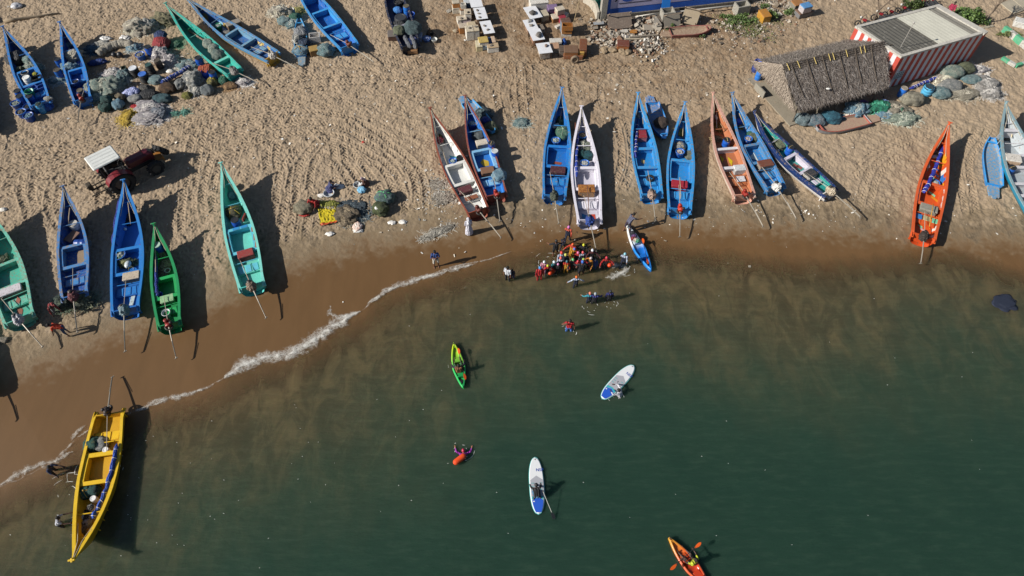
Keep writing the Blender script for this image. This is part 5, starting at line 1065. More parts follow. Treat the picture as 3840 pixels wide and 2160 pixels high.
sack(2115, 156, 'blue plastic sheet scrap by the grey metal box', DK, .22, .4, .4, None, 140, m=cloth('#2458a8'), name='plastic_sheet', cat='sheet', grp=None)
t = MB(); M_ = Matrix.Rotation(PI/2, 3, 'X'); t.torus((0, 0, .38), .26, .11, 22, 8, M_); t.lathe([(.2, -.05), (.2, .05)], 16, (0, 0, 0)); t.v[-32:] = [tuple(M_ @ Vector(v)+Vector((0, 0, .38))) for v in t.v[-32:]]
tag(t.build('cart_wheel', plain('#7a6a58', .9), None, True, P(2156, 222, h=.4), .15), 'worn tan wheel leaning at the rusty cart box', 'wheel')
for x, y, l_ in [(2267, 186, 'round sandy stone left of the rubble front'), (2300, 186, 'cracked round stone in the rubble front'), (2333, 192, 'pale round stone in the rubble front'), (2355, 193, 'brown round stone right of the pale one'), (2420, 225, 'flat stone below the rubble'), (2105, 104, 'black stone on the bare ground inside the right group')]: stone(x, y, l_, .36 if y < 200 and x > 2200 else .2, 0, '#84735c' if 'black' not in l_ else '#2f2d2b', 'stones by the rubble')
bx(2338, 160, 'rust box lying on the rubble', '#8a4f24', (1.0, .8, .55), -.1, '#6a3a2c'); bx(2870, 48, 'yellow orange tapered bin on the scrub ground', '#b5852a', (.75, 1.1, .7), .25, '#a8742c'); bx(2992, 8, 'rusty grey box below the top frame edge', '#7d7a70', (.9, .8, .6), .3, '#9a6a3a'); bx(3017, 38, 'grey lower box with brown top at the top right', '#6f7072', (1.4, .8, .5), .35, '#6a5040'); bx(3025, 18, 'white box with a blue lid on the grey one', '#b5aeb0', (.9, .7, .6), .35, '#4f86b8', .5)
# ------------------------------------------------------------------ blue painted wall at the top
W1, W2 = P(2274, 57, h=.5), P(2800, -2, h=.5); wd = (W2-W1); wl = math.hypot(wd.x, wd.y); wy = math.atan2(wd.y, wd.x)
t = thing('painted_wall', 'long blue painted wall with a lavender lettered panel at the top frame edge', 'wall', W1, wy)
b = MB(); b.box((wl/2, .15, 1.75), (wl, .28, 2.5)); b.build('wall', paint('#2258b4', .04, '#8a90a8', .7), t)
b = MB(); b.box((wl*.30+.15, .005, 1.86), (wl*.58, .02, 1.56)); b.build('panel', paint('#aaa6c6', .06, '#cccad4', .7), t)
b = MB(); b.box((wl/2, .12, .24), (wl+.2, .5, .5)); b.build('plinth', paint('#6f6a62', .3, '#4a4640', .9), t)
b = MB(); b.box((-.28, .12, 1.5), (.5, .5, 3.0)); b.build('pillar', paint('#9a968c', .2, '#75716a', .9), t)
def wallpoly(pts, nm, col):
    b = MB(); b.add([(x, -.010, z) for x, z in pts]+[(x, -.022, z) for x, z in pts], [tuple(range(len(pts))), tuple(range(2*len(pts)-1, len(pts)-1, -1))]+[(i, (i+1) % len(pts), len(pts)+(i+1) % len(pts), len(pts)+i) for i in range(len(pts))]); b.build(nm, plain(col, .7), t)
wallpoly([(1.0, 1.47), (3.9, 1.47), (3.9, 1.53), (1.0, 1.53)], 'underline', '#22232f')
ell = lambda cx, cz, rx, rz: [(cx+rx*math.cos(a), cz+rz*math.sin(a)) for a in [i*PI/14 for i in range(28)]]
wallpoly(ell(1.75, 2.05, .62, .42), 'letter', '#1c4aa0'); wallpoly([(3.1, 1.75), (4.2, 1.75), (4.2, 2.3), (3.1, 2.3)], 'letter', '#1c4aa0'); wallpoly([(.62, 1.7), (.8, 1.78), (.86, 2.3), (.72, 2.3), (.7, 1.86), (.6, 1.8)], 'letter', '#22232f'); wallpoly([(4.6, 1.72), (4.75, 1.72), (4.78, 2.2), (4.62, 2.2)], 'letter', '#22232f')
def wp(x, y, z=0): c, s = math.cos(wy), math.sin(wy); return Vector((W1.x+x*c-y*s, W1.y+x*s+y*c, W1.z+z))
t = MB(); p_ = [wp(2.6, -.45, .35), wp(4.6, -.5, .4), wp(9, -.55, .45), wp(wl, -.6, .5)]; t.tube([q-p_[0] for q in p_], .07, 8); tag(t.build('drain_pipe', plain('#b5b1a8', .5), None, True, p_[0]), 'long white drain pipe along the foot of the blue wall', 'pipe')
t = MB(); p_ = [wp(.1, -.4, .5), wp(1.5, -.4, .5), wp(1.5, -.4, .2)]; t.tube([q-p_[0] for q in p_], .05, 8); tag(t.build('drain_pipe', plain('#aaa69c', .5), None, True, p_[0]), 'short white pipe at the left foot of the blue wall', 'pipe')
t = MB(); p_ = [wp(3.1, -.6, .2), wp(3.1, -.6, .5), wp(4.6, -.55, .55)]; t.tube([q-p_[0] for q in p_], .05, 8); tag(t.build('drain_pipe', plain('#b9b5aa', .5), None, True, p_[0]), 'bent white pipe left of the cement tank', 'pipe')
def tank(px, py, label, d, yaw):
    q = P(px, py, h=d[2]); t = thing('cement_tank', label, 'tank', q, yaw)
    b = MB()
    for (x, y, sx, sy) in ((0, d[1]/2-.05, d[0], .1), (0, -d[1]/2+.05, d[0], .1), (d[0]/2-.05, 0, .1, d[1]-.202), (-d[0]/2+.05, 0, .1, d[1]-.202)): b.box((x, y, d[2]/2), (sx, sy, d[2]))
    b.box((0, 0, d[2]*.4), (d[0]-.21, d[1]-.21, .1)); b.build('walls', paint('#9a968c', .25, '#6f6b62', .9), t); return t
t = tank(2506, 38, 'square cement tank under the blue board', (1.1, .9, 1.0), wy); b = MB(); b.box((-.1, .5, 1.35), (.75, .05, .85), (-.25, 0, 0)); tag(b.build('blue_board', plain('#1f6fc0', .4), None, False, t.location, wy), 'upright bright blue board on the cement tank', 'board')
tank(2786, 14, 'grey cement tank right of the drain pipe', (1.2, .9, .9), wy+.1)
def frame(px, py, label, w_, d, yaw, tilt, col='#6f6258'):
    q = P(px, py, h=.4); t = thing('broken_table', label, 'table', q, yaw); q = None; t.rotation_euler = (tilt, 0, yaw); t.location.z += .65
    b = MB(); b.box((0, 0, 0), (w_, d, .04)); b.build('table_board', paint(col, .2, '#8a7d70', .8), t)
    for sx in (-1, 1):
        for sy in (-1, 1): b = MB(); b.box((sx*w_*.45, sy*d*.42, .28), (.07, .07, .5)); b.build('leg', paint('#8a7a6a', .2), t)
    b = MB(); b.box((0, d*.42, .42), (w_*.9, .05, .07)); b.build('rail', paint('#8a7a6a', .2), t)
frame(2322, 88, 'overturned brown table left below the blue wall', 2.1, 1.3, wy, .75); frame(2518, 86, 'broken grey frame open towards the skiff', 1.5, 1.1, wy+.1, .9, '#7d776c'); frame(2588, 72, 'tan crate frame leaning right of the grey frame', 1.4, 1.3, wy-.6, .7, '#8a7d68')
for x, y, l_, c_, d_ in [(2412, 135, 'long grey plank lying across the rubble', '#9a9080', (2.6, .18, .08)), (2390, 146, 'pale broken plank across the rubble', '#b5a994', (2.2, .15, .08)), (2463, 82, 'grey curved sheet leaning on the rubble', '#85817a', (.5, 1.3, .05)), (2330, 118, 'white broken panel on the rubble', '#b9b6ae', (1.1, .5, .05)), (2375, 118, 'orange triangle board on the rubble', '#a8702c', (.6, .5, .05)), (2245, 86, 'grey metal sheet corner at the wall end', '#8d9298', (.9, .6, .03))]:
    q = P(x, y, h=.3); t = MB(); t.box((0, 0, 0), d_); o = t.build('broken_plank', paint(c_, .2), None, False, q+Vector((0, 0, .3))); o.rotation_euler = (random.uniform(-.2, .2), random.uniform(-.15, .15), wy+random.uniform(-.2, .2)); tag(o, l_, 'plank', 'boards on the rubble')
# curved low white wall and green awning, pole
t = MB(); cp = [P(2190, 8), P(2215, 24), P(2232, 50), P(2240, 80)]
for i in range(3):
    a_, c_ = cp[i]-cp[0], cp[i+1]-cp[0]; m_ = (a_+c_)/2; t.box((m_.x, m_.y, .45), ((c_-a_).length+.06, .2+.004*i, .9+.004*i), math.atan2((c_-a_).y, (c_-a_).x))
tag(t.build('low_wall', paint('#b5aea0', .2, '#8a8376', .8), None, False, cp[0]), 'curved low white wall left of the blue wall', 'wall')
g0 = P(2185, -10); t = thing('green_awning', 'green tarpaulin awning left of the blue wall', 'awning', g0); pts = [at(x, y, 2.3) for x, y in [(2160,-60),(2280,-70),(2262,6),(2205,-18)]]
b = MB(); N = 10; vs = []
for i in range(N):
    for j in range(N):
        u, v_ = i/(N-1), j/(N-1); p = pts[0].lerp(pts[1], u).lerp(pts[3].lerp(pts[2], u), v_)-g0; p.z += .18*math.sin(u*9+v_*3)*v_-.7*v_*v_*u; vs.append(p)
b.add(vs, [(i*N+j, i*N+N+j, i*N+N+j+1, i*N+j+1) for i in range(N-1) for j in range(N-1)]); b.build('tarpaulin', cloth('#12876a', '#0c5f4c'), t, True)
b = MB(); q = P(2256, 78)-g0; b.tube([q, q+Vector((0, .1, 2.2))], .05, 7); b.build('post', plain('#7a6f60'), t)
pole((2173, 0), (2152, 82), 'thin bamboo pole slanting over the right box group', .03, None, (1.2, .02), '#a08c6a'); pole((2240, 72), (2182, 92), 'thin stick lying left of the wall end', .03, None, (.3, .03), '#5f5446')
# ------------------------------------------------------------------ rubble, litter, plants
def scatter(name, label, cx, cy, sx, sy, n, cols, smin, smax, seed, pile=.0, cat='rubble', kind='stuff', thin=False):
    r = random.Random(seed); mats = [plain(c, .85, 0, .3, 9) for c in cols]; b = MB()
    for _ in range(n):
        px, py = r.gauss(cx, sx), r.gauss(cy, sy)
        if py < -30: continue
        q = P(px, py) if n < 900 else at(px, py, .70); d2 = ((px-cx)/sx)**2+((py-cy)/sy)**2; s_ = r.uniform(smin, smax)*(r.random()**1.5+.25)
        if n >= 900: q.z = gz(q.x, q.y)
        b.mat(r.randrange(len(mats))); z = q.z+pile*math.exp(-d2*.5)*r.random()+s_*.2
        b.box((q.x, q.y, z), (s_*r.uniform(.6, 1.6), s_*r.uniform(.4, 1.1), s_*(.08 if thin else r.uniform(.3, .8))), (r.uniform(-.6, .6), r.uniform(-.6, .6), r.uniform(0, 3)))
    return tag(b.build(name, mats), label, cat, kind=kind)
def gz(x, y):
    i = int(np.clip(np.searchsorted(GX, x), 1, NX-1)); j = int(np.clip(np.searchsorted(GY, y), 1, NY-1)); return float(max(Z[j, i], Z[j-1, i-1]))
RB = ['#7d7468', '#958b7d', '#655b4e', '#b5aea4', '#4f473f', '#7d5f4b', '#a39a8c', '#857a6c']
scatter('rubble', 'heap of broken rubble and rubbish below the blue wall', 2330, 145, 55, 20, 850, RB, .08, .32, 1, .4)
scatter('rubble', 'rubble and white rubbish right of the rust box', 2420, 165, 38, 24, 700, RB+['#d0cdc6'], .08, .28, 2, .3)
scatter('rubble', 'stony rubble between the wall foot and the maroon skiff', 2390, 85, 90, 14, 300, RB, .15, .5, 3, .2)
scatter('rubble', 'pale stony rubble on the scrub ground', 2790, 110, 75, 38, 850, RB, .06, .22, 4)
scatter('rubble', 'scattered stones near the top right boxes', 2920, 25, 60, 25, 420, RB, .08, .28, 5)
scatter('litter', 'white scraps among the nets of the dump', 500, 290, 130, 80, 420, ['#cfcdc8', '#b9b5ac', '#d9d7d2', '#8a857c'], .05, .16, 6, cat='litter', thin=True)
scatter('litter', 'grey litter and net scraps left of the brown edged boats', 1650, 720, 45, 55, 400, ['#b9b5ac', '#8f8c84', '#d0cec8', '#6f7470'], .05, .2, 7, cat='litter', thin=True)
scatter('litter', 'shells and scraps strewn over the whole beach', 1700, 420, 1150, 240, 1500, ['#cfcac0', '#d9d6ce', '#b5ad9f', '#a89c8a'], .05, .17, 8, cat='litter', thin=True)
scatter('litter', 'small white shells along the damp sand', 2900, 800, 700, 45, 420, ['#cfcac0', '#d9d6ce', '#6f6557'], .05, .14, 9, cat='litter', thin=True)
scatter('litter', 'dark twigs and scraps on the churned ground', 2500, 320, 300, 90, 500, ['#4a4036', '#5f5346', '#3f382f', '#8a7f70'], .05, .2, 10, cat='litter', thin=True)
scatter('fish_scraps', 'pile of fish scraps between the net bags by the hut', 3190, 433, 12, 7, 160, ['#c4b09c', '#8a6a58', '#d9cfc4'], .08, .16, 11, .1, cat='scraps')
def greenery(px, py, label, rx, ry, h, n, cols, seed, name='bush', cat='bush', kind=None, grp=None, leaf=.09, branches=True):
    r = random.Random(seed); q = P(px, py, h=h*.4); t = thing(name, label, cat, q, 0, grp) if kind is None else None
    mats = [plain(c, .6, 0, .3, 6) for c in cols]; b = MB()
    cl = [(r.gauss(0, .45), r.gauss(0, .45), r.uniform(.2, 1)) for _ in range(max(6, n//60))]
    for _ in range(n):
        c = r.choice(cl); x = (c[0]+r.gauss(0, .16))*rx; y = (c[1]+r.gauss(0, .16))*ry; rr = min(1, (x/rx)**2+(y/ry)**2); z = max(.03, h*c[2]*(1-.6*rr)+r.gauss(0, .08)*h)
        b.mat(r.randrange(len(mats))); l = leaf*r.uniform(.6, 1.5); e = Euler((r.uniform(-.9, .9), r.uniform(-.9, .9), r.uniform(0, 6.3))).to_matrix()
        b.add([e @ Vector(p)+Vector((x, y, z)) for p in ((0, -l*.3, 0), (l*.6, 0, .02), (0, l*1.2, 0), (-l*.6, 0, .02))], [(0, 1, 2, 3)])
    if kind: return tag(b.build(name, mats, None, False, q), label, cat, kind=kind)
    b.build('foliage', mats, t)
    if branches:
        b = MB()
        for c in cl[:10]: b.tube([(0, 0, 0), (c[0]*rx*.4, c[1]*ry*.4, h*c[2]*.5), (c[0]*rx*.8, c[1]*ry*.8, h*c[2]*.8)], [.03, .02, .01], 5)
        b.build('stems', plain('#5f5240', .9), t)
    return t
GRN = ['#46592c', '#536a34', '#3a4c26', '#61733f']
for x, y, rx, ry, h, n, l_ in [(2770, 75, 1.6, 1.1, .35, 700, 'low green weeds between the skiff and the yellow bin'), (2725, 62, .7, .6, .4, 260, 'green weed clump right of the tan crate frame'), (2905, 50, 1.0, .8, .5, 420, 'dark green weed clump right of the yellow bin'), (2960, 48, .7, .7, .5, 320, 'green weed clump below the grey boxes'), (2795, 48, .5, .4, .35, 200, 'small weed clump at the foot of the right tank'), (2517, 98, .4, .4, .5, 200, 'bright green weed in the broken grey frame'), (2637, 140, .4, .3, .25, 120, 'small weed under the maroon skiff'), (2870, 22, .5, .5, .35, 160, 'small weed clump above the yellow bin')]: greenery(x, y, l_, rx, ry, h, n, GRN, x, name='weed_clump', cat='weeds', grp='weed clumps on the scrub ground')
greenery(2800, 95, 'thin moss and grass on the stony scrub ground', 2.6, 1.8, .12, 1500, ['#5f6a34', '#6f743f', '#4f5a2c'], 77, name='ground_grass', cat='grass', kind='stuff', leaf=.06)
greenery(3632, 62, 'green leafy bush behind the striped building', 1.4, 1.1, 1.4, 1500, ['#42592a', '#526a30', '#354a22', '#61783c'], 5, leaf=.12); greenery(3435, 20, 'dark bush beside the parked motorbikes', 1.1, .8, 1.0, 900, ['#4a5a30', '#5a6a38', '#3a4626'], 6, leaf=.11); greenery(3790, 130, 'small dry bush by the green and white wall', 1.0, .7, .5, 500, ['#6a7040', '#5a6038'], 7)
def bare_tree(px, py, label, h, seed, lean=(0, 0)):
    r = random.Random(seed); q = P(px, py); t = thing('bare_tree', label, 'tree', q); tr_ = MB(); br = MB()
    def grow(p, d, l, rad, lev):
        n = p+d*l; (tr_ if lev == 0 else br).tube([p, p.lerp(n, .5)+Vector((r.uniform(-.05, .05), r.uniform(-.05, .05), 0))*l, n], [rad, rad*.85, rad*.68], 6 if lev < 2 else 4)
        if lev >= 5: return
        for _ in range(3 if lev < 4 else 2):
            e = d+Vector((r.gauss(0, .5), r.gauss(0, .5), r.uniform(-.05, .3))); e.normalize(); grow(n, e, l*r.uniform(.62, .85), rad*.62, lev+1)
    grow(Vector((0, 0, 0)), Vector((lean[0], lean[1], 1)).normalized(), h*.26, .09, 0); tr_.build('trunk', plain('#5f544a', .9), t); br.build('branches', plain('#6a5d50', .9), t)
bare_tree(3274, 82, 'leafless tree left of the parked motorbikes', 4.6, 3); bare_tree(3680, 95, 'leafless tree behind the green bush', 4.2, 8, (.35, .2))
# ------------------------------------------------------------------ striped building
HB = 2.95
zc = P(3626, 236).z
RA, RB_, RC, RD = [at(x, y, zc+HB) for x, y in [(3378, 218), (3701, 124), (3207, 103), (3518, 22)]]
o0 = Vector((RA.x, RA.y, zc)); root = thing('striped_building', 'flat roofed building with red and white vertical stripes beside the thatched hut', 'building', o0)
def loc2(p): return Vector((p.x-o0.x, p.y-o0.y, 0))
cA, cB, cC, cD = map(loc2, (RA, RB_, RC, RD))
def wallpanel(p, q, n0, red0):
    d = q-p; L = d.length; e = d/L; out = Vector((e.y, -e.x, 0)); 
    b = MB(); r = random.Random(int(L*10)); xs = [0]; w0 = L/n0
    for i in range(1, n0): xs.append(i*w0+r.uniform(-.05, .05)*w0)
    xs.append(L); K = 10; wob = [[0 if i in (0, n0) else r.uniform(-.018, .018) for _ in range(K+1)] for i in range(n0+1)]
    for i in range(n0):
        b.mat((i+red0) % 2); vs = []
        for k in range(K+1):
            z = HB*k/K
            vs += [p+e*(xs[i]+wob[i][k])+Vector((0, 0, z)), p+e*(xs[i+1]+wob[i+1][k])+Vector((0, 0, z))]
        b.add(vs, [(2*k, 2*k+1, 2*k+3, 2*k+2) for k in range(K)])
    b.build('wall', [paint('#b5483a', .03, '#c98a7a', .75), paint('#cdccd0', .05, '#9a9792', .75)], root)
wallpanel(cA, cB, 25, 0); wallpanel(cC, cA, 13, 0); wallpanel(cB, cD, 23, 1); wallpanel(cD, cC, 25, 1)
eAB = (cB-cA).normalized(); eAC = (cC-cA).normalized(); LAB = (cB-cA).length; LAC = (cC-cA).length
for (p, q, k) in ((cA, cB, 0), (cC, cA, 1), (cB, cD, 2), (cD, cC, 3)):
    d = q-p; L = d.length; e = d/L; n_ = Vector((-e.y, e.x, 0)); b = MB(); c_ = (p+q)/2+n_*.13; wdt = .26 if k != 2 else .5
    c_ = (p+q)/2+n_*(wdt/2-.03); b.box((c_.x, c_.y, HB+.06+.002*k), (L-.0+.02*k, wdt, .16+.004*k), math.atan2(e.y, e.x)); b.build('parapet', paint('#b9b5ac', .2, '#85817a', .8), root)
def roofstrip(f0, f1, col, z, nm, wear=.15):
    b = MB(); n = int((f1-f0)*LAB/.09); vs = []
    for i in range(n+1):
        f = f0+(f1-f0)*i/n; p = cA+(cB-cA)*f; p2 = cC+(cD-cC)*f; zz = z+(.022 if col[1] < '9' else .005)*math.sin(i*PI/2*1.0)*1.0
        vs += [p+(p2-p)*.02+Vector((0, 0, zz+.0)), p2+(p-p2)*.02+Vector((0, 0, zz+.02))]
    b.add(vs, [(2*i, 2*i+2, 2*i+3, 2*i+1) for i in range(n)]); b.build(nm, paint(col, wear, '#8d8a84', .85, 1.5), root)
roofstrip(.015, .47, '#57554f', HB+.03, 'roof_sheet'); roofstrip(.455, .84, '#c4c2b4', HB+.09, 'roof_sheet', .05); roofstrip(.83, .965, '#77746c', HB+.02, 'roof_sheet')
b = MB(); f_ = cA+eAB*(LAB*.10); ang = math.atan2(eAB.y, eAB.x); n_ = Vector((eAB.y, -eAB.x, 0)); q = f_+n_*.02
b.box((q.x, q.y, 1.15), (.85, .06, .7), ang); b.build('vent_window', plain('#9aa3a6', .6), root)
b = MB(); q = f_+n_*.055
for i in range(4):
    for j in range(3): c_ = q+eAB*((i-1.5)*.19); b.box((c_.x, c_.y, .95+j*.2), (.07, .02, .09), ang)
b.build('vent_holes', plain('#2f3336', .8), root)
b = MB(); q = cC.lerp(cA, .78)+eAB*.9; b.tube([q+Vector((0, 0, HB+.1)), q+Vector((0, 0, HB+2.2))], .025, 6); b.ball(q+Vector((0, 0, HB+2.25)), .08, 8, 6); b.build('antenna', plain('#b9b6b0', .4, .5), root)
# ------------------------------------------------------------------ thatched hut
zh = P(3000, 430).z; R1, R2 = at(2934, 243, zh+3.3), at(3318, 156, zh+3.3); E1, E2 = at(2994, 412, zh+1.5), at(3332, 322, zh+1.6)
hut = thing('thatched_hut', 'palm thatched hut with pole weighted roof leaning on the striped building', 'hut', Vector((E1.x, E1.y, zh)))
h0 = Vector((E1.x, E1.y, zh)); r1, r2, e1, e2 = R1-h0, R2-h0, E1-h0, E2-h0
rd = (r2-r1).normalized(); perp = Vector((e1.x-r1.x, e1.y-r1.y, 0)); b1, b2 = r1-perp*.85+Vector((0, 0, -1.5)), r2-perp*.85+Vector((0, 0, -1.5))
tip = -Vector((rd.x, rd.y, 0)).normalized()
hl = b1+tip*.35+Vector((0, 0, .0)); fl_ = e1+tip*.25
def thatch(quad, n, seed, nm, cols, ln=.5, down=None, lift=.05):
    r = random.Random(seed); a, bq, c, d = quad; mats = [plain(x, .9, 0, .3, 5) for x in cols]; m = MB(); nrm = (c-a).cross(d-a).normalized(); ax = (c-d).normalized()
    if nrm.z < 0: nrm = -nrm
    G = 14; vs = [a.lerp(bq, i/G).lerp(d.lerp(c, i/G), j/G)+nrm*(.04*noise.noise(Vector((i*.7, j*.7, seed)))-.03) for i in range(G+1) for j in range(G+1)]
    m.add(vs, [(i*(G+1)+j, (i+1)*(G+1)+j, (i+1)*(G+1)+j+1, i*(G+1)+j+1) for i in range(G) for j in range(G)])
    for _ in range(n):
        u, v_ = r.random(), r.random(); p = a.lerp(bq, u).lerp(d.lerp(c, u), v_); dn = (d-a).lerp(c-bq, u).normalized()
        t_ = (dn*r.uniform(.5, 1)+ax*r.gauss(0, .55)+nrm*r.uniform(-.05, .22)).normalized(); l = ln*r.uniform(.4, 1.1); s_ = t_.cross(nrm).normalized()*r.uniform(.012, .03)
        p = p+nrm*r.uniform(0, lift); m.mat(r.randrange(len(mats))); q1 = p+t_*l*.5+nrm*.02; q2 = p+t_*l-Vector((0, 0, .08*r.random()))
        m.add([p-s_, p+s_, q1+s_, q1-s_, q2], [(0, 1, 2, 3), (3, 2, 4)])
    m.build(nm, mats, hut)
TC = ['#6f665f', '#80776f', '#5a514b', '#938b84', '#675e57']
thatch((r1, r2, e2, e1), 7000, 1, 'roof', TC); thatch((r2, r1, b1, b2), 2500, 2, 'roof', ['#7d746b', '#8d847b', '#6a6159'])
thatch((r1, r1, fl_, hl), 2600, 3, 'gable_thatch', ['#7f7469', '#8d8174', '#6d6258', '#9c9082'], .4)
ed = MB(); r = random.Random(9)
for i in range(1500):
    u = r.random(); p = e1.lerp(e2, u) if i % 3 else fl_.lerp(hl, u); l = r.uniform(.15, .42); s_ = rd*r.uniform(.012, .025); o_ = Vector((perp.x, perp.y, 0)).normalized()*r.uniform(-.05, .2)
    if not i % 3: s_ = perp.normalized()*.02; o_ = tip*r.uniform(-.05, .2)
    p = p+Vector((0, 0, r.uniform(-.05, .1))); ed.add([p-s_, p+s_, p+o_-Vector((0, 0, l))+s_*.3+rd*r.uniform(-.08, .08)], [(0, 1, 2)])
ed.build('eave_fringe', plain('#75695d', .9, 0, .35, 4), hut)
nr = (r2-r1).cross(e1-r1).normalized(); nr = nr if nr.z > 0 else -nr
for k in range(4):
    b = MB(); o_ = perp.normalized()*(.06+.13*k)+nr*.10-Vector((0, 0, .10*k)); b.tube([r1+o_+rd*random.uniform(-.2, .3), r1.lerp(r2, .5)+o_+Vector((0, 0, random.uniform(-.05, .06))), r2+o_+rd*random.uniform(-.2, .5)], .035, 6); b.build('ridge_pole', plain('#4f463d', .9), hut)
for u, k in ((.07, .78), (.22, .84), (.37, .86), (.53, .82), (.69, .80), (.85, .85)):
    b = MB(); p = r1.lerp(r2, u)+nr*.13; q = p.lerp(e1.lerp(e2, u+.02)+nr*.13, k); b.tube([p, p.lerp(q, .5)+rd*random.uniform(-.06, .06), q], [.04, .036, .03], 6); b.build('roof_pole', plain('#4a4138', .9), hut)
for u in (.03, .13, .29, .43, .47, .60, .74, .78):
    b = MB(); p = r1.lerp(r2, u)+nr*.16; q = p.lerp(e1.lerp(e2, u)+nr*.16, .16); b.tube([p, q+rd*.05], .03, 5); b.build('tie', plain('#b5a05f', .8), hut)
for u in (.02, .5, .93):
    for (s0, s1, zz) in ((e1, e2, 1.5), (b1, b2, 1.7)):
        b = MB(); p = s0.lerp(s1, u); p2 = Vector((p.x, p.y, 0))-perp.normalized()*(.25 if s0 is e1 else -.2); b.tube([p2, p2+Vector((0, 0, zz))], .06, 7); b.build('post', plain('#6f665a', .9), hut)
b = MB(); p = [fl_+perp.normalized()*.1, e2-rd*.8, b2-rd*.8, hl]; pp = [Vector((x.x, x.y, .10)) for x in p]; b.poly(pp, .2); b.build('floor_slab', paint('#8d8474', .15, '#6f675a', .9), hut)
b = MB(); m_ = hl.lerp(fl_, .32)+tip*.12; b.box((m_.x, m_.y, .35), (.10, 1.3, .6), math.atan2((fl_-hl).y, (fl_-hl).x)-PI/2); b.build('side_board', paint('#8d8a80', .2), hut)
sack(3106, 332, 'small white scrap on the hut roof', DK, .16, .1, .08, None, 150, 2.2, m=plain('#d9d6d0', .5), name='plastic_scrap', cat='scrap', grp=None)
# things around hut and building
barrel(2845, 228, 'blue tub stack with black rings at the hut corner', '#1d3f9a', 1.0, .33, None, grp='stacked black tubs', band='#2b2c2e'); barrel(2852, 265, 'light blue barrel with grey lid at the hut corner', '#2a6fc0', .85, .28, '#5a5d58')
sack(3012, 442, 'pale grey net ball at the hut corner post', ('#8fa0a4', '#6d8288', '#a9b2b0'), .68, .62, .75, None, 151); sack(3062, 448, 'patchwork net bag with a violet patch beside the pale ball', ('#9aa0a4', '#5f7f8c', '#7d6a80'), .75, .65, .75, None, 152); sack(3116, 438, 'large teal blue net bag by the maroon rimmed skiff', ('#3f7f94', '#2f6278', '#5a93a4'), .9, .65, .8, None, 153); sack(3150, 440, 'small teal blue net end beside the large teal bag', ('#3f7f94', '#2f6278'), .5, .35, .4, None, 154)
heap(3213, 408, 'grey blue net heap under the hut eave', BG, .75, .65, .6); heap(3252, 404, 'bright green net left patch by the skiff tail', ('#3f9a7c', '#2a6f5c', '#6fb89a'), .5, .45, .35); heap(3296, 400, 'bright green net mound by the skiff tail', ('#2f9a7a', '#1f6f58', '#5fb898'), .75, .6, .5); heap(3350, 410, 'pale beige net cloud right of the green mound', ('#b5ac98', '#8f8878', '#cfc6b2'), 1.0, .8, .35); heap(3385, 440, 'pale teal net cloud on the sand below the building', ('#a9b5a4', '#849484', '#c4c8b8'), 1.0, .6, .3); heap(3368, 415, 'green net tuft in the beige cloud', ('#4fa884', '#3a8268'), .35, .3, .3, n=80); heap(3325, 425, 'blue grey net in the beige cloud', BG, .7, .5, .3)
sack(3426, 368, 'large smooth beige net ball below the striped wall', ('#b0aa96', '#8f8a7a', '#c0baa6'), .95, .68, .8, None, 155); sack(3317, 383, 'blue tied cloth ball under the eave end', DK, .42, .32, .35, None, 156, m=cloth('#3a6ab8', '#9ab4dc'), name='cloth_bundle', cat='cloth', grp=None)
barrel(3393, 330, 'blue barrel with a pale lid at the vent window', '#1f62b8', .8, .28, '#8a8276'); t = barrel(3488, 324, 'wide light blue tub standing alone on the sand', '#4fa0c8', .75, .42, None, grp=None, fill=('#3a5a6a', '#2a424f'))
tub(3240, 385, 'purple striped basket under the eave', '#6a4a80', .3, .3); chest(3305, 392, 'blue white tray under the eave', '#8fa4c4', (.6, .4, .08), -.3, '#a9b9d4', lidh=.03, handle=False, name='tray', cat='tray')
for x, y, c_, d_, l_ in [(3570, 265, TG, (1.05, .75, .9), 'upper left big green tan net bag by the building end'), (3620, 252, OL, (.8, .6, .8), 'upper right tan net bag by the building end'), (3566, 318, GR, (.95, .62, .75), 'grey net bag below the upper left bag'), (3645, 295, T, (.85, .5, .5), 'light teal net bag right of the grey bag'), (3530, 345, T, (.75, .62, .7), 'teal net bag lowest of the building end pile')]: sack(x, y, l_, c_, d_[0], d_[1], d_[2], None, x % 90)
heap(3545, 300, 'beige net between the bags of the building end pile', TAN, .7, .6, .4); heap(3600, 350, 'pale net cloud below the building end pile', ('#b5ad9a', '#98907e', '#c9c2b0'), 1.3, .6, .25); heap(3700, 315, 'white grey net spread right of the pile, upper', ('#bdb9b4', '#98948f', '#d0ccc6'), .8, .9, .3); heap(3715, 348, 'white grey net spread right of the pile, lower', ('#bdb9b4', '#98948f', '#d0ccc6'), .8, .5, .3); heap(3665, 258, 'plastic scrap heap at the building end', PK, .7, .4, .3)
roll([(3410, 333), (3460, 312), (3530, 284)], 'long royal blue tarp roll at the foot of the striped wall', '#2a3a9c', .13, h=.15)
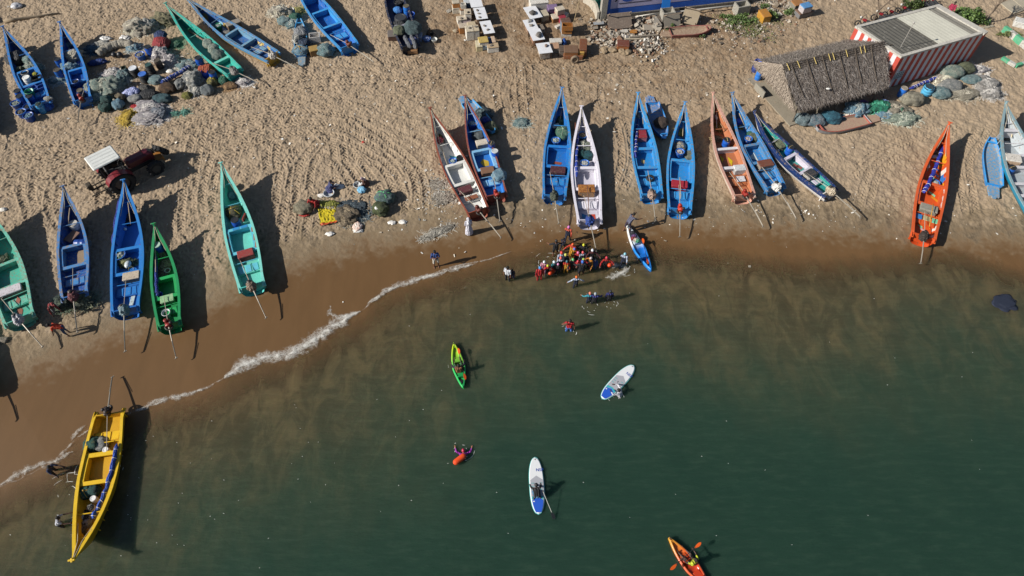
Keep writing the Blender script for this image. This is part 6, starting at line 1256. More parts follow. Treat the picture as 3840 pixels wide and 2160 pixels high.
# green and white low wall, slabs, drain, top right
def low_stripe(pts, label, h=.55):
    q0 = P(*pts[0]); t = MB(); k = 0
    for i in range(len(pts)-1):
        a_, c_ = P(*pts[i])-q0, P(*pts[i+1])-q0; a_.z = c_.z = 0; d = c_-a_; n = max(2, int(d.length/.55)); ang = math.atan2(d.y, d.x)
        for j in range(n): m_ = a_.lerp(c_, (j+.5)/n); t.mat(k % 2); k += 1; t.box((m_.x, m_.y, h/2), (d.length/n, .28, h+(k % 2)*.004), ang)
    tag(t.build('striped_low_wall', [paint('#4fa07a', .2, '#8a8a80', .8), paint('#b9b8b2', .25, '#8a857c', .8)], None, False, q0), label, 'wall')
low_stripe([(3757, 118), (3800, 150), (3850, 190)], 'mint green and white striped low wall at the right edge'); low_stripe([(3755, 222), (3805, 252), (3850, 238)], 'mint green and white kerb corner below the building shadow', .25)
for pts, l_ in [([(3750, 15), (3790, 0), (3842, 40), (3800, 55)], 'concrete slab at the top right corner, left piece'), ([(3792, -2), (3850, -20), (3900, 20), (3846, 40)], 'concrete slab at the top right corner, right piece'), ([(3675, 105), (3720, 96), (3726, 102), (3682, 112)], 'narrow concrete strip beside the leafless tree')]:
    q = [P(*p) for p in pts]; t = MB(); t.poly([(p-q[0]).to_tuple()[:2]+(.1,) for p in q], .14); tag(t.build('concrete_slab', paint('#a39a88', .15, '#857c6c', .9), None, False, q[0]), l_, 'slab')
chest(3838, 78, 'white painted block at the right frame edge', '#d0cfca', (1.2, .8, .5), -.5, '#d0cfca', handle=False, name='block', cat='block')
# motorbikes behind the building
def bike():
    t = thing('motorbike', '', 'motorbike')
    for y in (-.62, .62):
        b = MB(); M_ = Matrix.Rotation(PI/2, 3, 'Y'); b.torus((0, y, .3), .25, .06, 18, 6, M_); b.tube([(-.06, y, .3), (.06, y, .3)], .08, 8); b.build('wheel', plain('#1d1e20', .7), t)
    b = MB(); b.bev((0, -.3, .78), (.26, .75, .14), .05); b.build('seat', plain('#26272b', .6), t)
    b = MB(); b.bev((0, .22, .78), (.28, .42, .22), .08); b.build('fuel_tank', plain('#7a2024', .3), t)
    b = MB(); b.bev((0, 0, .45), (.22, .6, .35), .05); b.build('engine', plain('#3a3c40', .5, .4), t)
    b = MB(); b.tube([(-.36, .38, 1.05), (-.1, .5, 1.0), (.1, .5, 1.0), (.36, .38, 1.05)], .02, 6); b.tube([(0, .62, .3), (0, .48, 1.0)], .03, 6); b.build('handlebar', plain('#55585c', .4, .6), t)
    b = MB(); b.ball((0, .62, .9), .09, 10, 6); b.build('headlight', plain('#c4c4c0', .2), t); return t
bk = [(3250, 84, 'red motorbike leftmost of the parked row', .9), (3312, 60, 'motorbike parked under the leafless tree', 1.0), (3350, 52, 'dark motorbike second from the leafless tree', .8), (3398, 38, 'blue motorbike in the middle of the parked row', .7), (3465, 12, 'blue covered motorbike beside the dark bush', .4), (3500, 6, 'dark motorbike nearest the woman in pink', .2)]
def copytree(o, par=None):
    c = o.copy(); COL.objects.link(c); c.parent = par
    for ch in list(o.children): copytree(ch, c)
    return c
b0 = bike()
for i, (x, y, l_, a_) in enumerate(bk):
    o = b0 if i == 0 else copytree(b0); o.location = P(x, y, h=.7); o.rotation_euler = (.0, .12, a_); tag(o, l_, 'motorbike', 'motorbikes parked behind the building')
# ------------------------------------------------------------------ tractor
ta, tb = P(439, 728), P(571, 659); ty = math.atan2((tb-ta).y, (tb-ta).x); troot = ta+Vector((-math.sin(ty), math.cos(ty), 0))*.9+Vector((.62, .35, 0))
def tyre(b, c, R, w_, lugs=18):
    M_ = Matrix.Rotation(PI/2, 3, 'X'); b.lathe([(R*.62, -w_/2), (R*.92, -w_/2), (R, -w_*.35), (R, w_*.35), (R*.92, w_/2), (R*.62, w_/2)], 28, (0, 0, 0), (False, False)); n = 28*6
    b.v[-n:] = [tuple(M_ @ Vector(v)+Vector(c)) for v in b.v[-n:]]
    for i in range(lugs):
        a = 2*PI*i/lugs
        for s in (-1, 1): b.box((c[0]+R*1.0*math.cos(a+s*.04), c[1]+s*w_*.25, c[2]+R*1.0*math.sin(a+s*.04)), (.07, w_*.5, .08), (0, -a+PI/2, s*.5))
trac = thing('tractor', 'dark red tractor with a white canopy roof parked on the sand', 'tractor', troot, ty); trac.scale = (1.2, 1.2, 1.15)
for s in (-1, 1):
    b = MB(); tyre(b, (0, s*.78, .72), .72, .42); w1 = b.build('rear_wheel', plain('#1b1b1d', .8), trac, False)
    b = MB(); b.tube([(0, s*.72, .72), (0, s*.9, .72)], .40, 18); b.tube([(0, s*.9, .72), (0, s*.96, .72)], .15, 10); b.build('rim', plain('#3a3436', .5), w1)
    b = MB(); tyre(b, (2.05, s*.68, .46), .46, .30, 14); w1 = b.build('front_wheel', plain('#1d1d1f', .8), trac)
    b = MB(); b.tube([(2.05, s*.62, .46), (2.05, s*.82, .46)], .26, 16); b.build('rim', plain('#3a3838', .5), w1)
    b = MB(); vs = []
    for i in range(9):
        a = .25+i*.31; vs += [(math.cos(a)*.82, s*.52, .72+math.sin(a)*.80), (math.cos(a)*.82, s*1.02, .72+math.sin(a)*.80)]
    b.add(vs, [(2*i, 2*i+1, 2*i+3, 2*i+2) for i in range(8)]); b.build('mudguard', plain('#6a1e26', .35), trac)
    b = MB(); b.tube([(-.55, s*.5, 1.2), (-.6, s*.52, 2.25)], .03, 6); b.build('canopy_post', plain('#2a2a2c', .6), trac); b = MB(); b.tube([(.5, s*.45, 1.15), (.42, s*.52, 2.25)], .03, 6); b.build('canopy_post', plain('#2a2a2c', .6), trac)
b = MB(); b.bev((1.55, 0, 1.12), (1.55, .62, .60), .12); b.bev((2.2, 0, 1.02), (.35, .58, .62), .1); b.build('hood', plain('#4a1a22', .3, 0, .1), trac)
b = MB(); b.bev((1.0, 0, .72), (2.6, .42, .42), .06); b.tube([(2.05, -.62, .46), (2.05, .62, .46)], .07, 8); b.tube([(0, -.7, .72), (0, .7, .72)], .12, 8); b.build('chassis', plain('#1f1f21', .7), trac)
b = MB(); b.bev((.25, 0, .95), (.8, .9, .12), .03); b.build('footplate', plain('#232325', .7), trac)
b = MB(); b.bev((-.1, 0, 1.12), (.45, .5, .12), .05); b.bev((-.32, 0, 1.35), (.1, .5, .4), .04); b.build('driver_seat', plain('#26262a', .6), trac)
b = MB(); b.torus((.55, 0, 1.45), .2, .02, 18, 6, Matrix.Rotation(-.7, 3, 'Y')); b.tube([(.75, 0, 1.2), (.55, 0, 1.45)], .025, 6); b.build('steering_wheel', plain('#1d1d1f', .5), trac)
b = MB(); b.bev((-.1, 0, 2.30), (1.6, 1.35, .10), .06); cn = b.build('canopy', paint('#d0d2ce', .03, '#8a8a85', .5), trac)
for s in (-.42, -.14, .14, .42): b = MB(); b.bev((-.1, s, 2.352), (1.3, .06, .012), .004); b.build('roof_rib', paint('#c4c6c2', .03), cn)
b = MB(); b.tube([(1.9, .12, 1.4), (1.9, .12, 1.95)], .035, 8); b.build('exhaust_pipe', plain('#2a2826', .6, .5), trac)
b = MB(); b.box((-1.15, 0, .55), (.9, .08, .08)); b.box((-1.2, .4, .5), (1.1, .06, .06)); b.box((-1.2, -.4, .5), (1.1, .06, .06))
for x in (-.95, -1.25, -1.55): b.box((x, 0, .52), (.05, 1.2, .07))
b.bev((-1.55, .2, .75), (.3, .4, .4), .05); b.build('rear_hitch', plain('#3a3226', .8), trac)
b = MB(); b.box((2.55, 0, .62), (.5, .7, .06)); b.box((2.75, .3, .55), (.08, .08, .35)); b.box((2.75, -.3, .55), (.08, .08, .35)); b.build('front_bracket', plain('#8a5a1f', .6), trac)
t = MB(); tyre(t, (0, 0, 0), .55, .34, 14); o = t.build('spare_tyre', plain('#1f2022', .8), None, False, troot+Vector((math.cos(ty)*3.45-math.sin(ty)*.15, math.sin(ty)*3.45+math.cos(ty)*.15, .95)), ty+.5); tag(o, 'spare tyre lashed upright on the tractor front', 'tyre'); o.rotation_euler = (.5, .2, ty-.9)
# fallen log, mooring scraps
a_, c_ = P(18, 85), P(225, 52); t = MB(); d = c_-a_; t.tube([(0, 0, .12), d*.2+Vector((0, 0, .13)), d*.21+Vector((0, 0, .12)), d*.58+Vector((0, 0, .1)), d*.6+Vector((0, 0, .09)), d+Vector((0, 0, .08))], [.16, .16, .13, .12, .10, .05], 10); tag(t.build('log', plain('#8a7a64', .9), None, True, a_), 'long grey driftwood log at the upper left', 'log')
sack(8, 1245+30, 'pale bundle on the sand at the left frame edge', ('#b5ab9a', '#8f8676'), .35, .25, .2, None, 160, grp=None); sack(60, 20, 'white plastic bags at the upper left corner', DK, .5, .4, .35, None, 161, m=plain('#a9a9ad', .4), name='plastic_bag', cat='bag', grp=None)
sack(12, 785, 'white stone like lump at the left frame edge', DK, .25, .18, .2, None, 162, m=plain('#c4c0b8', .8), name='stone', cat='stone', grp=None)
# net menders' corner
sack(1137, 775, 'beige net ball with red floats beside the woman in red', ('#aaa188', '#837b66', '#8a8f7c'), .72, .6, .65, None, 170); sack(1140, 805, 'red float string at the beige net ball', DK, .35, .15, .12, None, 171, m=cloth('#b3372f'), name='float_string', cat='float', grp=None)
heap(1302, 805, 'brown net mound with red cloth right of the yellow sheet', ('#8f7f68', '#655a4a', '#a8987e'), .75, .7, .4); heap(1315, 795, 'dark blue net ring around the brown mound', ('#4f5f6a', '#3a474f', '#6f7d82'), 1.0, .85, .18); sack(1290, 828, 'red cloth under the brown net mound', DK, .5, .2, .12, None, 172, m=cloth('#b0242c', '#7d161d'), name='cloth_bundle', cat='cloth', grp=None); heap(1215, 770, 'grey net stretched from the woman in red', ('#8f8a70', '#6f6a55', '#a8a288'), .9, .3, .12, yaw=-.3)
ys = [P(x, y) for x, y in [(1193, 785), (1258, 780), (1265, 838), (1202, 850)]]; t = MB(); N = 22; vs = []
for i in range(N):
    for j in range(N):
        p = ys[0].lerp(ys[1], i/(N-1)).lerp(ys[3].lerp(ys[2], i/(N-1)), j/(N-1))-ys[0]; vs.append((p.x+.05*noise.noise(Vector((i*.4, j*.4, 9))), p.y+.05*noise.noise(Vector((i*.4, j*.4, 19))), .10+.10*noise.noise(Vector((i*.45, j*.45, 4)))+.05*noise.noise(Vector((i*1.1, j*1.1, 2)))))
t.add(vs, [(i*N+j, (i+1)*N+j, (i+1)*N+j+1, i*N+j+1) for i in range(N-1) for j in range(N-1)]); t.m = [1 if f[0] % N in (N-2, N-3) else 0 for f in t.f]
tag(t.build('yellow_sheet', [plain('#b5a426', .25, 0, .3, 6), plain('#b5502a', .4)], None, True, ys[0]), 'shiny yellow plastic sheet spread on the sand', 'sheet'); sack(1232, 763, 'olive yellow sack behind the yellow sheet', ('#8d8f2f', '#6a6c24'), .75, .28, .35, None, 173, m=cloth('#85862c', '#5f6120'), name='cloth_bundle', cat='cloth', grp=None)
sack(1340, 848, 'pink and white plastic bag right of the brown mound', DK, .34, .42, .25, None, 174, m=cloth('#c9a090', '#e0d6cc'), name='plastic_bag', cat='bag', grp=None); sack(1345, 865, 'silver plastic scrap under the pink bag', DK, .35, .15, .12, None, 175, m=plain('#b9b9b6', .3, 0, .4, 9), name='plastic_scrap', cat='scrap', grp=None, amp=.5)
sack(1442, 736, 'upper blue grey lobe of the tied net bundle alone on the sand', ('#74888a', '#4f6a6a', '#6a9a5a'), .72, .62, .8, None, 176, knot='#5fc07a'); sack(1426, 780, 'lower olive lobe of the tied net bundle alone on the sand', ('#5f6a3f', '#424c30', '#7d8560'), .58, .6, .75, None, 177); sack(1412, 778, 'white label bag on the olive lobe', DK, .14, .18, .12, None, 178, .55, m=plain('#d6d4ce', .6), name='plastic_bag', cat='bag', grp=None)
tub(1233, 723, 'aluminium basin in front of the woman in blue', '#a9adb0', .2, .36); tub(1342, 692, 'aluminium bowl beside the squatting person', '#b0b3b4', .18, .3); sack(1356, 710, 'blue plastic bag below the aluminium bowl', DK, .32, .3, .32, None, 179, m=cloth('#4f9ac4', '#8fc0dc'), name='plastic_bag', cat='bag', grp=None); sack(1272, 698, 'white plastic sheet beside the woman in blue', DK, .4, .25, .12, None, 180, m=plain('#c4c4c4', .4, 0, .3, 8), name='plastic_sheet', cat='sheet', grp=None, amp=.45)
for x, y, l_ in [(1470, 834, 'white paper scrap left on the smooth sand'), (1510, 832, 'white paper scrap right on the smooth sand'), (1237, 876, 'white paper scrap below the yellow sheet'), (1206, 732, 'clear plastic scrap by the aluminium basin')]: sack(x, y, l_, DK, .28, .18, .1, None, x % 80, m=plain('#cfccc6', .6), name='paper_scrap', cat='scrap', grp=None, amp=.4)
heap(1640, 870, 'grey white net trailing on the damp sand', ('#9a9488', '#7d776b', '#b5b0a4'), 1.0, .25, .10, yaw=.5, n=260); heap(1640, 690, 'pale net scrap left of the brown edged boats', ('#a39a8c', '#857c6e', '#b5ada0'), .5, .35, .06, n=160); heap(1660, 740, 'grey net scrap below the pale scrap', ('#9d9588', '#82796c', '#b0a89b'), .7, .5, .07, n=220); heap(1955, 460, 'teal grey rope tangle on the sand between the boats', ('#7f9a9a', '#5f7a7c', '#a3b0aa'), .5, .4, .15, n=160); sack(1360, 534, 'small red plastic scrap on the open sand', DK, .16, .14, .1, None, 181, m=plain('#c02a24', .4), name='plastic_scrap', cat='scrap', grp=None); sack(3769, 1137, 'dark cloth drifting under the water near the right edge', DK, .75, .6, .06, None, 182, m=plain('#1b2233', .8), name='drifting_cloth', cat='cloth', grp=None, amp=.5, fr=1.1, dz=.0)
chest(2750, 742, 'tiny white block on the damp sand', '#d0cdc6', (.12, .12, .1), 0, '#d0cdc6', lidh=.03, handle=False, name='block', cat='block')
# ------------------------------------------------------------------ people
DG = bpy.context.evaluated_depsgraph_get
TS = bpy.data.scenes.new('tmp_scene')
def tdg():
    with bpy.context.temp_override(scene=TS, view_layer=TS.view_layers[0]):
        d = bpy.context.evaluated_depsgraph_get(); d.update(); return d
def remesh(mb, vox, smooth_it=2):
    me = bpy.data.meshes.new('tmp'); me.from_pydata(mb.v, [], mb.f); me.update()
    o = bpy.data.objects.new('tmp', me); TS.collection.objects.link(o)
    m = o.modifiers.new('r', 'REMESH'); m.mode = 'VOXEL'; m.voxel_size = vox; m.use_smooth_shade = True
    k = o.modifiers.new('s', 'SMOOTH'); k.iterations = smooth_it; k.factor = .5
    dg = tdg(); ev = o.evaluated_get(dg)
    out = bpy.data.meshes.new_from_object(ev); bpy.data.objects.remove(o); bpy.data.meshes.remove(me); return out
def cap(mb, p, q, r0, r1, n=10):
    p, q = Vector(p), Vector(q); d = q-p; L = d.length; d = d/max(L, 1e-6)
    pts = []; rs = []
    for k in range(4): a = PI/2*k/3; pts.append(p-d*r0*math.cos(a)); rs.append(max(.003, r0*math.sin(a)))
    for k in range(1, 4): pts.append(p.lerp(q, k/4)); rs.append(r0+(r1-r0)*k/4)
    for k in range(4): a = PI/2*k/3; pts.append(q+d*r1*math.sin(a)); rs.append(max(.003, r1*math.cos(a)))
    mb.tube(pts, rs, n)
def Vn(*a): return Vector(a).normalized()
# limb directions in the body frame (x = the person's right, y = front, z = up): arms (upper, fore), legs (thigh, shin)
POSE = {
 'stand': dict(la=((-.18,.05,-1),(-.08,.25,-1)), ra=((.18,.05,-1),(.08,.25,-1)), ll=((-.06,.02,-1),(0,-.03,-1)), rl=((.06,.04,-1),(0,-.05,-1))),
 'fold': dict(la=((-.3,.3,-1),(.9,.55,.15)), ra=((.3,.3,-1),(-.9,.55,.05)), ll=((-.1,.0,-1),(0,-.02,-1)), rl=((.12,.08,-1),(.03,-.05,-1))),
 'walk': dict(la=((-.2,.5,-1),(-.05,.7,-.8)), ra=((.2,-.45,-1),(.1,-.1,-1)), ll=((-.06,-.35,-1),(0,-.55,-1)), rl=((.06,.45,-1),(0,.05,-1))),
 'out': dict(la=((-.8,-.1,-.55),(-.75,.1,-.7)), ra=((.8,-.1,-.55),(.75,.1,-.7)), ll=((-.1,-.1,-1),(0,-.15,-1)), rl=((.1,.2,-1),(0,-.05,-1))),
 'half': dict(la=((-.7,.35,-.7),(-.45,.75,-.4)), ra=((.7,.35,-.7),(.45,.75,-.4)), ll=((-.1,0,-1),(0,-.1,-1)), rl=((.1,.15,-1),(0,-.1,-1))),
 'phone': dict(la=((-.35,0,-1),(-.15,.2,-1)), ra=((.75,.3,-.25),(-.75,.25,.65)), ll=((-.12,0,-1),(0,-.05,-1)), rl=((.12,.05,-1),(0,-.05,-1))),
 'reach': dict(la=((-.25,.8,-.5),(-.1,.95,-.2)), ra=((.25,.8,-.5),(.1,.95,-.2)), ll=((-.1,-.2,-1),(0,-.3,-1)), rl=((.1,.25,-1),(0,-.1,-1)), lean=.5),
 'bend': dict(la=((-.2,.25,-1),(-.1,.35,-1)), ra=((.2,.25,-1),(.1,.35,-1)), ll=((-.1,.1,-1),(0,-.2,-1)), rl=((.12,.2,-1),(0,-.25,-1)), lean=1.1),
 'sit': dict(la=((-.25,.6,-.75),(.1,.9,-.35)), ra=((.25,.6,-.75),(-.1,.9,-.35)), ll=((-.35,.9,.25),(.55,-.25,-.75)), rl=((.35,.9,.25),(-.55,-.25,-.75)), lean=.35, pel=.16),
 'kneel': dict(la=((-.25,.5,-.8),(-.1,.7,-.6)), ra=((.3,.6,-.7),(.1,.6,-.7)), ll=((-.15,.75,-.55),(-.05,-.95,-.12)), rl=((.15,.75,-.55),(.05,-.95,-.12)), lean=.7, pel=.30),
 'kayak': dict(la=((-.5,.6,-.55),(-.2,.9,.0)), ra=((.5,.6,-.55),(.2,.9,.0)), ll=((-.25,.95,.12),(.05,.95,-.22)), rl=((.25,.95,.12),(-.05,.95,-.22)), lean=-.05, pel=.14),
 'hug': dict(la=((-.6,.75,.1),(.55,.8,-.05)), ra=((.55,.8,.15),(-.35,.9,0)), ll=((-.1,-.1,-1),(0,-.2,-1)), rl=((.1,.1,-1),(0,-.2,-1)), lean=.3),
 'swim': dict(la=((-.8,.5,.05),(-.25,.95,.05)), ra=((.8,.5,.05),(.25,.95,.05)), ll=((-.15,-.7,-.7),(0,-.8,-.5)), rl=((.15,-.7,-.7),(0,-.8,-.5)), lean=1.2, pel=.6),
}
def person(hx_, hy_, label, pose='stand', yaw=0., size=1.0, skin='#6a4634', shirt=None, sl=.6, pants=None, pl=1.0, cap_=None, hair=True, depth=None, group=None, base=None, robe=None, suit=None, vest=None, shawl=None):
    H = 1.68*size; ps = POSE[pose]; lean = ps.get('lean', 0); Rl = Matrix.Rotation(-lean, 3, 'X'); k = size
    pz = ps.get('pel', .92)*k
    pel = Vector((0, 0, pz)); ch = pel+Rl @ Vector((0, 0, .40*k)); nk = pel+Rl @ Vector((0, 0, .54*k)); hd_lean = Matrix.Rotation(-lean*.45, 3, 'X'); hd = nk+hd_lean @ Vector((0, .015, .155*k))
    sho = {s: pel+Rl @ Vector((s*.185*k, 0, .475*k)) for s in (-1, 1)}; hip = {s: pel+Vector((s*.095*k, 0, -.02)) for s in (-1, 1)}
    J = {}
    for s, a, l in ((-1, 'la', 'll'), (1, 'ra', 'rl')):
        u, f = Vn(*ps[a][0]), Vn(*ps[a][1])
        e = sho[s]+u*.29*k; wv = e+f*.25*k; J['e', s], J['w', s], J['f', s] = e, wv, f
        u2, f2 = Vn(*ps[l][0]), Vn(*ps[l][1]); kn = hip[s]+u2*.43*k; an = kn+f2*.42*k; J['k', s], J['a', s], J['sd', s] = kn, an, f2
    b = MB()
    b.ball(hd, .098*k, 14, 10, (.86, 1.02, 1.18)); cap(b, nk-Vector((0, 0, .03)), hd-Vector((0, 0, .05*k)), .055*k, .052*k)
    fw = hd_lean @ Vector((0, 1, 0)); b.ball(hd+fw*.098*k-Vector((0, 0, .015)), .022*k, 6, 5); b.ball(hd+fw*.07*k-Vector((0, 0, .085*k)), .04*k, 8, 6)
    for s in (-1, 1): b.ball(hd+Vector((s*.087*k, 0, -.01)), .025*k, 6, 5)
    tr0 = MB()
    def torso(m, g):
        X = Rl @ Vector((1, 0, 0))
        for s in (-1, 1):
            cap(m, pel+X*s*.055*k, ch+X*s*.075*k, (.115+g)*k, (.105+g)*k, 12); cap(m, ch+X*s*.06*k, sho[s]-Rl @ Vector((s*.03, 0, .02)), (.105+g)*k, (.065+g)*k, 10)
        m.ball(pel, (.15+g)*k, 12, 8, (1.05, .85, .8))
    torso(b, 0)
    def arm(m, s, t, g):
        e, wv = J['e', s], J['w', s]
        cap(m, sho[s], sho[s].lerp(e, min(1, t*2)), (.054+g)*k, (.043+g)*k)
        if t > .5: cap(m, e, e.lerp(wv, (t-.5)*2), (.043+g)*k, (.033+g)*k)
    def leg(m, s, t, g):
        kn, an = J['k', s], J['a', s]
        cap(m, hip[s], hip[s].lerp(kn, min(1, t*2)), (.088+g)*k, (.06+g)*k)
        if t > .5: cap(m, kn, kn.lerp(an, (t-.5)*2), (.058+g)*k, (.038+g)*k)
    for s in (-1, 1):
        arm(b, s, 1, 0); leg(b, s, 1, 0); an = J['a', s]; ft = Vector((0, 1, -.12)) if abs(J['sd', s].z) > .5 else Vector((0, .5, .85)); ft.normalize()
        cap(b, an-Vector((0, .03, .03)), an+ft*.16*k-Vector((0, 0, .03)), .042*k, .030*k)
        w_, f = J['w', s], J['f', s]; cap(b, w_, w_+f*.07*k, .034*k, .036*k)
    me = remesh(b, .02)
    # fingers and thumb, rooted in the palm
    fg = MB()
    for s in (-1, 1):
        w_, f = J['w', s], J['f', s]; side = f.cross(Vector((0, 0, 1))); side = side.normalized() if side.length > .1 else Vector((0, 1, 0)); pn = side.cross(f).normalized()
        for i, (o_, l) in enumerate(((-.027, .062), (-.009, .074), (.010, .070), (.027, .055))):
            p = w_+f*.075*k+side*o_*k; fg.tube([p, p+f*l*.5*k-pn*.006*k, p+f*l*.9*k-pn*.025*k], [.0095*k, .009*k, .007*k], 6)
        p = w_+f*.03*k-side*.03*k*s; fg.tube([p, p+(f*.6-side*.8*s)*.035*k, p+(f*.95-side*.6*s)*.055*k-pn*.01], [.011*k, .010*k, .008*k], 6)
    n0 = len(me.vertices); v0 = [v.co.to_tuple() for v in me.vertices]; f0 = [tuple(p.vertices) for p in me.polygons]; bpy.data.meshes.remove(me)
    if base is None:
        if depth is not None:
            q = at(hx_, hy_, -depth+hd.z); q.z = -depth
        else:
            z = .3
            for _ in range(5):
                q = at(hx_, hy_, z+hd.z); z = terr(q.x, q.y)
            q.z = z
        R0 = Matrix.Rotation(yaw, 3, 'Z'); o_ = R0 @ Vector((hd.x, hd.y, 0)); q = Vector((q.x-o_.x, q.y-o_.y, q.z))
    else: q = base
    t = thing('person', label, 'person', q, yaw, group)
    mb = MB(); mb.add(v0, f0); mb.add(fg.v, fg.f); mb.build('body', plain(skin, .55, 0, .1, 5), t, True)
    ey = MB()
    for s in (-1, 1): ey.ball(hd+fw*.088*k+Vector((s*.034*k, 0, .012*k)), .012*k, 6, 5)
    ey.build('eyes', plain('#1a1512', .3), t)
    def cloth_part(nm, fn, col, vox=.022):
        m = MB(); fn(m); me_ = remesh(m, vox, 3); o = bpy.data.objects.new(nm, me_); me_.materials.append(cloth(col) if isinstance(col, str) else col); COL.objects.link(o); o.parent = t; return o
    if suit: cloth_part('wetsuit', lambda m: (torso(m, .010), [leg(m, s, pl, .010) for s in (-1, 1)], [arm(m, s, .12, .008) for s in (-1, 1)]), suit)
    if shirt: cloth_part('shirt', lambda m: ((torso(m, .014) if not suit else [cap(m, ch+Rl @ Vector((s_*.05*k, 0, .03)), sho[s_], .118*k, .075*k) for s_ in (-1, 1)]), [arm(m, s, sl, .013) for s in (-1, 1)]), shirt)
    if vest: cloth_part('life_vest', lambda m: torso(m, .035), vest, .028)
    if pants: cloth_part('trousers' if pl > .7 else 'shorts', lambda m: (m.ball(pel, .165*k, 12, 8, (1.05, .88, .8)), [leg(m, s, pl, .016) for s in (-1, 1)]), pants)
    if robe:
        def rb(m):
            zb = .10 if pz > .5 else .0
            m.lathe([(.30*k, zb), (.26*k, pz*.5), (.19*k, pz*.95), (.17*k, pz+.2*k), (.13*k, pz+.42*k)] if pz > .5 else [(.42*k, zb), (.38*k, .16), (.22*k, .3)], 16, sy=.85)
            torso(m, .02); [arm(m, s, .8, .016) for s in (-1, 1)]
        cloth_part('robe', rb, robe, .028)
    if shawl: cloth_part('headscarf', lambda m: (m.ball(hd, .115*k, 12, 9, (.95, 1.0, 1.15)), cap(m, hd-Vector((0, .07*k, .05)), ch-Vector((0, .09*k, 0)), .10*k, .16*k)), shawl)
    if cap_ or hair:
        m = MB(); vs, fs = [], []; N_, K_ = 16, 8; rr = .113*k if cap_ else .108*k
        ax = hd_lean @ Vector((0, -.28, 1)).normalized(); Mq = ax.to_track_quat('Z', 'Y').to_matrix()
        for i in range(K_+1):
            a = (PI*.56)*i/K_
            for j in range(N_):
                g = 2*PI*j/N_; p = Mq @ Vector((rr*.88*math.sin(a)*math.cos(g), rr*1.02*math.sin(a)*math.sin(g), rr*1.12*math.cos(a))); vs.append(hd+p+Vector((0, 0, .006)))
        fs = [(i*N_+j, (i+1)*N_+j, (i+1)*N_+(j+1) % N_, i*N_+(j+1) % N_) for i in range(K_) for j in range(N_)]
        m.add(vs, fs); m.build('swim_cap' if cap_ else 'hair', plain(cap_ or '#17130f', .45 if cap_ else .8), t, True)
    return t, q
A = math.radians
NV = '#1d2438'; BK = '#1b1c22'
person(1755, 821, 'person in white robe and white headscarf at the boat stern', 'stand', A(20), .98, shirt=None, robe='#c9c8d4', shawl='#d6d6de', hair=False)
person(1629, 944, 'person in navy and white shirt and white shorts standing with folded arms', 'fold', A(190), 1.02, shirt='#2f4a86', pants='#c9c4b8', pl=.55)
person(1903, 1004, 'person in a white shirt wading beside a small child in dark', 'stand', A(150), 1.0, shirt='#c4c8d0', pants='#22222a')
person(1921, 1013, 'small child in dark shirt beside the white shirted wader', 'stand', A(170), .72, shirt='#26263e', pants='#4a4a78', pl=.6)
person(2378, 803, 'person in a grey shirt pulling the white and blue kayak ashore', 'reach', A(-60), 1.05, shirt='#5a5c70', sl=.3, pants='#3a3040', pl=.6)
CG = 'swimmers and helpers crowding in the shallows'
person(2133, 852, 'person in coral sleeved dark wetsuit and pink cap walking ashore', 'walk', A(-15), 1.0, shirt='#b8503a', sl=1, suit=NV, cap_='#b86aa8')
person(2086, 904, 'person in black shirt and black cap with bare legs', 'half', A(5), 1.02, shirt=BK, pants=BK, pl=.45, cap_='#16181c')
person(2114, 896, 'child in navy suit running ashore behind the pink capped person', 'walk', A(-30), .78, suit=NV, shirt=NV, sl=1)
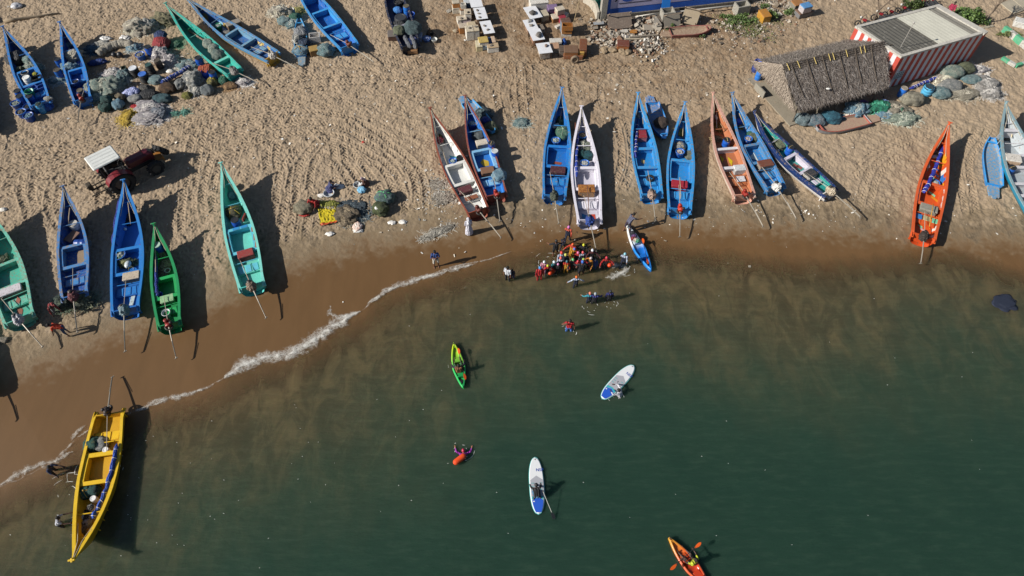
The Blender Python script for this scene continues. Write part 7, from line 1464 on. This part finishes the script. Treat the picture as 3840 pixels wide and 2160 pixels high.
cw = [
 (2148,917,'orange capped swimmer in red and yellow suit at the top of the crowd','half',150,.95,'#b5301f','#b8841f','#c4531f'),
 (2154,934,'blue and white capped swimmer in yellow suit','stand',200,.85,'#b8841f','#7a6a2c','#4f6ab8'),
 (2189,919,'yellow capped swimmer in black at the top right of the crowd','half',170,.92,BK,BK,'#b5b52a'),
 (2222,939,'white capped swimmer in dark maroon suit','half',190,.95,'#4a1a20',BK,'#c4c8d0'),
 (2168,948,'pink capped swimmer in a red top in mid crowd','stand',180,.85,'#b02a2a',BK,'#c46a94'),
 (2186,947,'red and white capped swimmer in navy suit with pale shoulders','stand',190,.88,'#a9b0c0',NV,'#c44f52'),
 (2106,948,'red capped swimmer with white sleeves left in the crowd','stand',200,1.,'#a9b0c4',NV,'#c0392f'),
 (2121,956,'pale yellow capped swimmer in navy suit','stand',180,.95,NV,NV,'#b5b54f'),
 (2103,968,'salmon capped swimmer with white sleeves below the red capped one','stand',190,.95,'#b0b6c8',NV,'#c4584f'),
 (2149,974,'green capped swimmer in dark suit','half',200,.9,'#2a3440',BK,'#5aa86a'),
 (2167,981,'red capped swimmer in red top in front of the tall person','stand',160,.85,'#a8262c',BK,'#b53a48'),
 (2188,973,'lime capped swimmer with red sleeves behind the tall person','half',180,.85,'#a8262c',BK,'#8fb04a'),
 (2216,969,'silver capped swimmer with orange sleeves bending','half',120,.9,'#b8761f',BK,'#b5a8a8'),
 (2233,975,'small child in bright blue suit at the right of the crowd','stand',180,.75,'#2a4f94','#2a4f94','#22303f'),
 (2275,967,'red capped swimmer in a red top holding an orange buoy, alone right of the crowd','half',190,.92,'#a8201f',BK,'#b02a3c'),
 (2041,983,'white capped swimmer in a pink top','stand',170,.9,'#c08a9a','#8a5064','#c9ccd2'),
 (2054,997,'yellow capped swimmer in red holding an orange buoy at the left of the crowd','half',200,.82,'#b0241f',NV,'#b5b82a'),
 (2025,1005,'blue capped swimmer in a bright red suit, leftmost of the crowd','stand',190,.98,'#a81f26','#b01f26','#2f7ab8'),
 (2078,983,'white capped swimmer with turquoise sleeves','stand',220,.9,'#3a8a94',BK,'#c0ccd4'),
 (2093,991,'pink capped child in a black suit','stand',180,.8,BK,BK,'#c080a8'),
 (2126,981,'teal capped swimmer in red and yellow suit, front of the crowd','stand',180,.9,'#b02f1f','#b8841f','#2f5a64'),
]
for i, (x, y, l_, po, yw, sz, sh_, pa, cp_) in enumerate(cw): person(x, y, l_, po, A(yw), sz, '#7a5240', shirt=sh_, sl=1, suit=pa, cap_=cp_, group=CG)
person(2185, 982, 'tall person in black with a blue cap holding out both arms before the crowd', 'half', A(5), 1.05, shirt=BK, sl=.9, pants=BK, pl=.55, cap_='#2f5fb0')
for x, y, l_, d_ in [(2291, 990, 'orange rescue buoy held by the red capped swimmer alone on the right', .35), (2069, 1019, 'orange rescue buoy held by the yellow capped swimmer', .35)]:
    q = at(x, y, .5); t = MB(); cap(t, (-.25, 0, 0), (.25, 0, 0), .15, .15, 14); t.tube([(-.1, 0, .15), (0, 0, .21), (.1, 0, .15)], .02, 6); o = t.build('rescue_buoy', plain('#c8401a', .35), None, True, q, 1.2); tag(o, l_, 'buoy', 'orange rescue buoys'); o.rotation_euler = (.0, .5, 1.0)
person(2162, 1039, 'orange capped swimmer with white sleeves and arms spread wide', 'out', A(5), .88, '#7a5240', shirt='#a9b4c8', sl=1, suit=NV, cap_='#c4601f')
person(2213, 1100, 'salmon capped swimmer with turquoise sleeves wading out', 'half', A(10), .92, '#8a5f48', shirt='#2f8a9c', sl=.9, suit=NV, cap_='#c4705c', depth=.46)
person(2233, 1102, 'grey and white capped swimmer in navy beside the salmon capped one', 'half', A(-5), .95, '#8a5f48', shirt='#2a3274', sl=1, suit=BK, cap_='#8f979c', depth=.46)
person(2289, 1093, 'black capped swimmer in navy wading out alone', 'stand', A(5), .95, '#6a4634', shirt='#2a2f6a', sl=1, suit=BK, cap_='#20262a', depth=.46)
person(2138, 1203, 'person in red T-shirt and blue shorts holding a hand to the face', 'phone', A(175), 1.05, '#6a4634', shirt='#b01f28', sl=.3, pants='#3f6ab0', pl=.5, depth=.50)
person(2344, 953, 'pale blue capped swimmer with white sleeves splashing beside the kayak', 'walk', A(-20), .95, '#8a5f48', shirt='#a9b4c8', sl=.9, suit=NV, cap_='#7fb4c0')
person(183, 1751, 'person in dark navy wading bent between the foam and the yellow boat', 'reach', A(-105), 1.02, '#3f2a22', shirt='#1d2747', sl=.4, pants='#1b1d24', depth=.42)
person(216, 1942, 'person in a white shirt pushing the yellow boat side', 'reach', A(-75), 1.0, '#4a3228', shirt='#b0b2bc', sl=.3, pants='#3a3438', depth=.5)
person(190, 1152, 'person in a dark red shirt bending behind the weathered boat stern', 'bend', A(-140), 1.0, '#4a3228', shirt='#7a1f20', sl=.8, pants='#6a6a70')
person(180, 1219, 'person in an orange top and jeans bending on the damp sand', 'bend', A(100), 1.0, '#4a3228', shirt='#c43a14', sl=.3, pants='#2f4a70', pl=.7)
person(1245, 671, 'person in a blue patterned sari sitting by an aluminium basin', 'sit', A(-60), .98, '#4a3228', shirt='#2a86a4', sl=.4, robe='#3a3f6a', base=P(1238, 712))
person(1368, 678, 'person under a pale pink cloth squatting by an aluminium bowl', 'sit', A(120), .85, '#3f2a22', robe='#5a3a30', shawl='#b09aa4', hair=False, base=P(1372, 690))
person(1176, 728, 'person in a red sari standing at the net balls', 'sit', A(170), 1.15, '#4a3228', robe='#9a1f1c', base=P(1181, 768))
person(1607, 112, 'person in dark clothes sitting in the shade of the loaded boat', 'sit', A(-120), 1.0, '#33231c', shirt='#3a2e24', pants='#241f1e', base=P(1605, 136))
person(3583, 10, 'person in a pink red dress walking behind the striped building', 'walk', A(150), 1.0, '#4a3228', shirt='#a02f4a', robe='#a83050')
# ------------------------------------------------------------------ kayaks, boards, swimmer
def grad(h1, h2, a, c):
    m, nt, b = newmat('plastic'); v = tex(nt); sx = nd(nt, 'ShaderNodeSeparateXYZ'); nt.links.new(v, sx.inputs[0])
    f = rng_(nt, mth(nt, 'ADD', sx.outputs[0], mth(nt, 'MULTIPLY', mth(nt, 'SUBTRACT', nz(nt, v, 2.5, 3), .5), .5)), a, c); nt.links.new(mixc(nt, f, hx(h1), hx(h2)), b.inputs['Base Color']); b.inputs['Roughness'].default_value = .28; return m
def kayak(nose, tail, label, m, mrim, W=.78, z=.18, h=.30):
    Na, Ta = at(*nose, z), at(*tail, z); d = Na-Ta; L = math.hypot(d.x, d.y); t = thing('kayak', label, 'kayak', (Ta.x, Ta.y, -.10), math.atan2(d.y, d.x)); N = 30
    def hw(u): return max(.03, W/2*min(1, (u/.42)**.62 if u < .42 else max(0, 1-((u-.42)/.58)**2.0)**.85))
    def top(u): return h+.10*abs(u-.45)**2*4*.6
    rows = []
    for i in range(N):
        u = i/(N-1); w_ = hw(u); tz = top(u); rim = .085*min(1, w_/.16); ck = .0 if (u < .09 or u > .90) else 1.
        fl2 = tz-.17*ck*(1 if not .43 < u < .47 else .45)
        rows.append([(u*L, -w_*.55, .02), (u*L, -w_*.97, .14), (u*L, -w_, tz-.05), (u*L, -(w_-.02), tz), (u*L, -(w_-rim), tz-.005), (u*L, -(w_-rim)*.82, fl2), (u*L, 0, fl2+(.05 if ck else .02)), (u*L, (w_-rim)*.82, fl2), (u*L, w_-rim, tz-.005), (u*L, w_-.02, tz), (u*L, w_, tz-.05), (u*L, w_*.97, .14), (u*L, w_*.55, .02)])
    k = 13; vs = [p for r in rows for p in r]
    hull, cock = [], []
    for i in range(N-1):
        for j in range(k):
            q = (j+1) % k; (cock if j in (4, 5, 6, 7) else hull).append((i*k+j, i*k+q, (i+1)*k+q, (i+1)*k+j))
    b = MB(); b.add(vs, hull+[tuple(range(k)), tuple(range((N-1)*k, N*k))[::-1]]); b.build('hull', m, t, True); b = MB(); b.add(vs, cock); b.build('cockpit', mrim, t, True)
    for u in (.30, .62): b = MB(); b.bev((u*L, 0, h-.08), (.40, W*.5, .07), .03); b.bev((u*L-.2, 0, h+.02), (.07, W*.5, .2), .03); b.build('seat', mrim, t)
    b = MB(); b.lathe([(.12, h-.02), (.12, h+.0), (.10, h+.012), (.01, h+.012)], 16, (.14*L, 0, 0)); b.build('hatch', plain('#17181a', .5), t)
    b = MB(); b.torus((L-.10, 0, top(1)+.02), .05, .015, 10, 5); b.build('carry_handle', plain('#2a2a2a', .6), t)
    return t, L
def paddle(a, c, z, label, col='#c8541a', shaft='#2a2a2d', size=1.):
    A_, C_ = at(*a, z), at(*c, z); d = C_-A_; L = d.length; t = thing('paddle', label, 'paddle', A_, math.atan2(d.y, d.x), 'orange bladed kayak paddles')
    b = MB(); b.tube([(.38, 0, 0), (L-.38, 0, 0)], .018, 8); b.build('shaft', plain(shaft, .4), t)
    for s, x0, tl in ((1, 0, .25), (-1, L, -.25)):
        o = [(0, .03), (.10, .085), (.25, .095), (.36, .055), (.46, .018), (.46, -.018), (.36, -.04), (.25, -.06), (.10, -.06), (0, -.02)]
        b = MB(); vs = [(x0+s*x*size, y*size, .012+y*tl) for x, y in o]; vs2 = [(x, y, z_-.018) for x, y, z_ in vs]; n = len(o)
        b.add(vs+vs2, [tuple(range(n))[::s], tuple(range(2*n-1, n-1, -1))[::s]]+[(i, (i+1) % n, n+(i+1) % n, n+i)[::-s] for i in range(n)]); b.build('blade', plain(col, .35), t)
    return t
kayak((1701, 1286), (1737, 1454), 'yellow to green kayak with one paddler', grad('#2fae5a', '#b5c41a', 1.2, 2.9), grad('#1f8a4a', '#8fb81f', 1.0, 2.6), .80)
person(1719, 1368, 'person in a dark top with a tan vest sitting in the green kayak', 'kayak', A(12), 1.0, '#3f2a22', shirt='#2a2c3a', sl=.8, pants='#2f5a3a', pl=.6, vest='#8a5a3c', base=at(1722, 1394, .05))
paddle((1717, 1306), (1745, 1424), .42, 'paddle lying across the green kayak')
kayak((2352, 840), (2443, 1008), 'white and blue kayak with its nose on the sand', grad('#1f7ac8', '#d6d8d8', 1.9, 2.4), grad('#1a62b4', '#b9c4cc', 1.9, 2.4), .86, .35, .36).__class__
paddle((2409, 894), (2430, 990), .55, 'paddle lying along the white and blue kayak')
r = random.Random(4)
for i, (x, y, c_, l_) in enumerate([(2370, 876, '#2a2a33', 'dark gear bag in the white kayak bow'), (2378, 889, '#5a3a6a', 'purple gear bag in the white kayak'), (2384, 903, '#b5a99a', 'pale gear bag in the white kayak'), (2375, 898, '#7a2a30', 'maroon gear bag in the white kayak'), (2391, 907, '#3f8a6a', 'green gear bag in the white kayak')]):
    q = at(x, y, .42); t = MB(); vs, fs = blob_mesh(.2, .16, .24, i+60, .3, 2, 3, .6); t.add(vs, fs); tag(t.build('gear_bag', cloth(c_), None, True, q), l_, 'bag', 'gear bags in the white kayak')
kayak((2508, 2016), (2668, 2215), 'orange to yellow kayak cut by the bottom frame edge', grad('#c85a34', '#c89a2f', 2.0, 3.2), grad('#b03a1f', '#b8842a', 1.8, 3.2), .80)
person(2600, 2097, 'person in a lime yellow top paddling the orange kayak', 'kayak', A(39), 1.0, '#3f2a22', shirt='#b5bf2f', sl=.35, pants='#4a3a34', pl=.5, base=at(2596, 2113, .06))
paddle((2628, 2034), (2514, 2136), .62, 'paddle held across the orange kayak')
def lettering(body, size, col, par, loc, rz):
    cu = bpy.data.curves.new('lettering', 'FONT'); cu.body = body; cu.size = size; cu.extrude = .003; cu.align_x = 'CENTER'; to = bpy.data.objects.new('tmp', cu); TS.collection.objects.link(to); dg = tdg()
    me = bpy.data.meshes.new_from_object(to.evaluated_get(dg)); bpy.data.objects.remove(to); me.materials.append(plain(col, .5)); o = bpy.data.objects.new('lettering', me); COL.objects.link(o); o.parent = par; o.location = loc; o.rotation_euler = (0, 0, rz)
lettering('51', .34, '#1a2c4a', SK['s12'].root, (.58, 0, .176), PI/2)
def sup(nose, tail, label, W=.80):
    z = .10; Na, Ta = at(*nose, z), at(*tail, z); d = Na-Ta; L = d.length; t = thing('paddle_board', label, 'board', (Ta.x, Ta.y, 0), math.atan2(d.y, d.x), 'white paddle boards with blue tails'); N = 40
    def hw(u): return W/2*max(0, 1-abs((u-.52)/.52)**2.9)**.5 if u < .52 else W/2*max(0, 1-abs((u-.52)/.48)**2.5)**.52
    def outline(g, u0=0., u1=1., n=N): us = [u0+(u1-u0)*i/n for i in range(n+1)]; return [(u*L, hw(u)*g) for u in us]+[(u*L, -hw(u)*g) for u in reversed(us)]
    b = MB(); o = outline(1.0); n = len(o); vs = [(x, y*.9, .0) for x, y in o]+[(x, y, .06) for x, y in o]+[(.02*L+x*.96, y*.90, .11) for x, y in o]
    b.add(vs, [tuple(range(n))]+[(k*n+i, k*n+n+i, k*n+n+(i+1) % n, k*n+(i+1) % n) for k in (0, 1) for i in range(n)]+[tuple(range(3*n-1, 2*n-1, -1))]); b.build('deck', plain('#d0d2d4', .3, 0, .04), t)
    b = MB(); rim = outline(1.0); b.tube([(x, y, .055) for x, y in rim], .02, 6); b.build('rail', plain('#4fa8a4', .35), t)
    def pad(u0, u1, col, nm, zz, v0=0., v1=0., g=.84):
        us = [u0+(u1-u0)*i/14 for i in range(15)]; up = [((u+0)*L, hw(u)*g) for u in us]; dn = [(x, -y) for x, y in reversed(up)]; pts = [(u0*L+v0*L, 0)]+up+[(u1*L+v1*L, 0)]+dn
        b = MB(); b.poly([(x, y, zz) for x, y in pts], .004); b.build(nm, plain(col, .6, 0, .05), t)
    pad(.03, .235, '#1a4fb4', 'tail_pad', .118, 0, .055); pad(.24, .30, '#2f9aa4', 'tail_stripe', .117, .055, .02); pad(.30, .585, '#9a9ba2', 'grip_pad', .116, .0, .075)
    for u in (.42, .475, .53):
        for s in (-1, 1): b = MB(); b.box((u*L, s*W*.27, .121), (.025, W*.2, .008)); b.build('grip_mark', plain('#3f9a9c', .6), t)
    b = MB(); b.bev((.485*L, 0, .122), (.11, .035, .02), .005); b.build('handle_slot', plain('#1a1a1d', .6), t); b = MB(); b.lathe([(.03, .11), (.03, .125), (.01, .125)], 10, (.95*L, 0, 0)); b.build('nose_plug', plain('#3a3a40', .5), t)
    lettering('NSP', .24, '#1d3f9c', t, (.735*L, -W*.26, .119), -PI/2)
    b = MB(); b.bev((.215*L, W*.26, .124), (.06, .09, .006), .002); b.build('sticker', plain('#d0d0d0', .5), t)
    return t, L
sup((2006, 1713), (2020, 1928), 'white paddle board with a kneeling paddler, nose up in the open water')
person(2024, 1833, 'person in black with a black hat kneeling on the paddle board', 'kneel', A(8), 1.0, '#3f2a22', shirt='#1c1c20', sl=.9, pants='#3f6a8a', pl=.6, cap_='#18181b', base=at(2014, 1866, .11))
t = thing('paddle', 'long single bladed paddle held by the kneeling paddler', 'paddle', at(2036, 1842, .7), 0); A_ = t.location.copy(); C_ = at(2074, 1934, .12)
b = MB(); b.tube([(0, 0, 0), (C_-A_)*.86], .016, 8); b.build('shaft', plain('#b5b5ae', .35), t); dd = (C_-A_).normalized(); b = MB(); q0 = (C_-A_)*.84; sdv = dd.cross(Vector((0, 0, 1))).normalized()
b.add([q0+sdv*.02, q0+dd*.15+sdv*.09, q0+dd*.36+sdv*.09, q0+dd*.42, q0+dd*.36-sdv*.09, q0+dd*.15-sdv*.09, q0-sdv*.02]+[p-Vector((0, 0, .02)) for p in [q0+sdv*.02, q0+dd*.15+sdv*.09, q0+dd*.36+sdv*.09, q0+dd*.42, q0+dd*.36-sdv*.09, q0+dd*.15-sdv*.09, q0-sdv*.02]], [tuple(range(7)), tuple(range(13, 6, -1))]+[(i, (i+1) % 7, 7+(i+1) % 7, 7+i) for i in range(7)]); b.build('blade', plain('#26282a', .3), t); b = MB(); b.tube([sdv*-.06, sdv*.06], .02, 6); b.build('grip', plain('#1c1c1e', .5), t)
sup((2377, 1369), (2258, 1494), 'white paddle board slanting in the water with a swimmer holding its side')
person(2321, 1462, 'person in a white shirt leaning on the slanting paddle board', 'hug', A(58), 1.0, '#33231c', shirt='#c9c9d0', sl=.85, pants='#2a2c38', depth=1.05)
person(1733, 1698, 'swimmer in a magenta top with a crimson cap', 'swim', A(0), .95, '#a06a50', shirt='#8a1f94', sl=.85, suit='#1d1d2a', cap_='#b0264a', base=at(1737, 1712, 0)-Vector((0, .28, .70)))
q = at(1724, 1724, .1); t = MB(); cap(t, (-.26, 0, .10), (.26, 0, .10), .17, .17, 16); t.tube([(-.28, 0, .2), (-.34, 0, .24), (-.4, 0, .2)], .02, 6); o = t.build('swim_buoy', plain('#d24a22', .25), None, True, q, A(40)); tag(o, 'bright orange swim buoy trailing behind the magenta swimmer', 'buoy')

bpy.data.scenes.remove(TS)
